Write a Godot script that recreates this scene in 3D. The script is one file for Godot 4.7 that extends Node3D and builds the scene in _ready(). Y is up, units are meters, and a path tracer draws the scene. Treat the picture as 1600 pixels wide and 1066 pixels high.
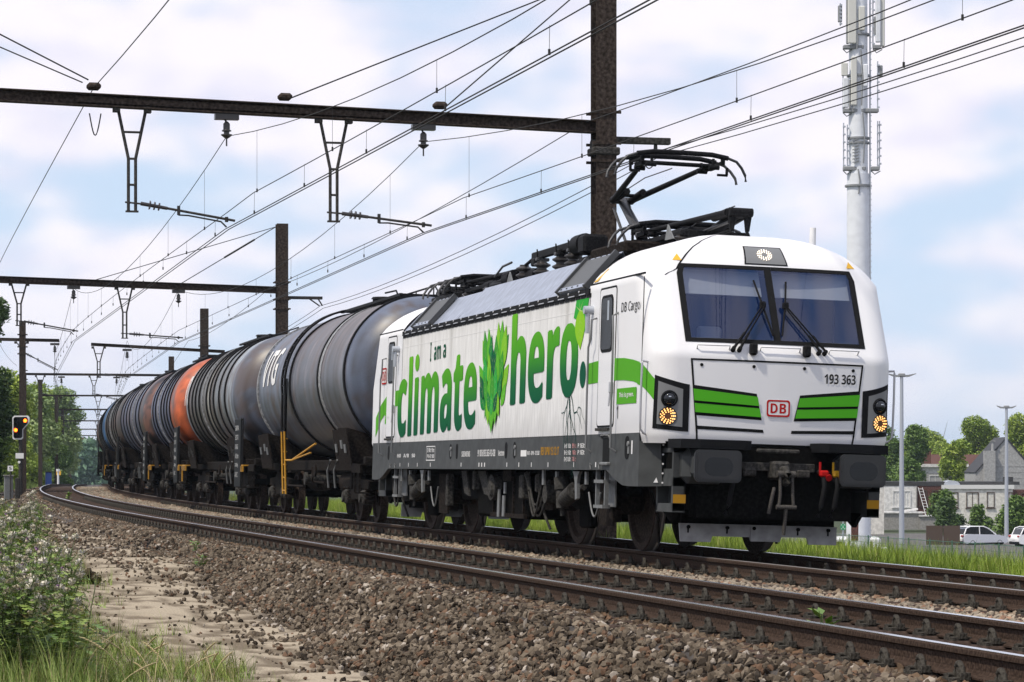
extends Node3D
# Electric freight locomotive with tank wagons on a curved double track. Units: metres, y up, x along the locomotive.

const EYE := Vector3(39.845, 1.084, 10.690)
const CAM_YAW := 0.2401
const BODY_CANT := 0.0309

var rng := RandomNumberGenerator.new()
var names := {}
var M := {}
var noise_a := FastNoiseLite.new()
var noise_b := FastNoiseLite.new()


# ---------------------------------------------------------------- mesh builder
class MB:
	var v := PackedVector3Array()
	var n := PackedVector3Array()
	var uv := PackedVector2Array()
	var c := PackedColorArray()
	var ix := PackedInt32Array()
	var col := Color(1, 1, 1)
	var marks: Array[Vector2i] = []

	func mark() -> void:
		marks.append(Vector2i(v.size(), ix.size()))

	func vert(p: Vector3, nn: Vector3, t := Vector2.ZERO) -> int:
		v.append(p)
		n.append(nn)
		uv.append(t)
		c.append(col)
		return v.size() - 1

	func tri(a: Vector3, b: Vector3, d: Vector3) -> void:
		var nn := (d - a).cross(b - a).normalized()
		var k := v.size()
		vert(a, nn)
		vert(b, nn)
		vert(d, nn)
		ix.append_array(PackedInt32Array([k, k + 1, k + 2]))

	# corners clockwise seen from the front
	func quad(a: Vector3, b: Vector3, d: Vector3, e: Vector3) -> void:
		var nn := (e - a).cross(b - a) + (d - b).cross(a - b) * 0.0
		if nn.length() < 1e-9:
			nn = (e - d).cross(b - d) * -1.0
		nn = nn.normalized()
		var k := v.size()
		vert(a, nn, Vector2(0, 0))
		vert(b, nn, Vector2(1, 0))
		vert(d, nn, Vector2(1, 1))
		vert(e, nn, Vector2(0, 1))
		ix.append_array(PackedInt32Array([k, k + 1, k + 2, k, k + 2, k + 3]))

	# quad whose normal looks away from a given inner point
	func oquad(a: Vector3, b: Vector3, d: Vector3, e: Vector3, inner: Vector3) -> void:
		var nn := (e - a).cross(b - a)
		if nn.dot((a + d) * 0.5 - inner) < 0.0:
			quad(a, e, d, b)
		else:
			quad(a, b, d, e)

	func box(p: Vector3, s: Vector3, b := Basis.IDENTITY) -> void:
		mark()
		var h := s * 0.5
		var q: Array[Vector3] = []
		for i in 8:
			q.append(p + b * Vector3(h.x if i & 1 else -h.x, h.y if i & 2 else -h.y, h.z if i & 4 else -h.z))
		for f in [[0, 1, 3, 2], [4, 5, 7, 6], [0, 1, 5, 4], [2, 3, 7, 6], [0, 2, 6, 4], [1, 3, 7, 5]]:
			oquad(q[f[0]], q[f[1]], q[f[2]], q[f[3]], p)

	# box with chamfered edges
	func cbox(p: Vector3, s: Vector3, k: float, b := Basis.IDENTITY) -> void:
		mark()
		var h := s * 0.5
		k = minf(k, minf(h.x, minf(h.y, h.z)) * 0.95)
		var at := func(sx: float, sy: float, sz: float, ax: int) -> Vector3:
			var q := Vector3(sx * h.x, sy * h.y, sz * h.z)
			for a in 3:
				if a != ax:
					q[a] -= signf(q[a]) * k
			return p + b * q
		for ax in 3:
			var u := (ax + 1) % 3
			var w := (ax + 2) % 3
			for s1: float in [-1.0, 1.0]:
				var q: Array[Vector3] = []
				for t in [[-1, -1], [1, -1], [1, 1], [-1, 1]]:
					var g := [0.0, 0.0, 0.0]
					g[ax] = s1
					g[u] = t[0]
					g[w] = t[1]
					q.append(at.call(g[0], g[1], g[2], ax))
				oquad(q[0], q[1], q[2], q[3], p)
		for ax in 3:
			var u := (ax + 1) % 3
			var w := (ax + 2) % 3
			for su: float in [-1.0, 1.0]:
				for sw: float in [-1.0, 1.0]:
					var q: Array[Vector3] = []
					for t in [[-1, u], [1, u], [1, w], [-1, w]]:
						var g := [0.0, 0.0, 0.0]
						g[ax] = t[0]
						g[u] = su
						g[w] = sw
						q.append(at.call(g[0], g[1], g[2], t[1]))
					oquad(q[0], q[1], q[2], q[3], p)
		for sx: float in [-1.0, 1.0]:
			for sy: float in [-1.0, 1.0]:
				for sz: float in [-1.0, 1.0]:
					var q0: Vector3 = at.call(sx, sy, sz, 0)
					var q1: Vector3 = at.call(sx, sy, sz, 1)
					var q2: Vector3 = at.call(sx, sy, sz, 2)
					if (q2 - q0).cross(q1 - q0).dot(q0 - p) < 0.0:
						tri(q0, q2, q1)
					else:
						tri(q0, q1, q2)

	func frame(d: Vector3) -> Basis:
		d = d.normalized()
		var a := Vector3.UP if absf(d.y) < 0.9 else Vector3.RIGHT
		var x := a.cross(d).normalized()
		return Basis(x, d.cross(x), d)

	func ring(p: Vector3, b: Basis, r: float, k: int, nz := 0.0, ov := 0.0) -> int:
		var first := v.size()
		for i in k + 1:
			var a := TAU * i / k
			var dd := b.x * cos(a) + b.y * sin(a)
			vert(p + dd * r, (dd + b.z * nz).normalized(), Vector2(float(i) / k, ov))
		return first

	func stitch(a: int, b: int, k: int) -> void:
		for i in k:
			ix.append_array(PackedInt32Array([a + i, a + i + 1, b + i + 1, a + i, b + i + 1, b + i]))

	func disc(p: Vector3, b: Basis, r: float, k: int, s: float) -> void:
		var m := vert(p, b.z * s)
		var f := v.size()
		for i in k + 1:
			var a := TAU * i / k
			vert(p + (b.x * cos(a) + b.y * sin(a)) * r, b.z * s)
		for i in k:
			ix.append_array(PackedInt32Array([m, f + i, f + i + 1]))

	func cyl(p: Vector3, q: Vector3, r: float, r2 := -1.0, k := 12, caps := true) -> void:
		mark()
		if r2 < 0.0:
			r2 = r
		var b := frame(q - p)
		var sl := (r - r2) / maxf((q - p).length(), 1e-6)
		stitch(ring(p, b, r, k, sl, 0.0), ring(q, b, r2, k, sl, 1.0), k)
		if caps:
			disc(p, b, r, k, -1.0)
			disc(q, b, r2, k, 1.0)

	func tube(pts: Array, r: float, k := 6) -> void:
		mark()
		var prev := -1
		for i in pts.size():
			var d: Vector3 = pts[mini(i + 1, pts.size() - 1)] - pts[maxi(i - 1, 0)]
			var b := frame(d)
			var cur := ring(pts[i], b, r, k)
			if prev >= 0:
				stitch(prev, cur, k)
			else:
				disc(pts[i], b, r, k, -1.0)
			prev = cur
			if i == pts.size() - 1:
				disc(pts[i], b, r, k, 1.0)

	# profile of [radius, height] turned about axis
	func lathe(p: Vector3, axis: Vector3, prof: Array, k := 20, smooth := false) -> void:
		mark()
		var b := frame(axis)
		if not smooth:
			for i in prof.size() - 1:
				var a: Array = prof[i]
				var d: Array = prof[i + 1]
				var dr: float = d[0] - a[0]
				var dh: float = d[1] - a[1]
				var l := maxf(sqrt(dr * dr + dh * dh), 1e-6)
				var f0 := v.size()
				for q: Array in [a, d]:
					for j in k + 1:
						var an := TAU * j / k
						var dd := b.x * cos(an) + b.y * sin(an)
						vert(p + b.z * q[1] + dd * q[0], (dd * (dh / l) - b.z * (dr / l)).normalized())
				stitch(f0, f0 + k + 1, k)
			return
		var last := -1
		for i in prof.size():
			var a: Array = prof[maxi(i - 1, 0)]
			var d: Array = prof[mini(i + 1, prof.size() - 1)]
			var dr: float = d[0] - a[0]
			var dh: float = d[1] - a[1]
			var l := maxf(sqrt(dr * dr + dh * dh), 1e-6)
			var f0 := v.size()
			for j in k + 1:
				var an := TAU * j / k
				var dd := b.x * cos(an) + b.y * sin(an)
				vert(p + b.z * prof[i][1] + dd * prof[i][0], (dd * (dh / l) - b.z * (dr / l)).normalized())
			if last >= 0:
				stitch(last, f0, k)
			last = f0

	# closed 2D outline (x right, y up in basis b) pushed along b.z by depth
	func prism(o: Vector3, b: Basis, poly: PackedVector2Array, depth: float, back := true) -> void:
		mark()
		var t := Geometry2D.triangulate_polygon(poly)
		for s in ([0, 1] if back else [1]):
			var f := v.size()
			for q in poly:
				vert(o + b.x * q.x + b.y * q.y + b.z * (depth * s), b.z * (1.0 if s else -1.0), q)
			for i in t:
				ix.append(f + i)
		if depth == 0.0:
			return
		var ctr := Vector2.ZERO
		var area := 0.0
		for i in poly.size():
			var q := poly[i]
			var w := poly[(i + 1) % poly.size()]
			area += q.cross(w)
		for i in poly.size():
			var q := poly[i]
			var w := poly[(i + 1) % poly.size()]
			var p0 := o + b.x * q.x + b.y * q.y
			var p1 := o + b.x * w.x + b.y * w.y
			var e := (w - q).normalized()
			var on := (b.x * e.y - b.y * e.x) * signf(area)
			var f := v.size()
			vert(p0, on)
			vert(p1, on)
			vert(p1 + b.z * depth, on)
			vert(p0 + b.z * depth, on)
			ix.append_array(PackedInt32Array([f, f + 1, f + 2, f, f + 2, f + 3]))

	# grid[row][col] of points, smooth; holes(i, j) true leaves that cell out
	func sheet(g: Array, flip := 1.0, hole := {}) -> void:
		mark()
		var R := g.size()
		var C: int = g[0].size()
		var f := v.size()
		for i in R:
			for j in C:
				var du: Vector3 = g[i][mini(j + 1, C - 1)] - g[i][maxi(j - 1, 0)]
				var dv: Vector3 = g[mini(i + 1, R - 1)][j] - g[maxi(i - 1, 0)][j]
				var nn := du.cross(dv)
				nn = nn.normalized() * flip if nn.length() > 1e-12 else Vector3.UP
				vert(g[i][j], nn, Vector2(float(j) / (C - 1), float(i) / (R - 1)))
		for i in R - 1:
			for j in C - 1:
				if hole.has(Vector2i(i, j)):
					continue
				var a := f + i * C + j
				ix.append_array(PackedInt32Array([a, a + 1, a + C + 1, a, a + C + 1, a + C]))

	# a closed profile (x = sideways, y = up) carried along a path, hard edges
	func sweep(path: Array, prof: PackedVector2Array, closed := true) -> void:
		mark()
		var fr := []
		for i in path.size():
			var d: Vector3 = path[mini(i + 1, path.size() - 1)] - path[maxi(i - 1, 0)]
			d = d.normalized()
			var side := d.cross(Vector3.UP).normalized()
			fr.append([side, side.cross(d)])
		var area := 0.0
		for i in prof.size():
			area += prof[i].cross(prof[(i + 1) % prof.size()])
		for j in (prof.size() if closed else prof.size() - 1):
			var q := prof[j]
			var w := prof[(j + 1) % prof.size()]
			var e := (w - q).normalized() * signf(area)
			var f := v.size()
			for i in path.size():
				var s: Vector3 = fr[i][0]
				var u: Vector3 = fr[i][1]
				var nn := s * e.y - u * e.x
				vert(path[i] + s * q.x + u * q.y, nn)
				vert(path[i] + s * w.x + u * w.y, nn)
			for i in path.size() - 1:
				var a := f + i * 2
				ix.append_array(PackedInt32Array([a, a + 1, a + 3, a, a + 3, a + 2]))

	func add(o: MB, t := Transform3D.IDENTITY) -> void:
		var f := v.size()
		for i in o.v.size():
			v.append(t * o.v[i])
			n.append((t.basis * o.n[i]).normalized())
		uv.append_array(o.uv)
		c.append_array(o.c)
		for i in o.ix:
			ix.append(f + i)

	# groups of primitives that lie apart from each other
	func pieces() -> Array:
		var k := marks.size()
		if k < 2 or k > 400:
			return [self]
		var bx: Array[AABB] = []
		for i in k:
			var e := marks[i + 1].x if i + 1 < k else v.size()
			var bb := AABB(v[marks[i].x], Vector3.ZERO) if marks[i].x < e else AABB()
			for j in range(marks[i].x, e):
				bb = bb.expand(v[j])
			bx.append(bb)
		var g := PackedInt32Array(range(k))
		for i in k:
			for j in i:
				if g[i] == g[j]:
					continue
				var lim := maxf(0.02, 0.5 * maxf(bx[i].get_longest_axis_size(), bx[j].get_longest_axis_size()))
				var gap := Vector3.ZERO
				for a in 3:
					gap[a] = maxf(0.0, maxf(bx[i].position[a] - bx[j].end[a], bx[j].position[a] - bx[i].end[a]))
				if gap.length() <= lim:
					var old := g[i]
					var new := g[j]
					for q in k:
						if g[q] == old:
							g[q] = new
		var ids := {}
		for i in k:
			if not ids.has(g[i]):
				ids[g[i]] = []
			ids[g[i]].append(i)
		if ids.size() == 1:
			return [self]
		var out := []
		for id in ids:
			var b := MB.new()
			for i in ids[id]:
				var e := marks[i + 1] if i + 1 < k else Vector2i(v.size(), ix.size())
				var off := b.v.size() - marks[i].x
				b.v.append_array(v.slice(marks[i].x, e.x))
				b.n.append_array(n.slice(marks[i].x, e.x))
				b.uv.append_array(uv.slice(marks[i].x, e.x))
				b.c.append_array(c.slice(marks[i].x, e.x))
				for j in range(marks[i].y, e.y):
					b.ix.append(ix[j] + off)
			out.append(b)
		return out

	func mesh(mat: Material) -> ArrayMesh:
		# front faces run clockwise as seen from where the normals point
		for i in range(0, ix.size(), 3):
			var p0 := v[ix[i]]
			if (v[ix[i + 2]] - p0).cross(v[ix[i + 1]] - p0).dot(n[ix[i]] + n[ix[i + 1]] + n[ix[i + 2]]) < 0.0:
				var q := ix[i + 1]
				ix[i + 1] = ix[i + 2]
				ix[i + 2] = q
		var a := []
		a.resize(Mesh.ARRAY_MAX)
		a[Mesh.ARRAY_VERTEX] = v
		a[Mesh.ARRAY_NORMAL] = n
		a[Mesh.ARRAY_TEX_UV] = uv
		a[Mesh.ARRAY_COLOR] = c
		a[Mesh.ARRAY_INDEX] = ix
		var m := ArrayMesh.new()
		m.add_surface_from_arrays(Mesh.PRIMITIVE_TRIANGLES, a)
		m.surface_set_material(0, mat)
		return m


# ---------------------------------------------------------------- nodes
func numbered(called: String) -> String:
	var k: int = names.get(called, 0)
	names[called] = k + 1
	return called if k == 0 else "%s_%03d" % [called, k]


func put(called: String, m: Mesh, parent: Node, t := Transform3D.IDENTITY) -> MeshInstance3D:
	var o := MeshInstance3D.new()
	o.mesh = m
	o.transform = t
	if parent == self:
		o.name = numbered(called)
	else:
		var key := "%d/%s" % [parent.get_instance_id(), called]
		var k: int = names.get(key, 0)
		names[key] = k + 1
		o.name = called if k == 0 else "%s_%03d" % [called, k]
	parent.add_child(o, true)
	return o


func part(called: String, b: MB, mat: Material, parent: Node, whole := false) -> MeshInstance3D:
	var first: MeshInstance3D
	for q in ([b] if whole or parent == self else b.pieces()):
		var o := put(called, q.mesh(mat), parent)
		if first == null:
			first = o
	return first


# many tiny fittings kept as one part
func fittings(called: String, b: MB, mat: Material, parent: Node) -> MeshInstance3D:
	var o := part(called, b, mat, parent, true)
	stuff(o)
	return o


func thing(called: String, label: String, category: String, at := Vector3.ZERO, group := "") -> Node3D:
	var o := Node3D.new()
	o.name = numbered(called)
	add_child(o, true)
	o.position = at
	tag(o, label, category, group)
	return o


func tag(o: Node, label: String, category: String, group := "") -> void:
	o.set_meta("label", label)
	o.set_meta("category", category)
	if group:
		o.set_meta("group", group)


func structure(o: Node) -> Node:
	o.set_meta("kind", "structure")
	return o


func stuff(o: Node) -> Node:
	o.set_meta("kind", "stuff")
	return o


func copy(o: Node3D, at: Vector3, turn: float, label: String, group := "") -> Node3D:
	var c: Node3D = o.duplicate()
	var base := String(o.name)
	var r := RegEx.create_from_string("_\\d{3}$")
	c.name = numbered(r.sub(base, ""))
	add_child(c, true)
	c.position = at
	c.rotation.y = turn
	c.set_meta("label", label)
	if group:
		c.set_meta("group", group)
	return c


func scatter(called: String, m: Mesh, tf: Array, cols: Array, parent: Node = self) -> MultiMeshInstance3D:
	var mm := MultiMesh.new()
	mm.transform_format = MultiMesh.TRANSFORM_3D
	mm.use_colors = cols.size() > 0
	mm.mesh = m
	mm.instance_count = tf.size()
	var buf := PackedFloat32Array()
	var st := 16 if cols.size() else 12
	buf.resize(tf.size() * st)
	for i in tf.size():
		var t: Transform3D = tf[i]
		var k := i * st
		buf[k] = t.basis.x.x
		buf[k + 1] = t.basis.y.x
		buf[k + 2] = t.basis.z.x
		buf[k + 3] = t.origin.x
		buf[k + 4] = t.basis.x.y
		buf[k + 5] = t.basis.y.y
		buf[k + 6] = t.basis.z.y
		buf[k + 7] = t.origin.y
		buf[k + 8] = t.basis.x.z
		buf[k + 9] = t.basis.y.z
		buf[k + 10] = t.basis.z.z
		buf[k + 11] = t.origin.z
		if cols.size():
			var q: Color = cols[i]
			buf[k + 12] = q.r
			buf[k + 13] = q.g
			buf[k + 14] = q.b
			buf[k + 15] = 1.0
	mm.buffer = buf
	var o := MultiMeshInstance3D.new()
	o.multimesh = mm
	if parent == self:
		o.name = numbered(called)
	else:
		o.name = called
	parent.add_child(o, true)
	stuff(o)
	return o


# ---------------------------------------------------------------- materials
func lin(r: float, g: float, b: float, a := 1.0) -> Color:
	var c := Color(r, g, b).linear_to_srgb()
	c.a = a
	return c


func noise_tex(freq: float, lo: float, hi: float, sd: int, type := FastNoiseLite.TYPE_SIMPLEX_SMOOTH, oct := 5, size := 512) -> NoiseTexture2D:
	var n := FastNoiseLite.new()
	n.seed = sd
	n.noise_type = type
	n.frequency = freq
	n.fractal_octaves = oct
	var t := NoiseTexture2D.new()
	t.width = size
	t.height = size
	t.seamless = true
	t.noise = n
	var g := Gradient.new()
	g.set_color(0, Color(lo, lo, lo))
	g.set_color(1, Color(hi, hi, hi))
	t.color_ramp = g
	return t


func mat(key: String, color: Color, rough := 0.6, metal := 0.0, tex: Texture2D = null, scale := 1.0, bump: Texture2D = null, bump_cm := 0.3) -> StandardMaterial3D:
	var m := StandardMaterial3D.new()
	m.resource_name = key
	m.albedo_color = color
	m.roughness = rough
	m.metallic = metal
	if tex or bump:
		m.uv1_triplanar = true
		m.uv1_scale = Vector3.ONE * scale
	if tex:
		m.albedo_texture = tex
	if bump:
		m.heightmap_enabled = true
		m.heightmap_texture = bump
		m.heightmap_scale = bump_cm
	M[key] = m
	return m


func vmat(key: String, rough := 0.7, metal := 0.0, tex: Texture2D = null, scale := 1.0) -> StandardMaterial3D:
	var m := mat(key, Color.WHITE, rough, metal, tex, scale)
	m.vertex_color_use_as_albedo = true
	return m


func make_materials() -> void:
	var grime := noise_tex(0.012, 0.80, 1.0, 11)
	var dirt := noise_tex(0.02, 0.45, 1.0, 12)
	var rust := noise_tex(0.03, 0.5, 1.1, 13)
	var fine := noise_tex(0.12, 0.7, 1.0, 14, FastNoiseLite.TYPE_SIMPLEX_SMOOTH, 3)
	var lump := noise_tex(0.05, 0.0, 1.0, 15)
	M.tex_dirt = dirt
	M.tex_fine = fine
	M.tex_grime = grime
	M.tex_lump = lump
	var faint := noise_tex(0.11, 0.90, 1.0, 16, FastNoiseLite.TYPE_SIMPLEX_SMOOTH, 2, 1024)
	var speck: Gradient = faint.color_ramp
	speck.offsets = PackedFloat32Array([0.0, 0.10, 0.17, 0.6, 1.0])
	speck.colors = PackedColorArray([Color(0.45, 0.43, 0.40), Color(0.70, 0.69, 0.66), Color(0.96, 0.96, 0.96), Color(0.98, 0.98, 0.98), Color(1, 1, 1)])
	var streak := noise_tex(0.010, 0.88, 1.0, 18, FastNoiseLite.TYPE_SIMPLEX_SMOOTH, 5, 1024)
	var w := mat("white_paint", lin(0.80, 0.80, 0.82), 0.42, 0.0, faint, 0.9)
	var ws := mat("side_film", lin(0.82, 0.82, 0.82), 0.38, 0.0, streak, 0.5)
	ws.uv1_scale = Vector3(1.2, 0.16, 1.2)
	mat("skirt_grey", lin(0.072, 0.076, 0.077), 0.5, 0.0, grime, 0.6)
	mat("frame_dark", lin(0.013, 0.0125, 0.012), 0.85, 0.0, dirt, 1.5)
	mat("frame_brown", lin(0.042, 0.034, 0.03), 0.8, 0.0, dirt, 1.5)
	mat("under_grey", lin(0.10, 0.096, 0.09), 0.7, 0.0, dirt, 1.7)
	w.vertex_color_use_as_albedo = true
	ws.vertex_color_use_as_albedo = true
	mat("coupling", lin(0.14, 0.13, 0.12), 0.7, 0.0, dirt, 6.0)
	mat("plough", lin(0.46, 0.46, 0.47), 0.6, 0.0, grime, 0.8)
	mat("step_grey", lin(0.19, 0.197, 0.2), 0.55, 0.0, grime, 2.0)
	mat("black_gap", lin(0.008, 0.008, 0.008), 0.7)
	mat("black_rubber", lin(0.014, 0.014, 0.015), 0.55)
	mat("panto_black", lin(0.03, 0.03, 0.033), 0.5, 0.0, dirt, 3.0)
	mat("panto_steel", lin(0.12, 0.12, 0.125), 0.45, 0.4, dirt, 3.0)
	mat("insulator", lin(0.04, 0.036, 0.035), 0.3)
	mat("roof_silver", lin(0.46, 0.51, 0.62), 0.4, 0.4, noise_tex(0.02, 0.75, 1.0, 17), 0.5)
	mat("vent_grey", lin(0.10, 0.105, 0.11), 0.6, 0.2)
	mat("vent_frame", lin(0.045, 0.047, 0.05), 0.5)
	mat("green", lin(0.09, 0.36, 0.025), 0.4)
	mat("green_front", lin(0.075, 0.38, 0.02), 0.4)
	mat("red", lin(0.42, 0.012, 0.012), 0.4)
	mat("print_black", lin(0.015, 0.015, 0.015), 0.5)
	mat("print_white", lin(0.7, 0.7, 0.7), 0.5)
	mat("print_pink", lin(0.5, 0.25, 0.25), 0.5)
	mat("print_orange", lin(0.42, 0.22, 0.02), 0.5)
	mat("print_dark_green", lin(0.006, 0.085, 0.045), 0.4)
	mat("root_green", lin(0.006, 0.05, 0.04), 0.45)
	mat("warn_yellow", lin(0.75, 0.42, 0.02), 0.5)
	mat("steel_bar", lin(0.5, 0.5, 0.52), 0.35, 0.5)
	mat("chrome", lin(0.65, 0.66, 0.68), 0.15, 0.9)
	mat("lamp_body", lin(0.17, 0.175, 0.18), 0.4)
	mat("lamp_rim", lin(0.012, 0.0125, 0.014), 0.5).metallic_specular = 0.25
	mat("rail_side", lin(0.085, 0.058, 0.045), 0.85, 0.0, rust, 2.0)
	var rt := mat("rail_top", lin(0.62, 0.62, 0.66), 0.22, 0.9)
	mat("rail_top_dull", lin(0.22, 0.2, 0.185), 0.5, 0.3)
	mat("clip", lin(0.115, 0.105, 0.09), 0.8, 0.0, dirt, 4.0)
	mat("sleeper", lin(0.12, 0.085, 0.07), 0.9, 0.0, dirt, 1.5, lump, 0.5)
	mat("mast", lin(0.085, 0.066, 0.056), 0.8, 0.0, rust, 0.7)
	mat("mast_grey", lin(0.09, 0.085, 0.08), 0.75, 0.0, rust, 1.0)
	mat("wire", lin(0.045, 0.045, 0.045), 0.6)
	mat("wheel", lin(0.095, 0.07, 0.058), 0.7, 0.2, dirt, 2.0)
	mat("tread", lin(0.3, 0.28, 0.27), 0.35, 0.7)
	mat("yellow", lin(0.6, 0.30, 0.015), 0.55, 0.0, grime, 3.0)
	mat("board", lin(0.02, 0.021, 0.022), 0.5, 0.0, grime, 2.0)
	mat("board_print", lin(0.45, 0.45, 0.44), 0.6)
	vmat("tank", 0.42, 0.0, fine, 0.8)
	mat("tank_rib", lin(0.022, 0.022, 0.024), 0.5, 0.0, grime, 1.0)
	mat("rib_light", lin(0.58, 0.59, 0.60), 0.45, 0.2, dirt, 1.0)
	mat("wagon_frame", lin(0.035, 0.03, 0.027), 0.8, 0.0, dirt, 1.5)
	vmat("stone", 0.85)
	vmat("soil", 0.95, 0.0, fine, 0.5)
	vmat("leaf", 0.6)
	M.leaf.backlight_enabled = true
	M.leaf.backlight = Color(0.45, 0.5, 0.25)
	vmat("plain", 0.6)
	vmat("print", 0.45)
	mat("tower", lin(0.80, 0.83, 0.88), 0.45, 0.0, noise_tex(0.01, 0.92, 1.0, 19), 0.3)
	mat("tower_grey", lin(0.25, 0.26, 0.27), 0.6)
	mat("antenna", lin(0.62, 0.62, 0.58), 0.5)
	mat("galv", lin(0.42, 0.45, 0.50), 0.45, 0.3)
	mat("render_white", lin(0.82, 0.81, 0.79), 0.85, 0.0, grime, 0.35)
	mat("render_pale", lin(0.78, 0.76, 0.70), 0.85, 0.0, grime, 0.35)
	mat("render_grey", lin(0.42, 0.42, 0.42), 0.9, 0.0, grime, 0.5)
	mat("brick_red", lin(0.19, 0.075, 0.055), 0.9, 0.0, dirt, 0.8)
	mat("roof_black", lin(0.05, 0.05, 0.052), 0.85, 0.0, grime, 0.5)
	mat("roof_tile", lin(0.035, 0.035, 0.04), 0.7)
	mat("window_dark", lin(0.025, 0.03, 0.036), 0.15)
	mat("window_white", lin(0.65, 0.65, 0.64), 0.5)
	mat("window_brown", lin(0.07, 0.045, 0.03), 0.6)
	mat("bark", lin(0.07, 0.052, 0.038), 0.95, 0.0, dirt, 1.0)
	mat("fence_green", lin(0.05, 0.13, 0.09), 0.6)
	mat("sign_green", lin(0.0, 0.28, 0.10), 0.5)
	mat("sign_white", lin(0.72, 0.72, 0.72), 0.5)
	mat("car_white", lin(0.82, 0.83, 0.85), 0.25)
	mat("car_glass", lin(0.012, 0.014, 0.018), 0.06)
	mat("tail_red", lin(0.35, 0.015, 0.015), 0.3)
	mat("blue_box", lin(0.015, 0.05, 0.22), 0.5)
	mat("concrete", lin(0.32, 0.31, 0.29), 0.9, 0.0, grime, 0.6)
	var g := mat("pane", Color(0.12, 0.22, 0.44, 0.32), 0.03)
	g.transparency = BaseMaterial3D.TRANSPARENCY_ALPHA
	g.metallic_specular = 0.85
	var l := mat("lamp_glass", Color(0.8, 0.85, 0.9, 0.12), 0.03)
	l.transparency = BaseMaterial3D.TRANSPARENCY_ALPHA
	mat("door_glass", lin(0.008, 0.008, 0.007), 0.25).metallic_specular = 0.2
	mat("lamp_bed", lin(0.10, 0.035, 0.008), 0.5)
	mat("cab_dark", lin(0.022, 0.034, 0.062), 0.8)
	mat("cab_blind", lin(0.34, 0.38, 0.44), 0.8)
	mat("buffer_face", lin(0.020, 0.021, 0.023), 0.45)
	mat("buffer_grease", lin(0.008, 0.009, 0.012), 0.22)
	mat("cab_desk", lin(0.17, 0.20, 0.25), 0.7)
	var e := mat("led_amber", lin(1.0, 0.6, 0.25), 0.4)
	e.emission_enabled = true
	e.emission = lin(1.0, 0.50, 0.14)
	e.emission_energy_multiplier = 1.9
	var e2 := mat("led_white", lin(1.0, 0.9, 0.8), 0.4)
	e2.emission_enabled = true
	e2.emission = lin(1.0, 0.86, 0.68)
	e2.emission_energy_multiplier = 1.5
	var e3 := mat("signal_glow", lin(1.0, 0.25, 0.02), 0.4)
	e3.emission_enabled = true
	e3.emission = lin(1.0, 0.16, 0.015)
	e3.emission_energy_multiplier = 3.0
	for k in ["green", "green_front", "red", "print_black", "print_white", "print_pink", "print_orange", "print_dark_green", "root_green", "print", "side_film", "skirt_grey", "black_gap"]:
		M[k].metallic_specular = 0.22
	for k in ["green", "green_front", "red", "print_black", "print_white", "print_pink", "print_orange", "print_dark_green", "root_green", "print", "side_film"]:
		M[k].roughness = 0.85
	for k in ["frame_dark", "frame_brown", "black_rubber", "wagon_frame", "panto_black", "mast", "mast_grey", "rail_side", "under_grey", "wheel", "clip", "sleeper", "wire", "board", "tank_rib", "stone", "soil", "gutter", "coupling", "plough", "bark", "lamp_rim", "cab_dark"]:
		if M.has(k):
			M[k].metallic_specular = 0.12
	var gr := Gradient.new()
	gr.set_color(0, lin(0.13, 0.43, 0.02))
	gr.set_color(1, lin(0.004, 0.085, 0.04))
	gr.add_point(0.45, lin(0.06, 0.30, 0.02))
	gr.add_point(0.75, lin(0.012, 0.13, 0.045))
	var gt := GradientTexture2D.new()
	gt.gradient = gr
	gt.fill_from = Vector2(0, 0)
	gt.fill_to = Vector2(0, 1)
	gt.width = 8
	gt.height = 256
	var gm := mat("letter_green", Color.WHITE, 0.4)
	gm.albedo_texture = gt
	gm.metallic_specular = 0.2
	gm.roughness = 0.85
	gm.texture_repeat = false


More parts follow.
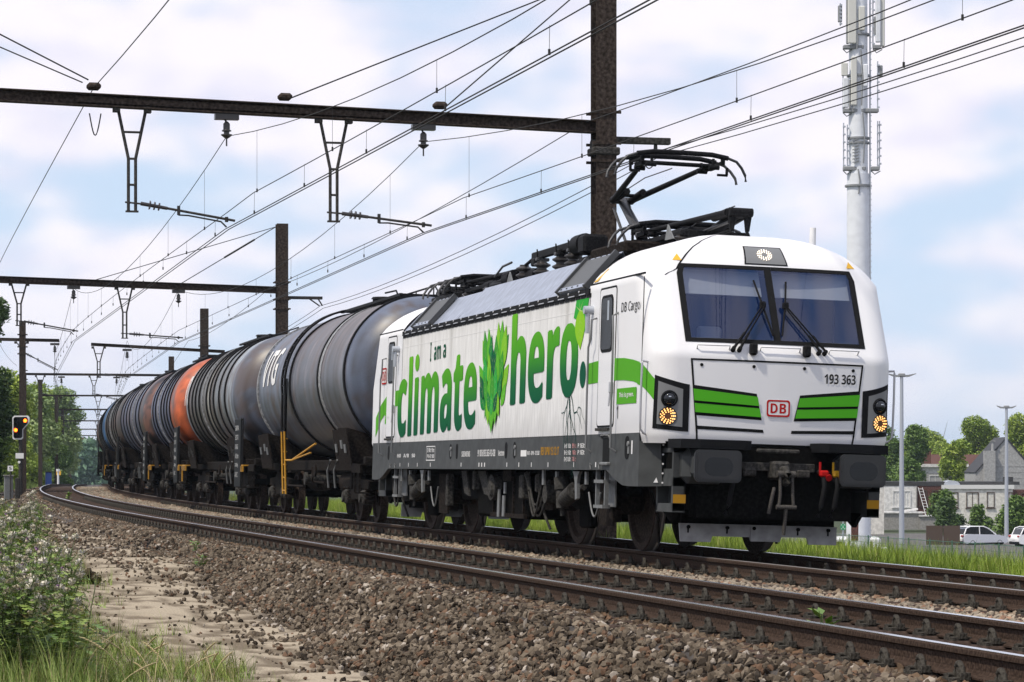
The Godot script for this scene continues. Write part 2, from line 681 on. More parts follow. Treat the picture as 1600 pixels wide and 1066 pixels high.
# ---------------------------------------------------------------- lettering
# glyph outlines of a text, its bounding box scaled to 0..1 in both directions
func glyphs(text: String, bold := true, mono := false, cut := 0.0) -> MB:
	var f := SystemFont.new()
	f.font_names = PackedStringArray(["Droid Sans Mono" if mono else "Droid Sans"])
	f.font_weight = 700 if bold else 400
	var tm := TextMesh.new()
	tm.font = f
	tm.text = text
	tm.font_size = 64
	tm.pixel_size = 0.01
	tm.depth = 0.0
	tm.curve_step = 2.0
	var a := tm.surface_get_arrays(0)
	var vs: PackedVector3Array = a[Mesh.ARRAY_VERTEX]
	var id: PackedInt32Array = a[Mesh.ARRAY_INDEX] if a[Mesh.ARRAY_INDEX] != null else PackedInt32Array(range(vs.size()))
	var lo := Vector2(1e9, 1e9)
	var hi := -lo
	for p in vs:
		lo = lo.min(Vector2(p.x, p.y))
		hi = hi.max(Vector2(p.x, p.y))
	var s := (hi - lo)
	var b := MB.new()
	for p in vs:
		var q := (Vector2(p.x, p.y) - lo) / s
		b.vert(Vector3(q.x, q.y, 0), Vector3.BACK, Vector2(q.x, 1.0 - q.y))
	b.ix = id
	if cut > 0.0:
		var nx := PackedInt32Array()
		var todo := []
		for i in range(0, id.size(), 3):
			todo.append([id[i], id[i + 1], id[i + 2]])
		while todo.size():
			var t: Array = todo.pop_back()
			var best := -1.0
			var e := 0
			for k in 3:
				var l := absf(b.v[t[k]].y - b.v[t[(k + 1) % 3]].y)
				if l > best:
					best = l
					e = k
			if best <= cut:
				nx.append_array(PackedInt32Array([t[0], t[1], t[2]]))
				continue
			var p0: int = t[e]
			var p1: int = t[(e + 1) % 3]
			var p2: int = t[(e + 2) % 3]
			var m := b.vert((b.v[p0] + b.v[p1]) * 0.5, Vector3.BACK, (b.uv[p0] + b.uv[p1]) * 0.5)
			todo.append([p0, m, p2])
			todo.append([m, p1, p2])
		b.ix = nx
	return b


# lettering whose box has its lower left corner at o, going x along ax and y along ay (both with length)
func letters(text: String, o: Vector3, ax: Vector3, ay: Vector3, bold := true, mono := false) -> MB:
	var g := glyphs(text, bold, mono)
	var nn := ax.cross(ay).normalized()
	for i in g.v.size():
		var p := g.v[i]
		g.v[i] = o + ax * p.x + ay * p.y
		g.n[i] = nn
	return g


# ---------------------------------------------------------------- the curve of the line
func drop(t: float) -> float:
	if t < 105.0:
		return 0.0
	var q := t - 105.0
	return -(q * q * 0.00011 if q < 30.0 else 0.099 + (q - 30.0) * 0.0066)


func heading(t: float) -> float:
	return clampf((t - 11.0) / 1050.0, 0.0, 0.0925)


# point at distance t back along the train's track, l metres towards the near track, height y over the rails
func along(t: float, l := 0.0, y := 0.0) -> Vector3:
	var p := Vector3.ZERO
	var h := heading(t)
	if t < 11.0:
		p = Vector3(-t, 0, 0)
	else:
		p = Vector3(-11.0 - 1050.0 * sin(h), 0, -1050.0 * (1.0 - cos(h)))
		if t > 108.125:
			p += Vector3(-cos(h), 0, -sin(h)) * (t - 108.125)
	p += Vector3(-sin(h), 0, cos(h)) * l
	p.y = y + drop(t)
	return p


func track_basis(t: float) -> Basis:
	var h := heading(t)
	return Basis(Vector3.UP, -h)


func yaw_to(d: Vector3) -> Basis:
	return Basis(Vector3.UP, atan2(d.x, d.z))


# ---------------------------------------------------------------- scene
func _ready() -> void:
	rng.seed = 4711
	noise_a.seed = 5
	noise_a.frequency = 0.5
	noise_a.fractal_octaves = 4
	noise_b.seed = 9
	noise_b.frequency = 1.0
	noise_b.fractal_octaves = 3
	set_camera()
	set_sky()
	make_materials()
	build_ground()
	build_tracks()
	build_ballast()
	build_train()
	build_overhead()
	build_background()
	build_left_side()
	build_plants()


func set_camera() -> void:
	var cam := Camera3D.new()
	cam.name = "camera"
	add_child(cam)
	cam.position = EYE
	cam.basis = Basis(Vector3.UP, PI / 2.0 - CAM_YAW)
	cam.near = 0.5
	cam.far = 6000.0
	cam.keep_aspect = Camera3D.KEEP_HEIGHT
	cam.projection = Camera3D.PROJECTION_FRUSTUM
	cam.size = 2.0 * cam.near * 533.0 / 4371.6
	cam.frustum_offset = Vector2(0.0, cam.near * 194.1 / 4371.6)
	cam.current = true


func set_sky() -> void:
	var sun := DirectionalLight3D.new()
	sun.name = "sun"
	add_child(sun)
	sun.light_energy = 1.15
	sun.light_color = Color(1.0, 0.965, 0.90)
	sun.light_angular_distance = 2.5
	sun.shadow_enabled = true
	var towards := Vector3(0.24, 0.95, 0.58).normalized()
	sun.basis = Basis.looking_at(-towards, Vector3.UP)

	var w := 2560
	var h := 1280
	var n1 := FastNoiseLite.new()
	n1.seed = 31
	n1.frequency = 1.0
	n1.fractal_octaves = 6
	n1.fractal_gain = 0.52
	var n2 := FastNoiseLite.new()
	n2.seed = 77
	n2.frequency = 1.0
	n2.fractal_octaves = 3
	var px := PackedFloat32Array()
	px.resize(w * h * 3)
	px.fill(0.12)
	var half := h / 2 + 6
	for j in half:
		var el := PI * 0.5 - PI * (j + 0.5) / h
		var y := sin(el)
		var cy := cos(el)
		var up := clampf(y * 1.6, 0.0, 1.0)
		var blue := Vector3(0.69, 0.83, 1.0).lerp(Vector3(0.30, 0.50, 0.85), up)
		var low := clampf(1.0 - y * 14.0, 0.0, 1.0)
		var lift := 0.07 * smoothstep(0.108, 0.135, y) - 0.10 * smoothstep(0.12, 0.095, y) * smoothstep(0.03, 0.07, y) - 0.05 * smoothstep(0.08, 0.02, y)
		for i in w:
			var az := TAU * ((i + 0.5) / w - 0.5)
			var x := sin(az) * cy
			var z := -cos(az) * cy
			var a := n1.get_noise_3d(x * 9.0 + 3.1, y * 24.0, z * 9.0)
			var b := n2.get_noise_3d(x * 16.0, y * 42.0 + 5.0, z * 16.0)
			var k := smoothstep(-0.42, 0.30, a + b * 0.22 + 0.05 + lift)
			var s := smoothstep(-0.5, 0.5, b + a * 0.7)
			var cloud := Vector3(0.875, 0.855, 1.0).lerp(Vector3(1.04, 1.0, 1.06), s)
			var q := blue.lerp(cloud, k)
			q = q.lerp(Vector3(0.72, 0.80, 0.95), low * 0.55)
			var o := (j * w + i) * 3
			px[o] = q.x
			px[o + 1] = q.y
			px[o + 2] = q.z
	var im := Image.create_from_data(w, h, false, Image.FORMAT_RGBF, px.to_byte_array())
	var sky := Sky.new()
	var sm := PanoramaSkyMaterial.new()
	sm.panorama = ImageTexture.create_from_image(im)
	sky.sky_material = sm
	var e := Environment.new()
	e.background_mode = Environment.BG_SKY
	e.sky = sky
	e.tonemap_mode = Environment.TONE_MAPPER_LINEAR
	e.tonemap_exposure = 1.0
	e.fog_enabled = true
	e.fog_mode = Environment.FOG_MODE_EXPONENTIAL
	e.fog_density = 0.00012
	e.fog_light_color = Color(0.80, 0.88, 0.95)
	e.sdfgi_enabled = true
	e.ssao_enabled = true
	e.ssil_enabled = true
	var we := WorldEnvironment.new()
	we.name = "environment"
	we.environment = e
	add_child(we)


# ---------------------------------------------------------------- ground
func line_z(x: float) -> float:
	return along(maxf(-x, -60.0), 0.0).z if x > -11.0 else along_x(x)


func along_x(x: float) -> float:
	var t := -x
	if t > 108.0:
		var p := along(108.125)
		return p.z - (-x + p.x) * tan(0.0925)
	return -1050.0 * (1.0 - cos(asin((t - 11.0) / 1050.0)))


# height of the ground l metres beside the train's track
func profile(l: float, t: float) -> float:
	var y := 0.0
	if l < -18.0:
		y = -3.6 - 1.1 * smoothstep(-18.0, -62.0, l)
	elif l < -6.5:
		y = lerpf(-0.57, -3.6, smoothstep(-6.5, -18.0, l))
	elif l < -2.9:
		y = lerpf(-0.38, -0.57, smoothstep(-2.9, -6.5, l))
	elif l < -2.1:
		y = lerpf(-0.215, -0.38, smoothstep(-2.1, -2.9, l))
	elif l < 4.85:
		y = -0.215
		if absf(l) < 0.66 or absf(l - 3.4) < 0.66:
			y = -0.235
	else:
		# the path beside the ballast climbs towards the bend
		var base := lerpf(-0.84, -0.42, smoothstep(-17.0, 7.0, t)) + 0.08 * smoothstep(8.0, 30.0, t)
		y = maxf(-0.225 - (l - 4.85) * 0.6, base)
		if l > 7.5:
			y = maxf(y, lerpf(base, -0.62, smoothstep(7.5, 10.5, l)))
	return y


# where the ballast slope ends
func toe(t: float) -> float:
	return 4.85 + (-0.225 - profile(6.9, t)) / 0.6


func build_ground() -> void:
	var xs := []
	var x := 60.0
	while x > -140.0:
		xs.append(x)
		x -= 1.0
	while x > -420.0:
		xs.append(x)
		x -= 6.0
	for k in [430, 500, 650, 900, 1300, 2000, 3200, 5000]:
		xs.append(-float(k))
	var ls := [-2500.0, -1200.0, -500.0, -250.0, -150.0, -100.0, -70.0, -50.0, -36.0, -28.0, -22.0, -18.0, -15.0, -12.0, -9.5, -8.0, -6.5, -5.0, -4.0, -3.4, -2.9, -2.6, -2.3, -2.1, -1.6, -1.1, -0.68, -0.5, 0.0, 0.5, 0.68, 1.2, 1.7, 2.2, 2.72, 2.9, 3.4, 3.9, 4.08, 4.5, 4.85, 5.2, 5.6, 6.0, 6.3, 7.0, 8.0, 9.5, 11.0, 13.0, 16.0, 20.0, 28.0, 40.0, 70.0, 150.0, 400.0, 1200.0, 3000.0]
	var b := MB.new()
	var nx := ls.size()
	for i in xs.size():
		var zc := line_z(xs[i])
		var t := -float(xs[i])
		for j in nx:
			var l: float = ls[j]
			var y := profile(l, t) + drop(t) * (1.0 if absf(l) < 40.0 else 0.5)
			if l > 5.0 and l < 12.0 and xs[i] > -30.0:
				y -= 0.10
			var c := Color(0.10, 0.082, 0.07)
			if l < -2.9:
				c = Color(0.085, 0.115, 0.025)
				if l < -30.0:
					c = Color(0.21, 0.20, 0.19)
				if l < -110.0 or t > 190.0:
					c = Color(0.07, 0.10, 0.03)
			elif l > 6.3:
				c = Color(0.10, 0.10, 0.045)
				if l > 9.0:
					c = Color(0.075, 0.10, 0.03)
			if absf(l) < 2.0 and l < 0.7 and l > -0.7 or absf(l - 3.4) < 0.7:
				c = Color(0.075, 0.058, 0.046)
			b.col = c * (1.0 + 0.25 * noise_a.get_noise_2d(xs[i] * 0.7, l * 0.7))
			b.vert(Vector3(xs[i], y, zc + l), Vector3.UP)
	for i in xs.size() - 1:
		for j in nx - 1:
			var a := i * nx + j
			b.ix.append_array(PackedInt32Array([a, a + 1, a + nx + 1, a, a + nx + 1, a + nx]))
	for i in xs.size():
		for j in nx:
			var a := i * nx + j
			var du := b.v[i * nx + mini(j + 1, nx - 1)] - b.v[i * nx + maxi(j - 1, 0)]
			var dv := b.v[mini(i + 1, xs.size() - 1) * nx + j] - b.v[maxi(i - 1, 0) * nx + j]
			var nn := du.cross(dv)
			b.n[a] = (nn if nn.y > 0 else -nn).normalized()
	var m: StandardMaterial3D = vmat("earth", 0.95, 0.0, M.tex_dirt, 0.35)
	m.heightmap_enabled = true
	var cell := noise_tex(0.09, 0.0, 1.0, 41, FastNoiseLite.TYPE_CELLULAR, 2)
	m.heightmap_texture = cell
	m.heightmap_scale = 2.0
	structure(part("ground", b, m, self))

	# bare sandy strip beside the ballast
	b = MB.new()
	var g := []
	var x0 := 34.0
	var rows := 0
	while x0 > -32.0:
		var row := []
		var step := 0.10 if x0 > 6.0 else 0.2
		var l := 4.9
		while l < 12.05:
			row.append(Vector3(x0, 0, l))
			l += 0.12
		g.append(row)
		x0 -= step
		rows += 1
	var nc: int = g[0].size()
	var crust := FastNoiseLite.new()
	crust.seed = 8
	crust.frequency = 1.0
	crust.fractal_octaves = 5
	for row in g:
		for j in nc:
			var p: Vector3 = row[j]
			var l := p.z
			var t := -p.x
			var big := noise_a.get_noise_2d(p.x * 0.55, l * 1.2)
			var cr := crust.get_noise_2d(p.x * 1.1, l * 2.6)
			var sand := smoothstep(-0.30, 0.22, cr * 1.7 + big * 0.9 + 0.02)
			var y := profile(l, t) + drop(t) + big * 0.05 + cr * 0.012
			if l < toe(t):
				y -= 0.05
			var c := Color(0.235, 0.19, 0.14).lerp(Color(0.50, 0.425, 0.325), sand)
			c = c.lerp(Color(0.11, 0.09, 0.075), smoothstep(toe(t) + 0.25, toe(t) - 0.15, l + big * 0.5))
			var gr := smoothstep(7.5, 8.4, l + big * 1.6 - p.x * 0.03)
			c = c.lerp(Color(0.09, 0.085, 0.045), gr * 0.8)
			b.col = c
			var z := line_z(p.x)
			b.vert(Vector3(p.x, y, z + l), Vector3.UP)
	for i in rows - 1:
		for j in nc - 1:
			var a := i * nc + j
			b.ix.append_array(PackedInt32Array([a, a + 1, a + nc + 1, a, a + nc + 1, a + nc]))
	for i in rows:
		for j in nc:
			var du := b.v[i * nc + mini(j + 1, nc - 1)] - b.v[i * nc + maxi(j - 1, 0)]
			var dv := b.v[mini(i + 1, rows - 1) * nc + j] - b.v[maxi(i - 1, 0) * nc + j]
			var nn := du.cross(dv)
			b.n[i * nc + j] = (nn if nn.y > 0 else -nn).normalized()
	structure(part("sandy_path", b, M.soil, self))


# ---------------------------------------------------------------- tracks
func rail_profile() -> PackedVector2Array:
	return PackedVector2Array([Vector2(-0.075, -0.172), Vector2(0.075, -0.172), Vector2(0.075, -0.16), Vector2(0.02, -0.142), Vector2(0.009, -0.125), Vector2(0.009, -0.052), Vector2(0.036, -0.040), Vector2(0.037, -0.012), Vector2(0.029, -0.001), Vector2(-0.029, -0.001), Vector2(-0.037, -0.012), Vector2(-0.036, -0.040), Vector2(-0.009, -0.052), Vector2(-0.009, -0.125), Vector2(-0.02, -0.142), Vector2(-0.075, -0.16)])


func build_tracks() -> void:
	var slp := MB.new()
	slp.cbox(Vector3(0, -0.09, 0), Vector3(0.26, 0.18, 2.6), 0.02)
	var slp_m := slp.mesh(M.sleeper)
	var cl := MB.new()
	cl.box(Vector3(0, 0.012, 0), Vector3(0.17, 0.024, 0.15))
	var arc := []
	for i in 9:
		var a := PI * i / 8.0
		arc.append(Vector3(cos(a) * 0.052, 0.03 + sin(a) * 0.075, 0))
	cl.tube(arc, 0.02, 6)
	cl.tube([Vector3(-0.052, 0.03, 0), Vector3(-0.056, 0.032, 0.05), Vector3(-0.02, 0.034, 0.075)], 0.018, 5)
	cl.cyl(Vector3(0.0, 0.02, -0.01), Vector3(0.0, 0.082, -0.01), 0.032, 0.028, 8)
	cl.box(Vector3(0.080, 0.035, 0.0), Vector3(0.045, 0.04, 0.06))
	var cl_m := cl.mesh(M.clip)
	for k in 2:
		var l0 := 3.4 if k == 0 else 0.0
		var tr := Node3D.new()
		tr.name = numbered("railway_track")
		structure(tr)
		add_child(tr, true)
		for s: float in [1.0, -1.0]:
			var path := []
			var t := -42.0
			while t < 330.0:
				path.append(along(t, l0 + s * 0.7535, s * 0.011))
				t += 2.0 if t > 8.0 else 10.0
			var b := MB.new()
			b.sweep(path, rail_profile())
			var rail := part("rail", b, M.rail_side, tr)
			b = MB.new()
			b.sweep(path, PackedVector2Array([Vector2(0.0305, -0.0005), Vector2(0.0305, 0.0015), Vector2(-0.0305, 0.0015), Vector2(-0.0305, -0.0005)]))
			part("running_surface", b, M.rail_top if k == 0 or s < 0.0 else M.rail_top_dull, rail)
		var far := []
		var t := -27.0
		var made := 0
		while t < 190.0:
			var bs := track_basis(t)
			if t < (66.0 if k == 0 else 52.0):
				var o := put("sleeper", slp_m, tr, Transform3D(bs, along(t, l0, -0.178)))
				for s: float in [1.0, -1.0]:
					for q: float in [1.0, -1.0]:
						var lt := Transform3D(Basis(Vector3.UP, 0.0 if q > 0 else PI), Vector3(0, 0.0, s * 0.7535 + q * 0.115))
						put("rail_clip", cl_m, o, lt)
				made += 1
			else:
				far.append(Transform3D(bs, along(t, l0, -0.178)))
			t += 0.6
		scatter("far_sleepers", slp_m, far, [], tr)


func stone_mesh(sd: int) -> ArrayMesh:
	var r := RandomNumberGenerator.new()
	r.seed = sd
	var pts: Array[Vector3] = []
	var base := [Vector3(1, 0, 0), Vector3(-1, 0, 0), Vector3(0, 1, 0), Vector3(0, -1, 0), Vector3(0, 0, 1), Vector3(0, 0, -1), Vector3(1, 1, 1), Vector3(-1, 1, 1), Vector3(1, 1, -1), Vector3(-1, 1, -1), Vector3(1, -1, 1), Vector3(-1, -1, 1), Vector3(1, -1, -1), Vector3(-1, -1, -1)]
	for p: Vector3 in base:
		pts.append((p.normalized() + Vector3(r.randf_range(-0.3, 0.3), r.randf_range(-0.3, 0.3), r.randf_range(-0.3, 0.3))) * Vector3(1.0, 0.72, 0.82) * r.randf_range(0.8, 1.1))
	var b := MB.new()
	# faces of the rhombic cage: each axis point with its four corners
	var corner := func(v: Vector3) -> int:
		return base.find(v)
	for ax in 3:
		for s: float in [1.0, -1.0]:
			var c := Vector3.ZERO
			c[ax] = s
			var u := (ax + 1) % 3
			var w := (ax + 2) % 3
			var ring := []
			for q in [[1, 1], [-1, 1], [-1, -1], [1, -1]]:
				var k := Vector3.ZERO
				k[ax] = s
				k[u] = q[0]
				k[w] = q[1]
				ring.append(corner.call(k))
			var m: int = base.find(c)
			for i in 4:
				var p0: Vector3 = pts[m]
				var p1: Vector3 = pts[ring[i]]
				var p2: Vector3 = pts[ring[(i + 1) % 4]]
				if (p2 - p0).cross(p1 - p0).dot(p0 + p1 + p2) < 0.0:
					b.tri(p0, p2, p1)
				else:
					b.tri(p0, p1, p2)
	return b.mesh(M.stone)


func build_ballast() -> void:
	var meshes := []
	var tfs := []
	var cols := []
	for i in 5:
		meshes.append(stone_mesh(100 + i))
		tfs.append([])
		cols.append([])
	var zones := [[4.16, 6.45, 380.0], [0.86, 2.62, 300.0], [2.75, 4.05, 140.0], [-0.65, 0.65, 40.0], [-2.6, -0.86, 110.0], [5.4, 8.6, 14.0]]
	for z in zones:
		var t := -27.0
		while t < 135.0:
			var near := 1.0 if t < 25.0 else maxf(0.18, 1.0 - (t - 25.0) / 45.0)
			var n := int(z[2] * near * (z[1] - z[0]) * 0.5)
			for i in n:
				var tt := t + rng.randf() * 0.5
				var l: float = rng.randf_range(z[0], z[1])
				var edge := 0.0
				if l > 4.9 and z[2] > 20.0:
					edge = toe(tt) + 0.08 + noise_a.get_noise_2d(tt * 0.8, 3.0) * 0.5
					if l > edge and rng.randf() < 0.93:
						continue
				if z[2] < 20.0 and (tt > 20.0 or l < toe(tt)):
					continue
				var sz := rng.randf_range(0.022, 0.048) * (0.6 if z[2] < 20.0 else 1.0) * (1.0 if t < 40.0 else 1.5)
				var p := along(tt, l, profile(l, tt) + rng.randf_range(-0.012, 0.03))
				if absf(l - 3.4) < 0.66:
					p.y -= 0.012
					sz *= 0.8
				var bs := Basis.from_euler(Vector3(rng.randf() * TAU, rng.randf() * TAU, rng.randf() * TAU)).scaled_local(Vector3(1, rng.randf_range(0.7, 1.1), 1) * sz)
				var k := rng.randi() % 5
				tfs[k].append(Transform3D(bs, p))
				var g := rng.randf()
				var c: Color
				if l > 4.1:
					c = Color(0.090, 0.076, 0.062).lerp(Color(0.21, 0.185, 0.155), g * g)
					if rng.randf() < 0.10:
						c = Color(0.135, 0.092, 0.068)
					elif rng.randf() < 0.05:
						c = Color(0.33, 0.31, 0.29)
					elif rng.randf() < 0.22:
						c = Color(0.042, 0.036, 0.031)
				elif l > 0.8 and l < 2.7:
					c = Color(0.20, 0.18, 0.15).lerp(Color(0.33, 0.30, 0.26), g)
					if rng.randf() < 0.14:
						c = Color(0.25, 0.17, 0.13)
				else:
					c = Color(0.10, 0.075, 0.06).lerp(Color(0.15, 0.12, 0.10), g)
				c = c * (1.0 + 0.35 * noise_b.get_noise_2d(tt * 0.35, l * 0.8))
				var by_rail := minf(minf(absf(l - 4.15), absf(l - 2.65)), minf(absf(l - 0.75), absf(l + 0.75)))
				c = c.lerp(Color(0.13, 0.078, 0.045), 0.55 * smoothstep(0.55, 0.1, by_rail + rng.randf() * 0.2))
				cols[k].append(c * Color(1.06, 0.99, 0.90))
			t += 0.5
	for i in 5:
		structure_stones(meshes[i], tfs[i], cols[i])
	print("stones ", tfs[0].size() * 5)


func structure_stones(m: Mesh, tf: Array, cl: Array) -> void:
	scatter("ballast", m, tf, cl)


# ---------------------------------------------------------------- the locomotive
func table(tab: Array, y: float) -> float:
	if y <= tab[0][0]:
		return tab[0][1]
	for i in tab.size() - 1:
		if y <= tab[i + 1][0]:
			return lerpf(tab[i][1], tab[i + 1][1], (y - tab[i][0]) / (tab[i + 1][0] - tab[i][0]))
	return tab[-1][1]


const NOSE := [[1.30, 8.94], [1.42, 8.97], [2.28, 8.985], [2.35, 8.98], [2.40, 8.955], [2.46, 8.925], [3.42, 8.42], [3.52, 8.36], [3.62, 8.27], [3.70, 8.17], [3.77, 8.04], [3.82, 7.88], [3.86, 7.6], [3.885, 7.2], [3.90, 6.6], [3.905, 6.05]]
const WIDE := [[1.30, 1.47], [1.42, 1.506], [3.28, 1.506], [3.42, 1.40], [3.54, 1.27], [3.64, 1.13], [3.74, 0.92], [3.82, 0.66], [3.87, 0.38], [3.895, 0.16], [3.905, 0.0]]


func cab_inner(y: float) -> float:
	return minf(1.10, table(WIDE, y) * 0.76)


# the cab's skin: u runs 0..1 along the side, 1..2 round the corner, 2..3 to the middle of the front; s is the side
func cab_skin(u: float, y: float, s: float) -> Vector3:
	var w := table(WIDE, y)
	var xf := table(NOSE, y)
	var zi := cab_inner(y)
	var deep := 0.53 * clampf(w / 0.8, 0.0, 1.0)
	var xe := xf - 0.075 * (zi / 1.1) * (zi / 1.1)
	var xc := xf - deep
	if u <= 1.0:
		return Vector3(lerpf(minf(6.05, xc - 0.01), xc, u), y, w * s)
	if u <= 2.0:
		var a := (u - 1.0) * PI * 0.5
		return Vector3(xc + (xe - xc) * pow(sin(a), 0.84), y, s * (zi + (w - zi) * pow(maxf(cos(a), 0.0), 0.84)))
	var z := zi * (3.0 - u)
	return Vector3(xf - 0.075 * (z / 1.1) * (z / 1.1), y, z * s)


func cab_out(u: float, y: float, s: float) -> Vector3:
	var e := 0.004
	var a := cab_skin(u + e, y, s) - cab_skin(u - e, y, s)
	var b := cab_skin(u, y + e, s) - cab_skin(u, y - e, s)
	var nn := a.cross(b).normalized()
	return nn if nn.dot(Vector3(0.7, 0.1, s)) > 0.0 else -nn


func outward(b: MB, f: int) -> void:
	for i in range(f, b.v.size()):
		if b.n[i].dot(Vector3(0.8, 0.15, b.v[i].z)) < 0.0:
			b.n[i] = -b.n[i]


# a point on the front at sideways z
func front(z: float, y: float, off := 0.0) -> Vector3:
	var s := 1.0 if z >= 0.0 else -1.0
	var zi := cab_inner(y)
	var u := 3.0 - absf(z) / zi
	if u < 2.0:
		u = 2.0
		for k in 40:
			if absf(cab_skin(u, y, s).z) >= absf(z) or u <= 1.0:
				break
			u -= 0.025
	return cab_skin(u, y, s) + cab_out(minf(u, 2.99), y, s) * off


# a patch lying on the skin; corners are (u, y): lower left, lower right, upper right, upper left
func skin_patch(b: MB, k: Array, s: float, off: float, n := 8, m := 6, rear := false) -> void:
	var g := []
	for j in m + 1:
		var row := []
		for i in n + 1:
			var lo: Vector2 = k[0].lerp(k[1], float(i) / n)
			var hi: Vector2 = k[3].lerp(k[2], float(i) / n)
			var q := lo.lerp(hi, float(j) / m)
			row.append(cab_skin(q.x, q.y, s) + cab_out(minf(q.x, 2.99), q.y, s) * off)
		g.append(row)
	var f := b.v.size()
	b.sheet(g, -s)
	outward(b, f)


# a four-cornered patch on the front, corners (z, y)
func front_patch(b: MB, k: Array, off: float, n := 8, m := 2) -> void:
	var g := []
	for j in m + 1:
		var row := []
		for i in n + 1:
			var lo: Vector2 = k[0].lerp(k[1], float(i) / n)
			var hi: Vector2 = k[3].lerp(k[2], float(i) / n)
			var q := lo.lerp(hi, float(j) / m)
			row.append(front(q.x, q.y, off))
		g.append(row)
	var f := b.v.size()
	b.sheet(g)
	outward(b, f)


func cab_shell() -> MB:
	var us := [0.0, 0.2, 0.4, 0.6, 0.8, 1.0]
	for i in 10:
		us.append(1.0 + (i + 1) / 10.0)
	us.append_array([2.05, 2.2, 2.4, 2.6, 2.8, 2.97, 3.0])
	var ys := [1.30, 1.36, 1.42, 1.7, 2.0, 2.28, 2.32, 2.36, 2.40, 2.44, 2.53, 2.75, 3.0, 3.2, 3.28, 3.39, 3.44, 3.5, 3.56, 3.62, 3.67, 3.72, 3.76, 3.80, 3.83, 3.86, 3.88, 3.895, 3.903, 3.905]
	var holes := {}
	var g := []
	var nu := us.size()
	for i in ys.size():
		var row := []
		for j in nu:
			row.append(cab_skin(us[j], ys[i], 1.0))
		for j in nu - 1:
			row.append(cab_skin(us[nu - 2 - j], ys[i], -1.0))
		g.append(row)
		if ys[i] > 2.5 and ys[i] < 3.38:
			for j in nu - 1:
				if us[j] > 2.04 and us[j] < 2.96:
					holes[Vector2i(i, j)] = true
					holes[Vector2i(i, 2 * nu - 3 - j)] = true
	var b := MB.new()
	b.sheet(g, -1.0, holes)
	for i in b.v.size():
		var p := b.v[i]
		var n := noise_b.get_noise_3d(p.x * 1.6, p.y * 0.8, p.z * 1.6)
		var d := 0.20 * smoothstep(1.75, 1.3, p.y + n * 0.25) + 0.05 * smoothstep(0.0, 0.4, n)
		b.c[i] = Color(1, 1, 1).lerp(Color(0.62, 0.57, 0.50), d)
	return b


# the long side wall, with run-off marks under the seams and dust low down
func long_side() -> MB:
	var b := MB.new()
	var g := []
	for j in 25:
		var row := []
		for i in 181:
			row.append(Vector3(-5.68 + 11.76 * i / 180.0, 1.41 + 1.78 * j / 24.0, 1.506))
		g.append(row)
	b.sheet(g)
	for i in b.v.size():
		var p := b.v[i]
		b.n[i] = Vector3.BACK
		var n := noise_b.get_noise_2d(p.x * 1.3, p.y * 0.7)
		var st := noise_b.get_noise_2d(p.x * 6.0, 7.0)
		var d := 0.24 * smoothstep(1.85, 1.4, p.y + n * 0.3) + 0.16 * smoothstep(0.05, 0.4, st + n * 0.5) * smoothstep(1.9, 3.2, p.y)
		for x: float in [-2.0, 2.15, 4.9, -4.2]:
			d += 0.34 * smoothstep(0.22, 0.0, absf(p.x - x - 0.08 + 0.12 * n)) * smoothstep(2.2, 3.1, p.y + n * 0.4)
		d += 0.10 * smoothstep(2.92, 3.15, p.y)
		b.c[i] = Color(1, 1, 1).lerp(Color(0.50, 0.49, 0.46), clampf(d, 0.0, 0.7))
	return b


func decal_letters(text: String, x0: float, x1: float, y0: float, y1: float, slope := 0.0, bold := true, z := 1.512) -> MB:
	return letters(text, Vector3(x0, y0, z), Vector3(x1 - x0, (x1 - x0) * slope, 0), Vector3(0, y1 - y0, 0), bold)


# the same words with thicker strokes
func heavy(text: String, x0: float, x1: float, y0: float, y1: float, slope: float) -> MB:
	var b := MB.new()
	for k in 5:
		var d: Vector2 = [Vector2(0, 0), Vector2(-0.032, 0), Vector2(0.032, 0), Vector2(0.012, 0.014), Vector2(-0.012, -0.014)][k]
		b.add(decal_letters(text, x0 + d.x, x1 + d.x, y0 + d.y, y1 + d.y, slope, true, 1.5115 + k * 0.0003))
	return b


func rounded(w: float, h: float, r: float, n := 5) -> PackedVector2Array:
	var p := PackedVector2Array()
	for k in 4:
		var c := Vector2((w / 2 - r) * (1 if k == 0 or k == 3 else -1), (h / 2 - r) * (1 if k < 2 else -1))
		for i in n + 1:
			var a := PI / 2 * (k + float(i) / n)
			p.append(c + Vector2(cos(a), sin(a)) * r)
	return p


# a flat band between a rounded outline and the same one made narrower by w
func ring_plate(b: MB, o: Vector3, ax: Vector3, ay: Vector3, outer: PackedVector2Array, w: float, size: Vector2) -> void:
	var k := Vector2((size.x - 2 * w) / size.x, (size.y - 2 * w) / size.y)
	var nn := ax.cross(ay).normalized()
	var f := b.v.size()
	for q in outer:
		b.vert(o + ax * q.x + ay * q.y, nn)
		b.vert(o + ax * q.x * k.x + ay * q.y * k.y, nn)
	var c := outer.size()
	for i in c:
		var a := f + i * 2
		var d := f + ((i + 1) % c) * 2
		b.ix.append_array(PackedInt32Array([a, d, d + 1, a, d + 1, a + 1]))


const SIDE := Basis(Vector3(1, 0, 0), Vector3(0, 1, 0), Vector3(0, 0, 1))
const FACE := Basis(Vector3(0, 0, -1), Vector3(0, 1, 0), Vector3(1, 0, 0))


func leaf_shape(o: Vector2, tip: Vector2, fat: float) -> PackedVector2Array:
	var p := PackedVector2Array()
	var d := tip - o
	var s := Vector2(-d.y, d.x) * fat
	for i in 9:
		var t := i / 8.0
		p.append(o + d * t + s * sin(PI * pow(t, 0.85)) * (1.0 - 0.25 * t))
	for i in range(7, 0, -1):
		var t := i / 8.0
		p.append(o + d * t - s * sin(PI * pow(t, 0.85)) * (1.0 - 0.25 * t))
	return p


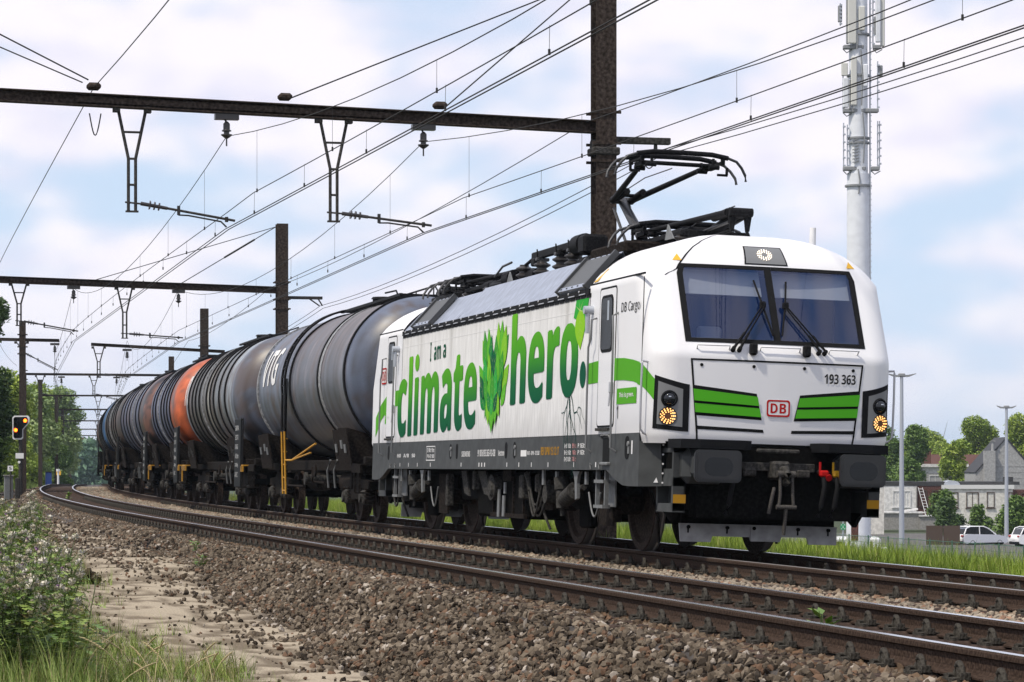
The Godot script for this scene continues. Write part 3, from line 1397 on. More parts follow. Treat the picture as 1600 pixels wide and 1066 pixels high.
func leaf_print(b: MB, o: Vector2, tip: Vector2, fat: float, c: Color, z: float) -> void:
	b.col = c
	b.prism(Vector3(0, 0, z), SIDE, leaf_shape(o, tip, fat), 0.0, false)
	# midrib and veins
	b.col = c.lerp(Color(0.45, 0.6, 0.2), 0.45)
	var d := tip - o
	var s := Vector2(-d.y, d.x).normalized()
	var w := 0.006
	b.prism(Vector3(0, 0, z + 0.0003), SIDE, PackedVector2Array([o + d * 0.05 - s * w, o + d * 0.9, o + d * 0.05 + s * w]), 0.0, false)
	for k: float in [0.3, 0.5, 0.68]:
		for q: float in [1.0, -1.0]:
			var a := o + d * k
			var e := a + d * 0.16 + s * q * d.length() * fat * 0.62
			var m := Vector2(-(e - a).y, (e - a).x).normalized() * 0.004
			b.prism(Vector3(0, 0, z + 0.0003), SIDE, PackedVector2Array([a - m, e, a + m]), 0.0, false)


func livery(root: Node3D) -> void:
	var z := 1.512
	# words
	for q in [["I", -3.45, -3.37, 2.68, 2.98], ["am", -3.16, -2.66, 2.685, 2.90], ["a", -2.49, -2.29, 2.695, 2.91]]:
		part("lettering", decal_letters(q[0], q[1], q[2], q[3], q[4], 0.02), M.print_dark_green, root)
	part("lettering", heavy("climate", -5.90, -0.13, 1.48, 2.79, 0.019), M.letter_green, root)
	part("lettering", heavy("hero", 2.01, 5.53, 1.86, 3.12, 0.018), M.letter_green, root)
	var b := MB.new()
	var pd := PackedVector2Array()
	for i in 20:
		pd.append(Vector2(5.82 + cos(TAU * i / 20) * 0.145, 2.18 + sin(TAU * i / 20) * 0.17))
	b.prism(Vector3(0, 0, z), SIDE, pd, 0.0, false)
	part("full_stop", b, M.print_dark_green, root)
	# heart of leaves
	b = MB.new()
	var cols := [Color(0.10, 0.42, 0.03), Color(0.05, 0.30, 0.035), Color(0.012, 0.20, 0.05), Color(0.20, 0.50, 0.03), Color(0.006, 0.10, 0.05), Color(0.03, 0.36, 0.06)]
	var r := RandomNumberGenerator.new()
	r.seed = 12
	var k := 0
	for q in [[0.50, 2.45, 0.20, 2.86, 3], [1.42, 2.45, 1.80, 2.88, 1], [0.42, 2.1, 0.02, 2.50, 0], [1.5, 2.1, 1.86, 2.46, 3], [0.45, 1.85, 0.10, 2.18, 2], [1.45, 1.88, 1.74, 2.2, 0],
			[0.48, 2.40, 0.32, 3.00, 1], [0.70, 2.45, 0.58, 3.02, 0], [0.72, 2.40, 0.78, 2.92, 2], [1.25, 2.45, 1.18, 3.08, 3], [1.40, 2.45, 1.42, 3.10, 0], [1.5, 2.40, 1.66, 3.02, 3], [1.12, 2.35, 1.08, 2.90, 1],
			[0.92, 2.1, 0.88, 2.72, 4], [1.02, 2.1, 1.02, 2.70, 4], [0.55, 2.15, 0.36, 2.62, 5], [1.35, 2.15, 1.52, 2.66, 1], [0.75, 2.15, 0.66, 2.66, 3], [1.18, 2.15, 1.24, 2.70, 0],
			[0.40, 2.0, 0.16, 2.34, 4], [0.62, 1.95, 0.40, 2.36, 1], [1.28, 1.95, 1.50, 2.36, 2], [0.80, 1.95, 0.72, 2.44, 0], [1.08, 1.95, 1.14, 2.46, 5], [0.94, 1.9, 0.94, 2.40, 1],
			[0.72, 2.08, 0.52, 1.70, 1], [1.2, 2.08, 1.40, 1.72, 3], [0.66, 1.98, 0.76, 1.60, 3], [1.18, 1.98, 1.16, 1.60, 0], [0.95, 2.05, 0.95, 1.49, 0], [0.84, 1.80, 0.68, 2.10, 2], [1.06, 1.80, 1.30, 2.08, 4], [0.95, 1.74, 0.94, 2.08, 5]]:
		leaf_print(b, Vector2(q[0], q[1]), Vector2(q[2], q[3]), r.randf_range(0.27, 0.34), cols[q[4]], z + 0.0006 * k)
		k += 1
	part("leaf_heart", b, M.print, root)
	# leaf at the o
	b = MB.new()
	b.col = Color(0.035, 0.36, 0.05)
	b.prism(Vector3(0, 0, z), SIDE, PackedVector2Array([Vector2(5.30, 2.92), Vector2(5.42, 3.14), Vector2(6.02, 3.14), Vector2(5.86, 2.72), Vector2(5.6, 2.86)]), 0.0, false)
	leaf_print(b, Vector2(5.60, 3.02), Vector2(5.66, 2.50), 0.52, Color(0.24, 0.52, 0.025), z + 0.001)
	for q in [[5.6, 3.0, 5.95, 2.96], [5.6, 3.0, 5.78, 3.13], [5.6, 3.0, 5.36, 3.08], [5.6, 3.0, 5.56, 3.13]]:
		b.col = Color(0.45, 0.62, 0.2)
		var a := Vector2(q[0], q[1])
		var e := Vector2(q[2], q[3])
		var m := Vector2(-(e - a).y, (e - a).x).normalized() * 0.007
		b.prism(Vector3(0, 0, z + 0.002), SIDE, PackedVector2Array([a - m, e, a + m]), 0.0, false)
	part("leaf_print", b, M.print, root)
	# roots under the o
	b = MB.new()
	var todo := [[Vector2(5.2, 2.0), -1.45, 0.034, 5], [Vector2(5.24, 2.0), -1.0, 0.03, 5], [Vector2(5.16, 2.0), -2.05, 0.03, 4], [Vector2(5.2, 1.98), -1.7, 0.026, 5]]
	while todo.size():
		var q: Array = todo.pop_back()
		var p: Vector2 = q[0]
		var a: float = q[1]
		var w: float = q[2]
		for i in 3:
			var e := p + Vector2(cos(a) * 0.75, sin(a)) * 0.068
			var s := Vector2(-sin(a), cos(a)) * w * 0.5
			b.prism(Vector3(0, 0, z), SIDE, PackedVector2Array([p - s, e - s * 0.85, e + s * 0.85, p + s]), 0.0, false)
			p = e
			a += r.randf_range(-0.45, 0.45) + (-PI / 2 - a) * 0.12
		if q[3] > 0:
			todo.append([p, a + r.randf_range(0.15, 0.5), w * 0.75, q[3] - 1])
			if r.randf() < 0.62:
				todo.append([p, a - r.randf_range(0.4, 0.9), w * 0.6, q[3] - 2])
	part("root_print", b, M.root_green, root)
	# stripe on both sides of the words
	b = MB.new()
	var st := []
	for q in [[6.06, 2.05, 2.31], [6.6, 2.06, 2.33], [7.2, 2.065, 2.335], [7.7, 2.055, 2.32], [8.1, 2.03, 2.285], [8.36, 1.99, 2.25]]:
		st.append(q)
	for i in st.size() - 1:
		b.quad(Vector3(st[i][0], st[i][1], z - 0.001), Vector3(st[i + 1][0], st[i + 1][1], z - 0.001), Vector3(st[i + 1][0], st[i + 1][2], z - 0.001), Vector3(st[i][0], st[i][2], z - 0.001))
	for q in [[0.93, 1.99, 2.25, 1.16, 1.92, 2.17], [1.16, 1.92, 2.17, 1.30, 1.86, 2.10], [1.30, 1.86, 2.10, 1.44, 1.78, 2.03]]:
		skin_patch(b, [Vector2(q[0], q[1]), Vector2(q[3], q[4]), Vector2(q[3], q[5]), Vector2(q[0], q[2])], 1.0, 0.004, 4, 4)
	part("green_stripe", b, M.green, root)
	b = MB.new()
	for q in [[-5.75, 2.03, 2.29, -6.3, 2.02, 2.28], [-6.3, 2.02, 2.28, -6.9, 1.94, 2.21], [-6.9, 1.94, 2.21, -7.35, 1.80, 2.08], [-7.35, 1.80, 2.08, -7.8, 1.52, 1.86]]:
		b.quad(Vector3(q[0], q[1], z - 0.001), Vector3(q[3], q[4], z - 0.001), Vector3(q[3], q[5], z - 0.001), Vector3(q[0], q[2], z - 0.001))
	part("green_stripe", b, M.green, root)
	part("lettering", letters("DB Cargo", Vector3(7.50, 2.84, z), Vector3(0.78, 0.0, 0), Vector3(0.02, 0.15, 0), false), M.print_black, root)
	part("lettering", decal_letters("1", 7.44, 7.49, 1.60, 1.76), M.print_black, root)
	for q in [[7.42, 8.26, 1.77, 1.96], [-7.0, -6.55, 1.74, 1.93]]:
		b = MB.new()
		b.quad(Vector3(q[0], q[2], z), Vector3(q[1], q[2], z), Vector3(q[1], q[3], z), Vector3(q[0], q[3], z))
		var pl := part("green_plate", b, M.green, root)
		part("lettering", letters("This is green.", Vector3(q[0] + (q[1] - q[0]) * 0.13, q[2] + 0.065, z + 0.002), Vector3((q[1] - q[0]) * 0.74, 0, 0), Vector3(0, 0.075, 0)), M.print_white, pl)
	# railway emblem on the rear cab
	emblem(root, Vector3(-7.15, 2.56, z), Vector3(1, 0, 0), 0.42, 0.28)


func emblem(root: Node3D, at: Vector3, ax: Vector3, w: float, h: float) -> void:
	var nn := ax.cross(Vector3.UP)
	var b := MB.new()
	var o := rounded(w, h, h * 0.16)
	b.prism(at, Basis(ax, Vector3.UP, nn), o, 0.002, true)
	var e := part("emblem", b, M.print_white, root)
	b = MB.new()
	ring_plate(b, at + nn * 0.0045, ax, Vector3.UP, o, h * 0.10, Vector2(w, h))
	part("border", b, M.red, e)
	part("lettering", letters("DB", at + nn * 0.0045 - ax * w * 0.335 - Vector3.UP * h * 0.29, ax * w * 0.67, Vector3.UP * h * 0.58), M.red, e)


func headlight(root: Node3D, s: float) -> void:
	var h := Node3D.new()
	h.name = "headlight" if s > 0 else "headlight_001"
	root.add_child(h, true)
	var b := MB.new()
	skin_patch(b, [Vector2(1.40, 1.47), Vector2(2.035, 1.44), Vector2(2.035, 1.985), Vector2(1.42, 2.09)], s, 0.008, 14, 8)
	part("black_rim", b, M.lamp_rim, h)
	b = MB.new()
	skin_patch(b, [Vector2(1.50, 1.52), Vector2(1.965, 1.49), Vector2(1.96, 1.93), Vector2(1.51, 2.02)], s, 0.013, 12, 8)
	part("housing", b, M.lamp_body, h)
	for k in 2:
		var u := 1.74 if k == 0 else 1.72
		var y := 1.815 if k == 0 else 1.615
		var c := cab_skin(u, y, s) + cab_out(u, y, s) * 0.014
		var ax := (cab_out(u, y, s) + Vector3(0.9, 0, 0)).normalized()
		b = MB.new()
		if k == 0:
			b.lathe(c, ax, [[0.10, 0.0], [0.096, 0.012], [0.082, 0.02], [0.076, 0.004]], 24)
			b.disc(c + ax * 0.002, b.frame(ax), 0.078, 24, 1.0)
			var l := part("reflector", b, M.lamp_rim, h)
			b = MB.new()
			b.lathe(c, ax, [[0.075, 0.0], [0.066, 0.024], [0.05, 0.04], [0.03, 0.05], [0.0, 0.054]], 20, true)
			part("lens", b, M.car_glass, h)
			b = MB.new()
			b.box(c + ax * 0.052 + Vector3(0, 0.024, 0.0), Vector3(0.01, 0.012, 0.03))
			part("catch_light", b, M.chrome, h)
		else:
			b.lathe(c, ax, [[0.108, 0.0], [0.104, 0.014], [0.096, 0.014], [0.094, 0.004]], 24)
			part("lamp_ring", b, M.under_grey, h)
			b = MB.new()
			b.disc(c + ax * 0.006, b.frame(ax), 0.095, 24, 1.0)
			part("lamp_base", b, M.lamp_bed, h)
			leds(h, c + ax * 0.008, ax, M.led_amber, [[0.046, 9, 0.0085], [0.067, 12, 0.010], [0.086, 15, 0.0085]])


func leds(h: Node3D, c: Vector3, ax: Vector3, m: Material, rings: Array) -> void:
	var b := MB.new()
	var f := b.frame(ax)
	for q in rings:
		for i in q[1]:
			var a: float = TAU * i / q[1]
			b.cyl(c + (f.x * cos(a) + f.y * sin(a)) * q[0], c + (f.x * cos(a) + f.y * sin(a)) * q[0] + ax * 0.006, q[2], q[2] * 0.8, 6)
	fittings("light_diodes", b, m, h)


func cab_front(root: Node3D) -> void:
	# windscreen
	var ws := Node3D.new()
	ws.name = "windscreen"
	root.add_child(ws, true)
	for s: float in [1.0, -1.0]:
		var b := MB.new()
		skin_patch(b, [Vector2(2.04, 2.52), Vector2(2.975, 2.52), Vector2(2.975, 3.40), Vector2(2.04, 3.40)], s, 0.002, 6, 6)
		part("pane", b, M.pane, ws)
	var b := MB.new()
	for s: float in [1.0, -1.0]:
		for q in [[1.995, 2.06, 2.485, 3.43], [2.96, 3.0, 2.485, 3.43]]:
			skin_patch(b, [Vector2(q[0], q[2]), Vector2(q[1], q[2]), Vector2(q[1], q[3]), Vector2(q[0], q[3])], s, 0.006, 3, 8)
		for q in [[2.06, 2.96, 2.485, 2.535], [2.06, 2.96, 3.385, 3.43]]:
			skin_patch(b, [Vector2(q[0], q[2]), Vector2(q[1], q[2]), Vector2(q[1], q[3]), Vector2(q[0], q[3])], s, 0.006, 6, 2)
	part("rubber_frame", b, M.black_rubber, ws)
	# what is seen through it
	b = MB.new()
	b.box(Vector3(7.35, 2.75, 0), Vector3(0.05, 1.3, 2.5))
	b.box(Vector3(7.9, 2.15, 0), Vector3(1.2, 0.05, 2.6))
	b.box(Vector3(7.8, 3.46, 0), Vector3(0.9, 0.04, 2.3))
	var inner := part("cab_interior", b, M.cab_dark, root)
	b = MB.new()
	b.cbox(Vector3(8.42, 2.42, 0.0), Vector3(0.62, 0.26, 2.1), 0.05)
	b.cbox(Vector3(8.2, 2.62, 0.62), Vector3(0.1, 0.18, 0.3), 0.03)
	part("desk", b, M.cab_desk, inner)
	b = MB.new()
	for s: float in [1.0, -1.0]:
		b.box(Vector3(8.36, 3.22, 0.55 * s), Vector3(0.012, 0.34, 0.98), Basis(Vector3(0, 0, 1), 0.5))
	part("roller_blind", b, M.cab_blind, inner)
	b = MB.new()
	b.cbox(Vector3(7.75, 2.75, 0.45), Vector3(0.16, 0.75, 0.5), 0.05)
	part("seat", b, M.cab_dark, inner)
	# panel joints
	b = MB.new()
	front_patch(b, [Vector2(1.06, 2.272), Vector2(-1.06, 2.272), Vector2(-1.06, 2.292), Vector2(1.06, 2.292)], 0.005, 16, 1)
	for s: float in [1.0, -1.0]:
		front_patch(b, [Vector2(0.962 * s, 1.33), Vector2(0.940 * s, 1.33), Vector2(1.038 * s, 2.28), Vector2(1.060 * s, 2.28)], 0.005, 1, 8)
	part("panel_joint", b, M.black_gap, root)
	b = MB.new()
	front_patch(b, [Vector2(1.3, 1.30), Vector2(-1.3, 1.30), Vector2(-1.3, 1.325), Vector2(1.3, 1.325)], 0.004, 20, 1)
	part("lower_edge", b, M.black_gap, root)
	b = MB.new()
	for z: float in [0.93, 0.31, -0.31, -0.93]:
		b.cyl(front(z, 2.22, 0.001), front(z, 2.22, 0.007), 0.02, 0.02, 10)
	part("panel_bolt", b, M.black_gap, root)
	# grille
	var gr := Node3D.new()
	gr.name = "grille"
	root.add_child(gr, true)
	var zin := func(y: float) -> float:
		return lerpf(0.145, 0.265, (y - 1.36) / 0.57)
	var zout := func(y: float) -> float:
		return lerpf(0.955, 1.02, (y - 1.36) / 0.57)
	for s: float in [1.0, -1.0]:
		b = MB.new()
		front_patch(b, [Vector2(zout.call(1.60) * s, 1.635), Vector2(zin.call(1.60) * s, 1.60), Vector2(zin.call(1.93) * s, 1.905), Vector2(zout.call(1.99) * s, 1.985)], 0.004, 8, 6)
		front_patch(b, [Vector2(zout.call(1.47) * s, 1.475), Vector2(zin.call(1.47) * s, 1.455), Vector2(zin.call(1.5) * s, 1.49), Vector2(zout.call(1.5) * s, 1.515)], 0.004, 8, 1)
		part("grille_opening", b, M.black_gap, gr)
		for q in [[1.805, 1.935, 1.765, 1.865, "green_front"], [1.67, 1.77, 1.635, 1.732, "green_front"]]:
			b = MB.new()
			var a0: float = q[0]
			var a1: float = q[1]
			var c0: float = q[2]
			var c1: float = q[3]
			front_patch(b, [Vector2(zout.call(a0) * s, a0), Vector2(zin.call(c0) * s + 0.005 * s, c0), Vector2(zin.call(c1) * s + 0.005 * s, c1), Vector2(zout.call(a1) * s, a1)], 0.022, 8, 3)
			front_patch(b, [Vector2(zout.call(a1) * s, a1), Vector2(zin.call(c1) * s + 0.005 * s, c1), Vector2(zin.call(c1) * s + 0.005 * s, c1 + 0.006), Vector2(zout.call(a1) * s, a1 + 0.006)], 0.008, 8, 1)
			part("slat", b, M[q[4]], gr)
	for s: float in [1.0, -1.0]:
		headlight(root, s)
	# roof lamp
	var rl := Node3D.new()
	rl.name = "roof_headlight"
	root.add_child(rl, true)
	b = MB.new()
	front_patch(b, [Vector2(0.27, 3.45), Vector2(-0.27, 3.45), Vector2(-0.235, 3.68), Vector2(0.235, 3.68)], 0.006, 8, 8)
	part("black_rim", b, M.lamp_rim, rl)
	b = MB.new()
	front_patch(b, [Vector2(0.25, 3.462), Vector2(-0.25, 3.462), Vector2(-0.22, 3.668), Vector2(0.22, 3.668)], 0.010, 8, 8)
	part("lamp_cover", b, M.lamp_body, rl)
	leds(rl, front(0.0, 3.57, 0.014), (front(0.0, 3.57, 0.1) - front(0.0, 3.57)).normalized(), M.led_white, [[0.045, 9, 0.008], [0.066, 13, 0.008], [0.086, 17, 0.008]])
	# warning signs above the windscreen
	b = MB.new()
	for z: float in [1.07, -1.07]:
		var p := front(z, 3.50, 0.004)
		var n := (front(z, 3.50, 0.1) - p).normalized()
		var rr := Vector3.UP.cross(n).normalized()
		var uu := n.cross(rr)
		b.mark()
		b.tri(p - rr * 0.055 - uu * 0.04, p + uu * 0.06, p + rr * 0.055 - uu * 0.04)
	part("warning_triangle", b, M.warn_yellow, root)
	# bars, cameras, wipers
	for q in [[0.98, 0.60], [0.23, -0.25], [-0.62, -0.99]]:
		b = MB.new()
		b.tube([front(q[0], 2.41, 0.0), front(q[0], 2.425, 0.06), front((q[0] + q[1]) / 2, 2.425, 0.06), front(q[1], 2.425, 0.06), front(q[1], 2.41, 0.0)], 0.011, 6)
		part("foot_bar", b, M.white_paint, root)
	for z: float in [0.325, -0.325]:
		b = MB.new()
		b.cbox(front(z, 2.40, 0.05), Vector3(0.10, 0.14, 0.085), 0.02)
		part("camera_housing", b, M.panto_black, root)
	for s: float in [1.0, -1.0]:
		var w := Node3D.new()
		w.name = "wiper" if s > 0 else "wiper_001"
		root.add_child(w, true)
		b = MB.new()
		for k: float in [0.0, 0.075]:
			var z0 := (0.56 - k) * s
			b.cyl(front(z0, 2.40, 0.0), front(z0, 2.40, 0.07), 0.028, 0.024, 10)
			b.tube([front(z0, 2.40, 0.06), front(lerpf(z0, 0.14 * s, 0.4), 2.60, 0.07), front(0.14 * s - k * s * 0.4, 2.93, 0.07)], 0.010, 6)
			b.tube([front(z0, 2.40, 0.06), front(lerpf(z0, 0.14 * s, 0.35), 2.575, 0.075)], 0.017, 6)
		part("arm", b, M.black_rubber, w)
		b = MB.new()
		b.tube([front(0.20 * s, 3.24, 0.03), front(0.14 * s, 2.93, 0.05), front(0.055 * s, 2.58, 0.03)], 0.012, 6)
		b.cbox(front(0.14 * s, 2.93, 0.06), Vector3(0.05, 0.08, 0.07), 0.01)
		part("blade", b, M.black_rubber, w)
	# running number
	var g := glyphs("193 363", true)
	for i in g.v.size():
		var p := g.v[i]
		g.v[i] = front(-0.565 - p.x * 0.40, 2.055 + p.y * 0.115, 0.006)
		g.n[i] = Vector3(1, 0, 0)
	part("lettering", g, M.print_black, root)
	emblem(root, front(0.0, 1.745, 0.007), Vector3(0, 0, -1), 0.285, 0.195)
	# grab rails at the corners
	for s: float in [1.0, -1.0]:
		b = MB.new()
		var pts := []
		for q in [[0.0, 2.245], [0.07, 2.25], [0.075, 2.22], [0.078, 1.9], [0.075, 1.55], [0.07, 1.46], [0.03, 1.41], [0.0, 1.40]]:
			pts.append(cab_skin(1.20 + (0.1 if q[1] > 2.3 else 0.0), q[1], s) + cab_out(1.2, 2.0, s) * q[0])
		b.tube(pts, 0.014, 7)
		part("grab_rail", b, M.steel_bar, root)
	# rear cab lamps are out of sight; its rail is not
	b = MB.new()
	b.tube([Vector3(-8.3, 2.24, 1.22), Vector3(-8.36, 2.25, 1.33), Vector3(-8.36, 2.2, 1.34), Vector3(-8.36, 1.5, 1.34), Vector3(-8.34, 1.40, 1.30), Vector3(-8.3, 1.38, 1.2)], 0.015, 7)
	part("grab_rail", b, M.white_paint, root)


func door(root: Node3D, x0: float, x1: float) -> void:
	var d := Node3D.new()
	d.name = "door" if x0 > 0 else "door_001"
	root.add_child(d, true)
	var z := 1.506
	var cx := (x0 + x1) / 2
	var w := x1 - x0
	var b := MB.new()
	b.prism(Vector3(cx, 2.36, z), SIDE, rounded(w, 1.72, 0.06), 0.004, false)
	part("door_joint", b, M.lamp_rim, d)
	b = MB.new()
	b.prism(Vector3(cx, 2.36, z), SIDE, rounded(w - 0.05, 1.67, 0.05), 0.007, false)
	part("leaf", b, M.white_paint, d)
	b = MB.new()
	b.prism(Vector3(cx - 0.02, 2.77, z), SIDE, rounded(w * 0.72, 0.70, 0.10), 0.012, false)
	part("window_frame", b, M.black_rubber, d)
	b = MB.new()
	b.prism(Vector3(cx - 0.02, 2.77, z), SIDE, rounded(w * 0.62, 0.63, 0.08), 0.016, false)
	part("window", b, M.door_glass, d)
	b = MB.new()
	b.box(Vector3(cx + 0.05, 2.93, z + 0.017), Vector3(w * 0.10, 0.24, 0.002))
	part("inner_blind", b, M.cab_blind, d)
	b = MB.new()
	b.cbox(Vector3(cx + w * 0.42, 1.98, z + 0.03), Vector3(0.05, 0.14, 0.05), 0.01)
	b.tube([Vector3(cx + w * 0.40, 2.0, z + 0.03), Vector3(cx + w * 0.40, 1.75, z + 0.05)], 0.012, 5)
	part("handle", b, M.steel_bar, d)
	b = MB.new()
	b.box(Vector3(cx, 1.475, z + 0.02), Vector3(w * 0.75, 0.035, 0.06))
	part("sill", b, M.under_grey, d)
	for x: float in [x0 - 0.13, x1 + 0.13]:
		b = MB.new()
		b.tube([Vector3(x, 2.86, z), Vector3(x, 2.84, z + 0.07), Vector3(x, 2.6, z + 0.075), Vector3(x - 0.10, 2.50, z + 0.075), Vector3(x - 0.10, 1.9, z + 0.075), Vector3(x - 0.10, 1.25, z + 0.07), Vector3(x - 0.10, 1.20, z)] if absf(x - x0) < 0.2 else [Vector3(x - 0.06, 2.88, z), Vector3(x - 0.05, 2.84, z + 0.07), Vector3(x, 2.6, z + 0.075), Vector3(x, 1.9, z + 0.075), Vector3(x, 1.25, z + 0.07), Vector3(x, 1.20, z)], 0.014, 7)
		part("grab_rail", b, M.lamp_body, d)
	b = MB.new()
	var e := x0 - 0.33 if x0 > 0 else x1 + 0.20
	b.cyl(Vector3(e, 2.97, z), Vector3(e, 2.97, z + 0.12), 0.055, 0.05, 12)
	b.cyl(Vector3(e, 2.95, z + 0.07), Vector3(e, 2.68, z + 0.07), 0.032, 0.026, 8)
	part("mirror_camera", b, M.galv, d)


func make_locomotive() -> Node3D:
	var root := thing("electric_locomotive", "white electric locomotive with green lettering, leaf heart and raised pantograph heading the train", "locomotive")
	root.rotation.x = -BODY_CANT
	part("cab_shell", cab_shell(), M.white_paint, root)
	put("cab_shell", cab_shell().mesh(M.white_paint), root, Transform3D(Basis(Vector3.UP, PI), Vector3(0.4, 0, 0)))
	# machine room sides
	var b := MB.new()
	part("side_wall", long_side(), M.side_film, root)
	b.box(Vector3(0.2, 2.3, -1.45), Vector3(11.76, 1.78, 0.112))
	b.box(Vector3(0.2, 2.3, 1.44), Vector3(11.70, 1.76, 0.10))
	part("side_wall", b, M.side_film, root)
	b = MB.new()
	for x: float in [6.06, -5.66, 8.43]:
		b.box(Vector3(x, 2.30, 1.5045), Vector3(0.02, 1.9, 0.006))
	b.box(Vector3(7.25, 3.292, 1.495), Vector3(2.36, 0.022, 0.022))
	b.box(Vector3(-6.7, 3.292, 1.495), Vector3(2.0, 0.022, 0.022))
	b.box(Vector3(6.08, 3.50, 1.31), Vector3(0.02, 0.55, 0.02), Basis(Vector3.RIGHT, -0.72))
	part("panel_joint", b, M.lamp_rim, root)
	b = MB.new()
	for i in 20:
		var y0 := lerpf(3.28, 3.84, i / 20.0)
		var y1 := lerpf(3.28, 3.84, (i + 1) / 20.0)
		var u0 := skin_u(8.40 - i * 0.006, y0)
		var u1 := skin_u(8.40 - (i + 1) * 0.006, y1)
		skin_patch(b, [Vector2(u0 - 0.012, y0), Vector2(u0 + 0.012, y0), Vector2(u1 + 0.012, y1), Vector2(u1 - 0.012, y1)], 1.0, 0.003, 1, 1)
	part("panel_joint", b, M.lamp_rim, root)
	b = MB.new()
	b.box(Vector3(0.2, 2.985, 1.5065), Vector3(11.6, 0.008, 0.003))
	for x: float in [-2.0, 2.1, 4.9, -4.2]:
		b.box(Vector3(x, 2.3, 1.5063), Vector3(0.006, 1.72, 0.002))
	fittings("seam", b, M.print_white, root)
	# gutter with its bolts
	b = MB.new()
	for s: float in [1.0, -1.0]:
		b.box(Vector3(0.2, 3.215, 1.475 * s), Vector3(11.7, 0.075, 0.10))
		var i := 0
		while i < 45:
			b.box(Vector3(-5.53 + i * 0.262, 3.165, 1.47 * s), Vector3(0.225, 0.05, 0.088))
			i += 1
	part("gutter", b, M.black_rubber, root)
	b = MB.new()
	for i in 22:
		b.cyl(Vector3(-5.4 + i * 0.523, 3.235, 1.525), Vector3(-5.4 + i * 0.523, 3.235, 1.535), 0.017, 0.014, 6)
		b.box(Vector3(-5.25 + i * 0.523, 3.195, 1.527), Vector3(0.30, 0.012, 0.006))
	fittings("gutter_bolts", b, M.steel_bar, root)
	# sloping roof panels
	for s: float in [1.0, -1.0]:
		for q in [[-5.62, -1.62, 3.70, 1.10], [-1.58, 6.0, 3.745, 1.08]]:
			b = MB.new()
			b.oquad(Vector3(q[0], 3.255, 1.50 * s), Vector3(q[1], 3.255, 1.50 * s), Vector3(q[1], q[2], q[3] * s), Vector3(q[0], q[2], q[3] * s), Vector3(0, 2, 0))
			b.oquad(Vector3(q[0], q[2], q[3] * s), Vector3(q[1], q[2], q[3] * s), Vector3(q[1], q[2] - 0.12, (q[3] - 0.06) * s), Vector3(q[0], q[2] - 0.12, (q[3] - 0.06) * s), Vector3(0, 2, 0))
			part("roof_panel", b, M.roof_silver, root)
	b = MB.new()
	b.box(Vector3(0.2, 3.55, 0), Vector3(11.8, 0.06, 2.3))
	part("roof_deck", b, M.vent_grey, root)
	for q in [[4.55, 5.88], [-4.75, -3.45]]:
		var v := Node3D.new()
		v.name = "roof_vent" if q[0] > 0 else "roof_vent_001"
		root.add_child(v, true)
		var tilt := Basis(Vector3.RIGHT, -0.70)
		var c := Vector3((q[0] + q[1]) / 2, 3.50, 1.325)
		b = MB.new()
		b.box(c, Vector3(q[1] - q[0], 0.035, 0.56), Basis(Vector3.RIGHT, 0.86))
		part("grid", b, M.vent_grey, v)
		b = MB.new()
		for x: float in [q[0] - 0.03, q[1] + 0.03]:
			b.box(Vector3(x, c.y + 0.01, c.z + 0.012), Vector3(0.075, 0.075, 0.62), Basis(Vector3.RIGHT, 0.86))
		part("frame", b, M.vent_frame, v)
		b = MB.new()
		for y: float in [3.70, 3.30]:
			b.box(Vector3(c.x, y, 1.125 if y > 3.5 else 1.50), Vector3(q[1] - q[0], 0.05, 0.07), Basis(Vector3.RIGHT, 0.86))
		part("frame", b, M.roof_silver, v)
		b = MB.new()
		for i in 5:
			for y: float in [3.725, 3.315]:
				b.cyl(Vector3(lerpf(q[0] + 0.12, q[1] - 0.12, i / 4.0), y, 1.145 if y > 3.5 else 1.52), Vector3(lerpf(q[0] + 0.12, q[1] - 0.12, i / 4.0), y + 0.01, 1.152 if y > 3.5 else 1.527), 0.014, 0.012, 6)
		fittings("bolts", b, M.vent_frame, v)
	b = MB.new()
	b.quad(Vector3(6.13, 3.32, 1.487), Vector3(6.30, 3.33, 1.482), Vector3(6.26, 3.50, 1.325), Vector3(6.20, 3.50, 1.322))
	part("warning_triangle", b, M.warn_yellow, root)
	b = MB.new()
	b.cyl(Vector3(7.26, 3.7, -0.98), Vector3(7.26, 4.04, -0.98), 0.045, 0.04, 10)
	part("antenna", b, M.print_white, root)
	door(root, 6.54, 7.30)
	door(root, -6.90, -6.14)
	livery(root)
	cab_front(root)
	skirt(root)
	front_end(root)
	for s: float in [1.0, -1.0]:
		bogie(root, 4.75 * s, s)
	underframe(root)
	roof_gear(root)
	return root


func skin_u(x: float, y: float) -> float:
	var u := 1.0
	while u < 2.0 and cab_skin(u, y, 1.0).x < x:
		u += 0.01
	return u


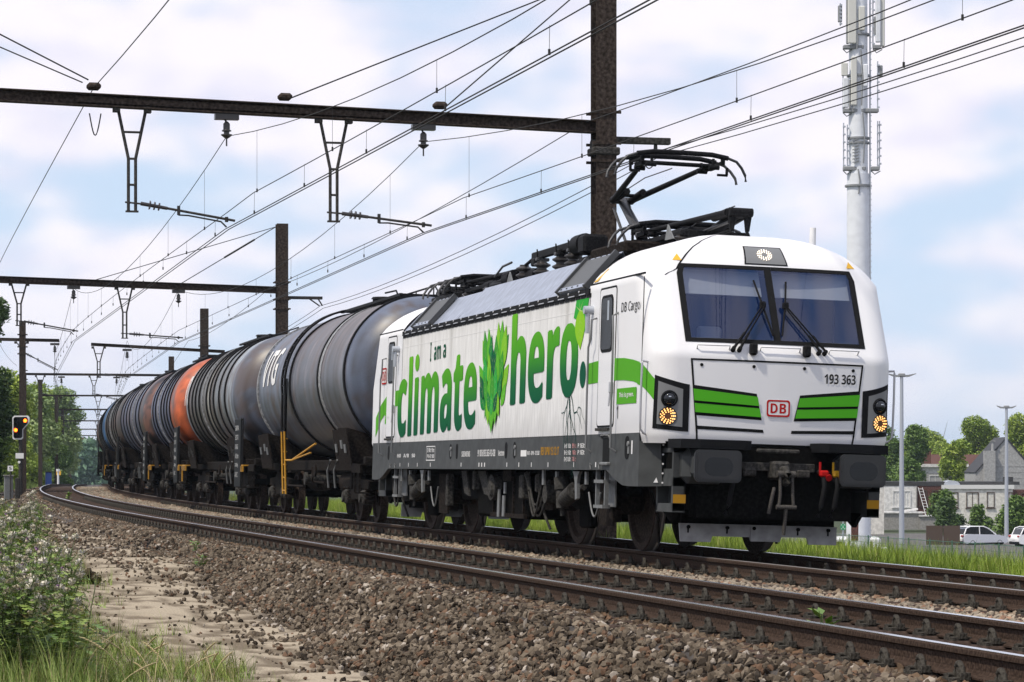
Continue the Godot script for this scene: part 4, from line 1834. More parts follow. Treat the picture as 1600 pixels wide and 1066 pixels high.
func skirt(root: Node3D) -> void:
	var b := MB.new()
	var pl := PackedVector2Array([Vector2(-8.02, 1.42), Vector2(8.42, 1.42), Vector2(8.42, 0.79), Vector2(7.98, 0.79), Vector2(7.75, 0.80), Vector2(7.45, 0.86), Vector2(7.2, 0.93), Vector2(7.02, 0.98), Vector2(-6.62, 0.98), Vector2(-6.8, 0.93), Vector2(-7.05, 0.86), Vector2(-7.35, 0.80), Vector2(-7.58, 0.79), Vector2(-8.02, 0.79)])
	b.prism(Vector3(0, 0, 1.44), SIDE, pl, 0.066)
	b.prism(Vector3(0, 0, -1.506), SIDE, pl, 0.066)
	b.box(Vector3(0, 1.18, 0), Vector3(16.6, 0.35, 2.85))
	part("skirt", b, M.skirt_grey, root)
	for s: float in [1.0, -1.0]:
		for q: float in [1.0, -1.0]:
			b = MB.new()
			b.oquad(Vector3(0.2 + 8.22 * s, 0.79, 1.506 * q), Vector3(0.2 + 8.42 * s, 0.80, 1.27 * q), Vector3(0.2 + 8.42 * s, 1.32, 1.30 * q), Vector3(0.2 + 8.22 * s, 1.32, 1.506 * q), Vector3(0.2 + 7.6 * s, 1.0, 1.2 * q))
			part("corner_plate", b, M.skirt_grey, root)
	b = MB.new()
	for i in 5:
		b.cyl(Vector3(8.62, 0.84 + i * 0.11, 1.27), Vector3(8.64, 0.84 + i * 0.11, 1.275), 0.012, 0.012, 6)
	fittings("bolts", b, M.print_white, root)
	# openings along the skirt
	var hole := MB.new()
	for q in [[-1.76, 0.075, 0.115], [-1.32, 0.075, 0.115], [1.83, 0.075, 0.115], [2.32, 0.075, 0.115], [7.92, 0.10, 0.14], [-6.6, 0.07, 0.12]]:
		hole.prism(Vector3(q[0], 1.245, 1.507), SIDE, rounded(q[1] * 2, q[2] * 2, q[1] * 0.9), 0.0015, false)
	hole.prism(Vector3(7.0, 1.21, 1.507), SIDE, rounded(0.30, 0.32, 0.03), 0.0015, false)
	part("skirt_opening", hole, M.black_gap, root)
	b = MB.new()
	for q in [[-1.70, 1.245], [2.38, 1.245], [8.0, 1.25]]:
		b.cyl(Vector3(q[0], q[1] + 0.04, 1.512), Vector3(q[0], q[1] + 0.04, 1.53), 0.035, 0.03, 8)
		b.box(Vector3(q[0], q[1] - 0.03, 1.513), Vector3(0.06, 0.09, 0.01))
	b.cbox(Vector3(7.02, 1.055, 1.515), Vector3(0.34, 0.04, 0.07), 0.01)
	b.tube([Vector3(6.83, 1.36, 1.51), Vector3(6.83, 1.40, 1.53), Vector3(7.0, 1.405, 1.53), Vector3(7.17, 1.40, 1.53), Vector3(7.17, 1.36, 1.51)], 0.012, 5)
	part("filler_fittings", b, M.step_grey, root)
	# small print along the skirt
	var z := 1.5085
	for q in [["SIEMENS", -0.98, -0.42, 1.165, 1.245], ["91 80 6193 363-9 D-DB", 0.08, 1.18, 1.165, 1.265], ["Vectron", 1.36, 1.72, 1.17, 1.25], ["H0   A/B   S0", -5.85, -4.4, 1.165, 1.225], ["NVR - DPW - DE 363", 3.05, 3.72, 1.175, 1.23]]:
		fittings("lettering", decal_letters(q[0], q[1], q[2], q[3], q[4], 0.0, true, z), M.print_white, root)
	fittings("lettering", decal_letters("REV DPW 15.12.17", 3.80, 4.74, 1.17, 1.28, 0.0, true, z), M.print_orange, root)
	b = MB.new()
	ring_plate(b, Vector3(-3.2, 1.225, z), Vector3.RIGHT, Vector3.UP, PackedVector2Array([Vector2(0.33, 0.115), Vector2(-0.33, 0.115), Vector2(-0.33, -0.115), Vector2(0.33, -0.115)]), 0.014, Vector2(0.66, 0.23))
	part("border", b, M.print_white, root)
	fittings("lettering", decal_letters("D 90t 19m", -3.46, -2.94, 1.24, 1.31, 0.0, true, z), M.print_white, root)
	fittings("lettering", decal_letters("P R-E 160", -3.46, -2.94, 1.15, 1.21, 0.0, true, z), M.print_white, root)
	b = MB.new()
	b.box(Vector3(2.85, 1.2, z), Vector3(0.32, 0.085, 0.001))
	for q in [[-5.6, 0.03], [-4.9, 0.03], [-4.2, 0.03], [-3.2, 0.035], [-1.0, 0.035], [0.18, 0.05], [0.36, 0.05], [0.54, 0.05], [1.9, 0.035], [2.6, 0.035], [3.3, 0.03], [4.2, 0.03], [6.55, 0.04], [5.5, 0.02]]:
		b.box(Vector3(q[0], 1.045, z), Vector3(q[1], 0.06, 0.001))
	b.box(Vector3(8.13, 1.25, z), Vector3(0.05, 0.16, 0.001))
	b.tri(Vector3(8.56, 0.84, 1.36), Vector3(8.59, 0.90, 1.335), Vector3(8.60, 0.84, 1.315))
	fittings("marking", b, M.print_white, root)
	for i in 3:
		fittings("lettering", decal_letters("R+E 160t", 5.02, 5.34, 1.255 - i * 0.085, 1.315 - i * 0.085, 0.0, true, z), M.print_white, root)
		fittings("lettering", decal_letters("%d t" % [99, 106, 76][i], 5.40, 5.60, 1.255 - i * 0.085, 1.315 - i * 0.085, 0.0, true, z), M.print_pink, root)
		if i < 2:
			fittings("lettering", decal_letters("P 163t", 5.68, 6.0, 1.255 - i * 0.085, 1.315 - i * 0.085, 0.0, true, z), M.print_white, root)
	# ladders under the doors
	for s: float in [1.0, -1.0]:
		b = MB.new()
		var x := 0.2 + 6.36 * s
		for q: float in [-0.20, 0.20]:
			b.box(Vector3(x + q, 0.76, 1.42), Vector3(0.035, 0.50, 0.05))
			b.tube([Vector3(x + q, 0.98, 1.44), Vector3(x + q - 0.02, 1.06, 1.53), Vector3(x + q, 0.99, 1.52)], 0.01, 5)
		for y: float in [0.84, 0.53]:
			b.box(Vector3(x, y, 1.42), Vector3(0.42, 0.04, 0.10))
		b.box(Vector3(x, 0.76, 1.30), Vector3(0.40, 0.46, 0.02))
		part("ladder", b, M.step_grey, root)


func bogie(root: Node3D, cx: float, s: float) -> void:
	var g := Node3D.new()
	g.name = "bogie" if s > 0 else "bogie_001"
	root.add_child(g, true)
	g.rotation.x = 0.016
	# wheels with axles
	for a: float in [-1.5, 1.5]:
		for q: float in [1.0, -1.0]:
			var b := MB.new()
			var o := Vector3(cx + a, 0.625, 0.0)
			var ax := Vector3(0, 0, q)
			b.lathe(o, ax, [[0.10, 0.80], [0.16, 0.80], [0.18, 0.755], [0.50, 0.765], [0.53, 0.815], [0.615, 0.815], [0.624, 0.80]], 40)
			b.lathe(o, ax, [[0.655, 0.68], [0.10, 0.69]], 40)
			var w := part("wheel", b, M.wheel, g)
			b = MB.new()
			b.lathe(o, ax, [[0.624, 0.80], [0.627, 0.715], [0.655, 0.70], [0.655, 0.68]], 40)
			part("tread", b, M.tread, w)
			b = MB.new()
			b.cbox(o + Vector3(0, 0, 0.96 * q), Vector3(0.34, 0.34, 0.26), 0.05)
			b.cyl(o + Vector3(0, 0, 1.08 * q), o + Vector3(0, 0, 1.16 * q), 0.13, 0.11, 14)
			b.box(o + Vector3(-a * 0.18, -0.05, 0.98 * q), Vector3(0.45, 0.12, 0.14))
			part("axle_box", b, M.frame_brown, g)
			b = MB.new()
			var sp := []
			for i in 41:
				var an := TAU * i / 8.0
				sp.append(o + Vector3(cos(an) * 0.10, 0.17 + i * 0.0075, 0.98 * q + sin(an) * 0.10))
			b.tube(sp, 0.018, 5)
			part("axle_spring", b, M.frame_dark, g)
		var b := MB.new()
		b.cyl(Vector3(cx + a, 0.625, -0.75), Vector3(cx + a, 0.625, 0.75), 0.09, 0.09, 12)
		b.cbox(Vector3(cx + a * 0.75, 0.64, 0.0), Vector3(0.7, 0.6, 1.1), 0.1)
		part("axle", b, M.frame_dark, g)
	var b := MB.new()
	for q: float in [1.0, -1.0]:
		b.cbox(Vector3(cx, 0.80, 1.02 * q), Vector3(3.9, 0.24, 0.2), 0.03)
		b.cbox(Vector3(cx, 0.62, 1.02 * q), Vector3(1.5, 0.26, 0.2), 0.05)
		b.cbox(Vector3(cx, 0.40, 1.08 * q), Vector3(0.5, 0.30, 0.12), 0.03)
	b.box(Vector3(cx, 0.72, 0), Vector3(0.6, 0.4, 2.0))
	part("bogie_frame", b, M.frame_dark, g)
	# side fittings, as on the near side; mirrored on the other
	for q: float in [1.0, -1.0]:
		b = MB.new()
		var x := cx - 0.35
		b.cyl(Vector3(x, 0.50, 1.34 * q), Vector3(x - 0.03, 0.74, 1.34 * q), 0.085, 0.085, 12)
		b.cyl(Vector3(x - 0.03, 0.74, 1.34 * q), Vector3(x - 0.06, 0.90, 1.34 * q), 0.105, 0.105, 12)
		b.cyl(Vector3(x - 0.06, 0.90, 1.34 * q), Vector3(x - 0.06, 0.99, 1.34 * q), 0.03, 0.03, 8)
		b.cyl(Vector3(x, 0.40, 1.34 * q), Vector3(x, 0.50, 1.34 * q), 0.03, 0.03, 8)
		part("upright_damper", b, M.under_grey, g)
		b = MB.new()
		b.cyl(Vector3(x + 0.22, 0.62, 1.36 * q), Vector3(x + 0.72, 0.74, 1.36 * q), 0.105, 0.115, 12)
		b.cyl(Vector3(x + 0.72, 0.74, 1.36 * q), Vector3(x + 1.15, 0.79, 1.36 * q), 0.04, 0.04, 8)
		b.cbox(Vector3(x + 0.12, 0.60, 1.34 * q), Vector3(0.14, 0.16, 0.12), 0.03)
		part("yaw_damper", b, M.under_grey, g)
		b = MB.new()
		b.prism(Vector3(cx + 0.66, 0, 1.395 * q), SIDE, PackedVector2Array([Vector2(-0.17, 0.985), Vector2(0.17, 0.985), Vector2(0.09, 0.93), Vector2(0.05, 0.84), Vector2(0.06, 0.64), Vector2(-0.03, 0.62), Vector2(-0.06, 0.84), Vector2(-0.10, 0.93)]), 0.04)
		part("bracket", b, M.step_grey, g)
		b = MB.new()
		for dx: float in [-1.12, 1.05, -0.42]:
			b.box(Vector3(cx + dx, 0.90, 1.40 * q), Vector3(0.09, 0.16 if dx > -0.5 else 0.2, 0.03))
		part("hanger_plate", b, M.step_grey, g)
		b = MB.new()
		b.box(Vector3(cx + 1.45, 0.62, 1.24 * q), Vector3(0.62, 0.62, 0.03))
		b.box(Vector3(cx - 1.55, 0.66, 1.20 * q), Vector3(0.5, 0.4, 0.05))
		part("sand_box", b, M.frame_brown, g)
		b = MB.new()
		var hose := []
		for i in 13:
			var t := i / 12.0
			hose.append(Vector3(cx + 1.10 + 0.55 * t, 0.80 - 0.48 * sin(PI * (0.12 + t * 0.76)) + 0.1, 1.38 * q))
		b.tube(hose, 0.013, 6)
		part("hose", b, M.step_grey, g)
		b = MB.new()
		var h2 := []
		for i in 13:
			var t := i / 12.0
			h2.append(Vector3(cx - 2.3 + 0.8 * t, 0.92 - 0.55 * sin(PI * t), 1.33 * q))
		b.tube(h2, 0.016, 6)
		b.tube([Vector3(cx - 1.75, 0.95, 1.3 * q), Vector3(cx - 1.7, 0.6, 1.3 * q), Vector3(cx - 1.55, 0.35, 1.25 * q), Vector3(cx - 1.5, 0.2, 1.2 * q)], 0.02, 6)
		part("hose", b, M.under_grey, g)
		b = MB.new()
		for a: float in [-1.0, 1.0]:
			b.tube([Vector3(cx + a * 2.05, 0.75, 0.85 * q), Vector3(cx + a * 2.2, 0.45, 0.80 * q), Vector3(cx + a * 2.12, 0.12, 0.76 * q)], 0.02, 6)
			b.cbox(Vector3(cx + a * 0.72, 0.55, 0.92 * q), Vector3(0.10, 0.42, 0.16), 0.02)
		part("brake_gear", b, M.frame_brown, g)


func underframe(root: Node3D) -> void:
	var b := MB.new()
	b.cbox(Vector3(0.55, 0.62, 0), Vector3(3.0, 0.66, 2.5), 0.04)
	b.cbox(Vector3(-1.9, 0.72, 0), Vector3(1.2, 0.4, 2.3), 0.03)
	part("transformer", b, M.frame_dark, root)
	b = MB.new()
	for x: float in [0.15, 1.35, 1.95]:
		b.box(Vector3(x, 0.60, 1.262), Vector3(0.05, 0.55, 0.03))
	b.box(Vector3(1.1, 0.33, 1.27), Vector3(2.0, 0.06, 0.05))
	b.box(Vector3(1.1, 0.90, 1.28), Vector3(0.5, 0.16, 0.05))
	part("rib", b, M.frame_brown, root)
	b = MB.new()
	for q in [[0.62, 0.50, 0.12, 0.40], [0.92, 0.46, 0.12, 0.30], [0.98, 0.72, 0.10, 0.16]]:
		b.box(Vector3(q[0], q[1], 1.30), Vector3(q[2], q[3], 0.02))
	part("cover", b, M.step_grey, root)
	b = MB.new()
	b.cyl(Vector3(0.42, 0.72, 1.1), Vector3(0.42, 0.72, 1.36), 0.17, 0.17, 18)
	b.cyl(Vector3(0.42, 0.72, 1.36), Vector3(0.42, 0.72, 1.40), 0.15, 0.11, 18)
	b.cyl(Vector3(0.26, 0.72, 1.1), Vector3(0.26, 0.72, 1.34), 0.19, 0.19, 18)
	b.cyl(Vector3(3.5, 0.66, 1.1), Vector3(3.5, 0.66, 1.36), 0.14, 0.13, 14)
	part("round_cover", b, M.under_grey, root)
	b = MB.new()
	for q in [[-1.76, -1.4, -1.2, -1.5], [-0.66, -0.15, 0.28, -0.2]]:
		b.prism(Vector3(0, 0, 1.30), SIDE, PackedVector2Array([Vector2(q[0], 0.96), Vector2(q[1], 0.96), Vector2(q[2], 0.58), Vector2(q[3], 0.62)]), 0.03)
	part("air_duct", b, M.under_grey, root)
	b = MB.new()
	for k in 3:
		var h := []
		for i in 15:
			var t := i / 14.0
			h.append(Vector3(2.3 + k * 0.10 + t * (1.2 - k * 0.2), 0.95 - t * (1.0 - t) * (2.2 - k * 0.3) - t * 0.1, 1.30 + k * 0.02))
		b.tube(h, 0.016, 6)
	b.tube([Vector3(2.25, 0.93, 1.3), Vector3(2.35, 0.92, 1.34), Vector3(2.5, 0.86, 1.35), Vector3(2.6, 0.70, 1.34)], 0.03, 7)
	part("cable", b, M.under_grey, root)
	b = MB.new()
	for q in [[2.05, 0.74, 0.22, 0.34], [-2.75, 0.66, 0.12, 0.5], [-0.9, 0.82, 0.12, 0.30], [2.9, 0.8, 0.1, 0.25]]:
		b.cbox(Vector3(q[0], q[1], 1.28), Vector3(q[2], q[3], 0.12), 0.02)
	part("junction_box", b, M.under_grey, root)
	b = MB.new()
	b.box(Vector3(0, 0.93, 0), Vector3(16.0, 0.16, 2.2))
	part("floor_frame", b, M.frame_dark, root)


func front_end(root: Node3D) -> void:
	for s: float in [1.0, -1.0]:
		var e := Node3D.new()
		e.name = "front_end" if s > 0 else "rear_end"
		root.add_child(e, true)
		if s < 0.0:
			e.rotation.y = PI
			e.position.x = 0.4
		var b := MB.new()
		b.box(Vector3(8.84, 1.05, 0), Vector3(0.30, 0.48, 2.5))
		b.box(Vector3(8.80, 0.65, 0), Vector3(0.28, 0.4, 1.9))
		b.box(Vector3(8.2, 0.52, 0), Vector3(0.3, 0.4, 1.7))
		part("buffer_beam", b, M.frame_dark, e)
		for q: float in [1.0, -1.0]:
			b = MB.new()
			b.prism(Vector3(9.46, 1.045, 0.875 * q), FACE, rounded(0.56, 0.37, 0.06), 0.035)
			b.prism(Vector3(9.494, 1.045, 0.875 * q), FACE, rounded(0.53, 0.34, 0.05), 0.010)
			b.prism(Vector3(9.503, 1.045, 0.875 * q), FACE, rounded(0.49, 0.30, 0.05), 0.006)
			var bp := part("buffer_plate", b, M.buffer_face, e)
			b = MB.new()
			b.prism(Vector3(9.509, 1.04, 0.875 * q), FACE, rounded(0.34, 0.21, 0.10), 0.002)
			part("grease_mark", b, M.buffer_grease, bp)
			b = MB.new()
			b.cbox(Vector3(9.25, 1.05, 0.90 * q), Vector3(0.40, 0.30, 0.44), 0.06)
			b.cbox(Vector3(9.08, 1.04, 0.93 * q), Vector3(0.26, 0.40, 0.52), 0.08)
			part("crash_box", b, M.skirt_grey, e)
			b = MB.new()
			b.prism(Vector3(0, 1.245, 0), Basis(Vector3(1, 0, 0), Vector3(0, 0, -1), Vector3(0, 1, 0)), PackedVector2Array([Vector2(8.9, 0.42 * q), Vector2(9.30, 0.42 * q), Vector2(9.36, 0.50 * q), Vector2(9.36, 1.05 * q), Vector2(9.28, 1.26 * q), Vector2(8.9, 1.30 * q)]), 0.105)
			var sh := part("anti_climber", b, M.lamp_rim, e)
			if s > 0:
				part("lettering", letters("SIEMENS" if q > 0 else "Vectron", Vector3(9.363, 1.275, 0.97 if q > 0 else -0.58), Vector3(0, 0, -0.28 if q > 0 else -0.24), Vector3(0, 0.045, 0)), M.print_black, sh)
			# step box
			b = MB.new()
			var z := 1.19 * q
			for y: float in [1.22, 0.855, 0.555]:
				b.box(Vector3(8.70, y, z), Vector3(0.66, 0.05 if y > 1.2 else 0.10, 0.15))
			b.box(Vector3(8.70, 0.86, z - 0.066 * q), Vector3(0.66, 0.70, 0.015))
			for x: float in [8.40, 9.00]:
				b.box(Vector3(x, 0.88, z), Vector3(0.06, 0.72, 0.15))
			b.box(Vector3(8.70, 0.945, z + 0.05 * q), Vector3(0.60, 0.12, 0.03))
			part("step_box", b, M.skirt_grey, e)
			b = MB.new()
			b.box(Vector3(9.033, 0.66, 1.185 * q), Vector3(0.006, 0.10, 0.15))
			part("reflector_plate", b, M.print_orange, e)
		# hook and screw coupling
		b = MB.new()
		b.cbox(Vector3(9.05, 1.02, 0), Vector3(0.26, 0.22, 0.22), 0.03)
		b.tube([Vector3(9.15, 1.03, 0), Vector3(9.32, 1.03, 0), Vector3(9.38, 0.98, 0), Vector3(9.37, 0.90, 0), Vector3(9.30, 0.88, 0)], 0.045, 8)
		part("draw_hook", b, M.under_grey, e)
		b = MB.new()
		for q: float in [0.075, -0.075]:
			b.tube([Vector3(9.33, 0.97, q), Vector3(9.36, 0.75, q), Vector3(9.36, 0.60, q * 1.2)], 0.019, 7)
		b.cyl(Vector3(9.36, 0.60, -0.12), Vector3(9.36, 0.60, 0.12), 0.027, 0.027, 8)
		b.cyl(Vector3(9.33, 0.98, -0.11), Vector3(9.33, 0.98, 0.11), 0.04, 0.04, 8)
		b.cyl(Vector3(9.36, 0.58, 0.0), Vector3(9.30, 0.28, 0.0), 0.022, 0.022, 7)
		b.tube([Vector3(9.30, 0.82, 0.13), Vector3(9.34, 0.7, 0.17), Vector3(9.30, 0.52, 0.19)], 0.022, 6)
		part("screw_coupling", b, M.coupling, e)
		b = MB.new()
		b.cbox(Vector3(9.02, 1.06, 0), Vector3(0.06, 0.10, 0.9), 0.01)
		for q: float in [0.36, -0.30]:
			b.cbox(Vector3(9.06, 0.99, q), Vector3(0.08, 0.09, 0.16), 0.015)
		b.cbox(Vector3(9.08, 1.245, 0.02), Vector3(0.06, 0.05, 0.52), 0.015)
		part("socket_row", b, M.under_grey, e)
		# brake hoses and their cocks
		for q in [[0.62, "red"], [-0.50, "red"], [-0.66, "yellow"]]:
			b = MB.new()
			b.tube([Vector3(9.05, 1.02, q[0]), Vector3(9.20, 1.0, q[0]), Vector3(9.28, 0.85, q[0] + 0.01), Vector3(9.26, 0.62, q[0] + 0.04), Vector3(9.2, 0.50, q[0] + 0.06)], 0.03, 8)
			part("brake_hose", b, M.black_rubber, e)
			b = MB.new()
			b.cbox(Vector3(9.22, 1.0, q[0]), Vector3(0.08, 0.08, 0.11), 0.02)
			b.box(Vector3(9.22, 1.07, q[0] + 0.05), Vector3(0.02, 0.13, 0.02))
			b.cyl(Vector3(9.2, 0.97, q[0] - 0.05), Vector3(9.26, 0.95, q[0] - 0.05), 0.04, 0.04, 8)
			part("hose_cock", b, M.red if q[1] == "red" else M.warn_yellow, e)
		# plough
		b = MB.new()
		b.prism(Vector3(8.40, 0, 0), FACE, PackedVector2Array([Vector2(-0.99, 0.375), Vector2(0.97, 0.375), Vector2(0.97, 0.16), Vector2(0.62, 0.16), Vector2(0.60, 0.24), Vector2(0.28, 0.24), Vector2(0.26, 0.18), Vector2(-0.10, 0.18), Vector2(-0.12, 0.23), Vector2(-0.58, 0.23), Vector2(-0.60, 0.16), Vector2(-0.97, 0.16)]), 0.03)
		b.box(Vector3(8.44, 0.28, -0.02), Vector3(0.012, 0.19, 0.26))
		var pl := part("track_clearer", b, M.plough, e)
		b = MB.new()
		for q: float in [0.88, 0.40, 0.07, -0.48, -0.86]:
			b.cyl(Vector3(8.43, 0.335, q), Vector3(8.46, 0.335, q), 0.022, 0.022, 8)
			b.box(Vector3(8.432, 0.30, q), Vector3(0.004, 0.07, 0.02))
		fittings("bolts", b, M.frame_dark, pl)
		b = MB.new()
		b.prism(Vector3(8.15, 0, 1.10), Basis(Vector3(1, 0, 0), Vector3(0, 1, 0), Vector3(0, 0, 1)), PackedVector2Array([Vector2(0.0, 0.55), Vector2(0.70, 0.55), Vector2(0.45, 0.38)]), 0.05)
		b.prism(Vector3(8.15, 0, -1.15), Basis(Vector3(1, 0, 0), Vector3(0, 1, 0), Vector3(0, 0, 1)), PackedVector2Array([Vector2(0.0, 0.55), Vector2(0.70, 0.55), Vector2(0.45, 0.38)]), 0.05)
		b.box(Vector3(8.36, 0.45, 0), Vector3(0.05, 0.16, 1.9))
		part("clearer_mount", b, M.frame_dark, e)


# ---------------------------------------------------------------- roof gear
func insulator(b: MB, p: Vector3, h: float, r := 0.09) -> void:
	var pr := []
	var n := 5
	for i in n:
		pr.append([r * 0.55, h * i / n])
		pr.append([r, h * (i + 0.35) / n])
		pr.append([r, h * (i + 0.5) / n])
		pr.append([r * 0.55, h * (i + 0.8) / n])
	pr.append([r * 0.55, h])
	pr.append([0.0, h])
	b.lathe(p, Vector3.UP, pr, 14)


func pan_head(g: Node3D, c: Vector3) -> void:
	var b := MB.new()
	for dx: float in [-0.26, 0.26]:
		b.tube([c + Vector3(dx, -0.035, 0.62), c + Vector3(dx, 0.0, 0.4), c + Vector3(dx, 0.005, 0), c + Vector3(dx, 0.0, -0.4), c + Vector3(dx, -0.035, -0.62)], 0.033, 8)
	part("collector_strip", b, M.panto_black, g)
	b = MB.new()
	for dx: float in [-0.26, 0.26]:
		for s: float in [1.0, -1.0]:
			b.tube([c + Vector3(dx, -0.035, 0.62 * s), c + Vector3(dx, -0.075, 0.74 * s), c + Vector3(dx * 0.9, -0.15, 0.82 * s), c + Vector3(dx * 0.8, -0.24, 0.88 * s), c + Vector3(dx * 0.75, -0.32, 0.895 * s)], 0.019, 7)
	part("horn", b, M.panto_steel, g)
	b = MB.new()
	for s: float in [1.0, -1.0]:
		b.box(c + Vector3(0, -0.09, 0.55 * s), Vector3(0.56, 0.03, 0.03))
		b.box(c + Vector3(0, -0.14, 0.50 * s), Vector3(0.34, 0.05, 0.06))
		for dx: float in [-0.26, 0.26]:
			b.box(c + Vector3(dx, -0.07, 0.55 * s), Vector3(0.04, 0.12, 0.05))
			b.box(c + Vector3(dx, -0.12, 0.42 * s), Vector3(0.03, 0.14, 0.03))
			b.cyl(c + Vector3(dx, -0.16, 0.50 * s), c + Vector3(dx, -0.16, 0.36 * s), 0.035, 0.035, 8)
		var lp := []
		for i in 9:
			lp.append(c + Vector3(0.05, -0.10 - 0.10 * sin(PI * i / 8.0), (0.48 - i * 0.022) * s))
		b.tube(lp, 0.008, 5)
		b.box(c + Vector3(0.1, -0.19, 0.66 * s), Vector3(0.03, 0.10, 0.03))
		b.box(c + Vector3(0.1, -0.24, 0.60 * s), Vector3(0.03, 0.03, 0.14))
	b.cyl(c + Vector3(0, -0.115, 0.52), c + Vector3(0, -0.115, -0.52), 0.028, 0.028, 8)
	part("head_frame", b, M.panto_black, g)


func pantograph(root: Node3D, base: float, dir: float, raised: bool) -> void:
	var g := Node3D.new()
	g.name = "pantograph"
	root.add_child(g, true)
	var foot := Vector3(base + 0.65 * dir, 4.03, 0)
	var knee := Vector3(base - 0.68 * dir, 4.80, 0) if raised else Vector3(base + 2.0 * dir, 4.17, 0)
	var head := Vector3(base + 1.90 * dir, 5.16, 0) if raised else Vector3(base - 0.45 * dir, 4.22, 0)
	if not raised:
		foot = Vector3(base + 0.9 * dir, 4.0, 0)
	var b := MB.new()
	for s: float in [1.0, -1.0]:
		b.cbox(Vector3(base + 0.25 * dir, 3.98, 0.42 * s), Vector3(1.7, 0.07, 0.07), 0.01)
	for dx: float in [-0.55, 0.25, 1.05]:
		b.cbox(Vector3(base + dx * dir, 3.98, 0), Vector3(0.08, 0.08, 0.9), 0.01)
	b.cbox(Vector3(base + 0.6 * dir, 4.02, 0.1), Vector3(0.5, 0.14, 0.35), 0.03)
	b.cyl(Vector3(base - 0.3 * dir, 4.06, 0.15), Vector3(base + 0.3 * dir, 4.06, 0.15), 0.07, 0.07, 10)
	part("base_frame", b, M.panto_black, g)
	for s: float in [1.0, -1.0]:
		for dx: float in [-0.5, 1.0]:
			b = MB.new()
			insulator(b, Vector3(base + dx * dir, 3.62, 0.42 * s), 0.34, 0.10)
			part("insulator", b, M.insulator, g)
	b = MB.new()
	b.cyl(foot, knee, 0.075, 0.062, 12)
	b.cyl(knee + Vector3(0, 0, -0.16), knee + Vector3(0, 0, 0.16), 0.05, 0.05, 10)
	b.cyl(foot + Vector3(0, 0, -0.3), foot + Vector3(0, 0, 0.3), 0.05, 0.05, 10)
	part("lower_arm", b, M.panto_steel if raised else M.panto_black, g)
	b = MB.new()
	b.cyl(foot + Vector3(-0.55 * dir, 0.0, 0.1), knee + Vector3(-0.05 * dir, -0.11, 0.1), 0.022, 0.022, 8)
	b.tube([foot + Vector3(-0.6 * dir, 0, -0.1), knee + Vector3(-0.02, -0.05, -0.12)], 0.012, 6)
	part("coupling_rod", b, M.panto_steel, g)
	b = MB.new()
	var hz := 0.46
	for s: float in [1.0, -1.0]:
		b.cyl(knee + Vector3(0, 0.0, 0.13 * s), head + Vector3(0, -0.11, hz * s), 0.043, 0.032, 10)
		b.cyl(knee + Vector3(0, 0.0, 0.13 * s), knee.lerp(head + Vector3(0, -0.11, hz * s), 0.25), 0.055, 0.05, 10)
	b.cyl(knee.lerp(head, 0.12) + Vector3(0, 0, -0.2), knee.lerp(head, 0.12) + Vector3(0, 0, 0.2), 0.025, 0.025, 8)
	part("upper_arm", b, M.panto_black, g)
	b = MB.new()
	b.tube([knee + Vector3(0, 0.08, 0.05), knee.lerp(head, 0.5) + Vector3(0, 0.01, 0.05), head + Vector3(-0.05 * dir, -0.17, 0.05)], 0.008, 5)
	part("guide_rod", b, M.panto_steel, g)
	pan_head(g, head)


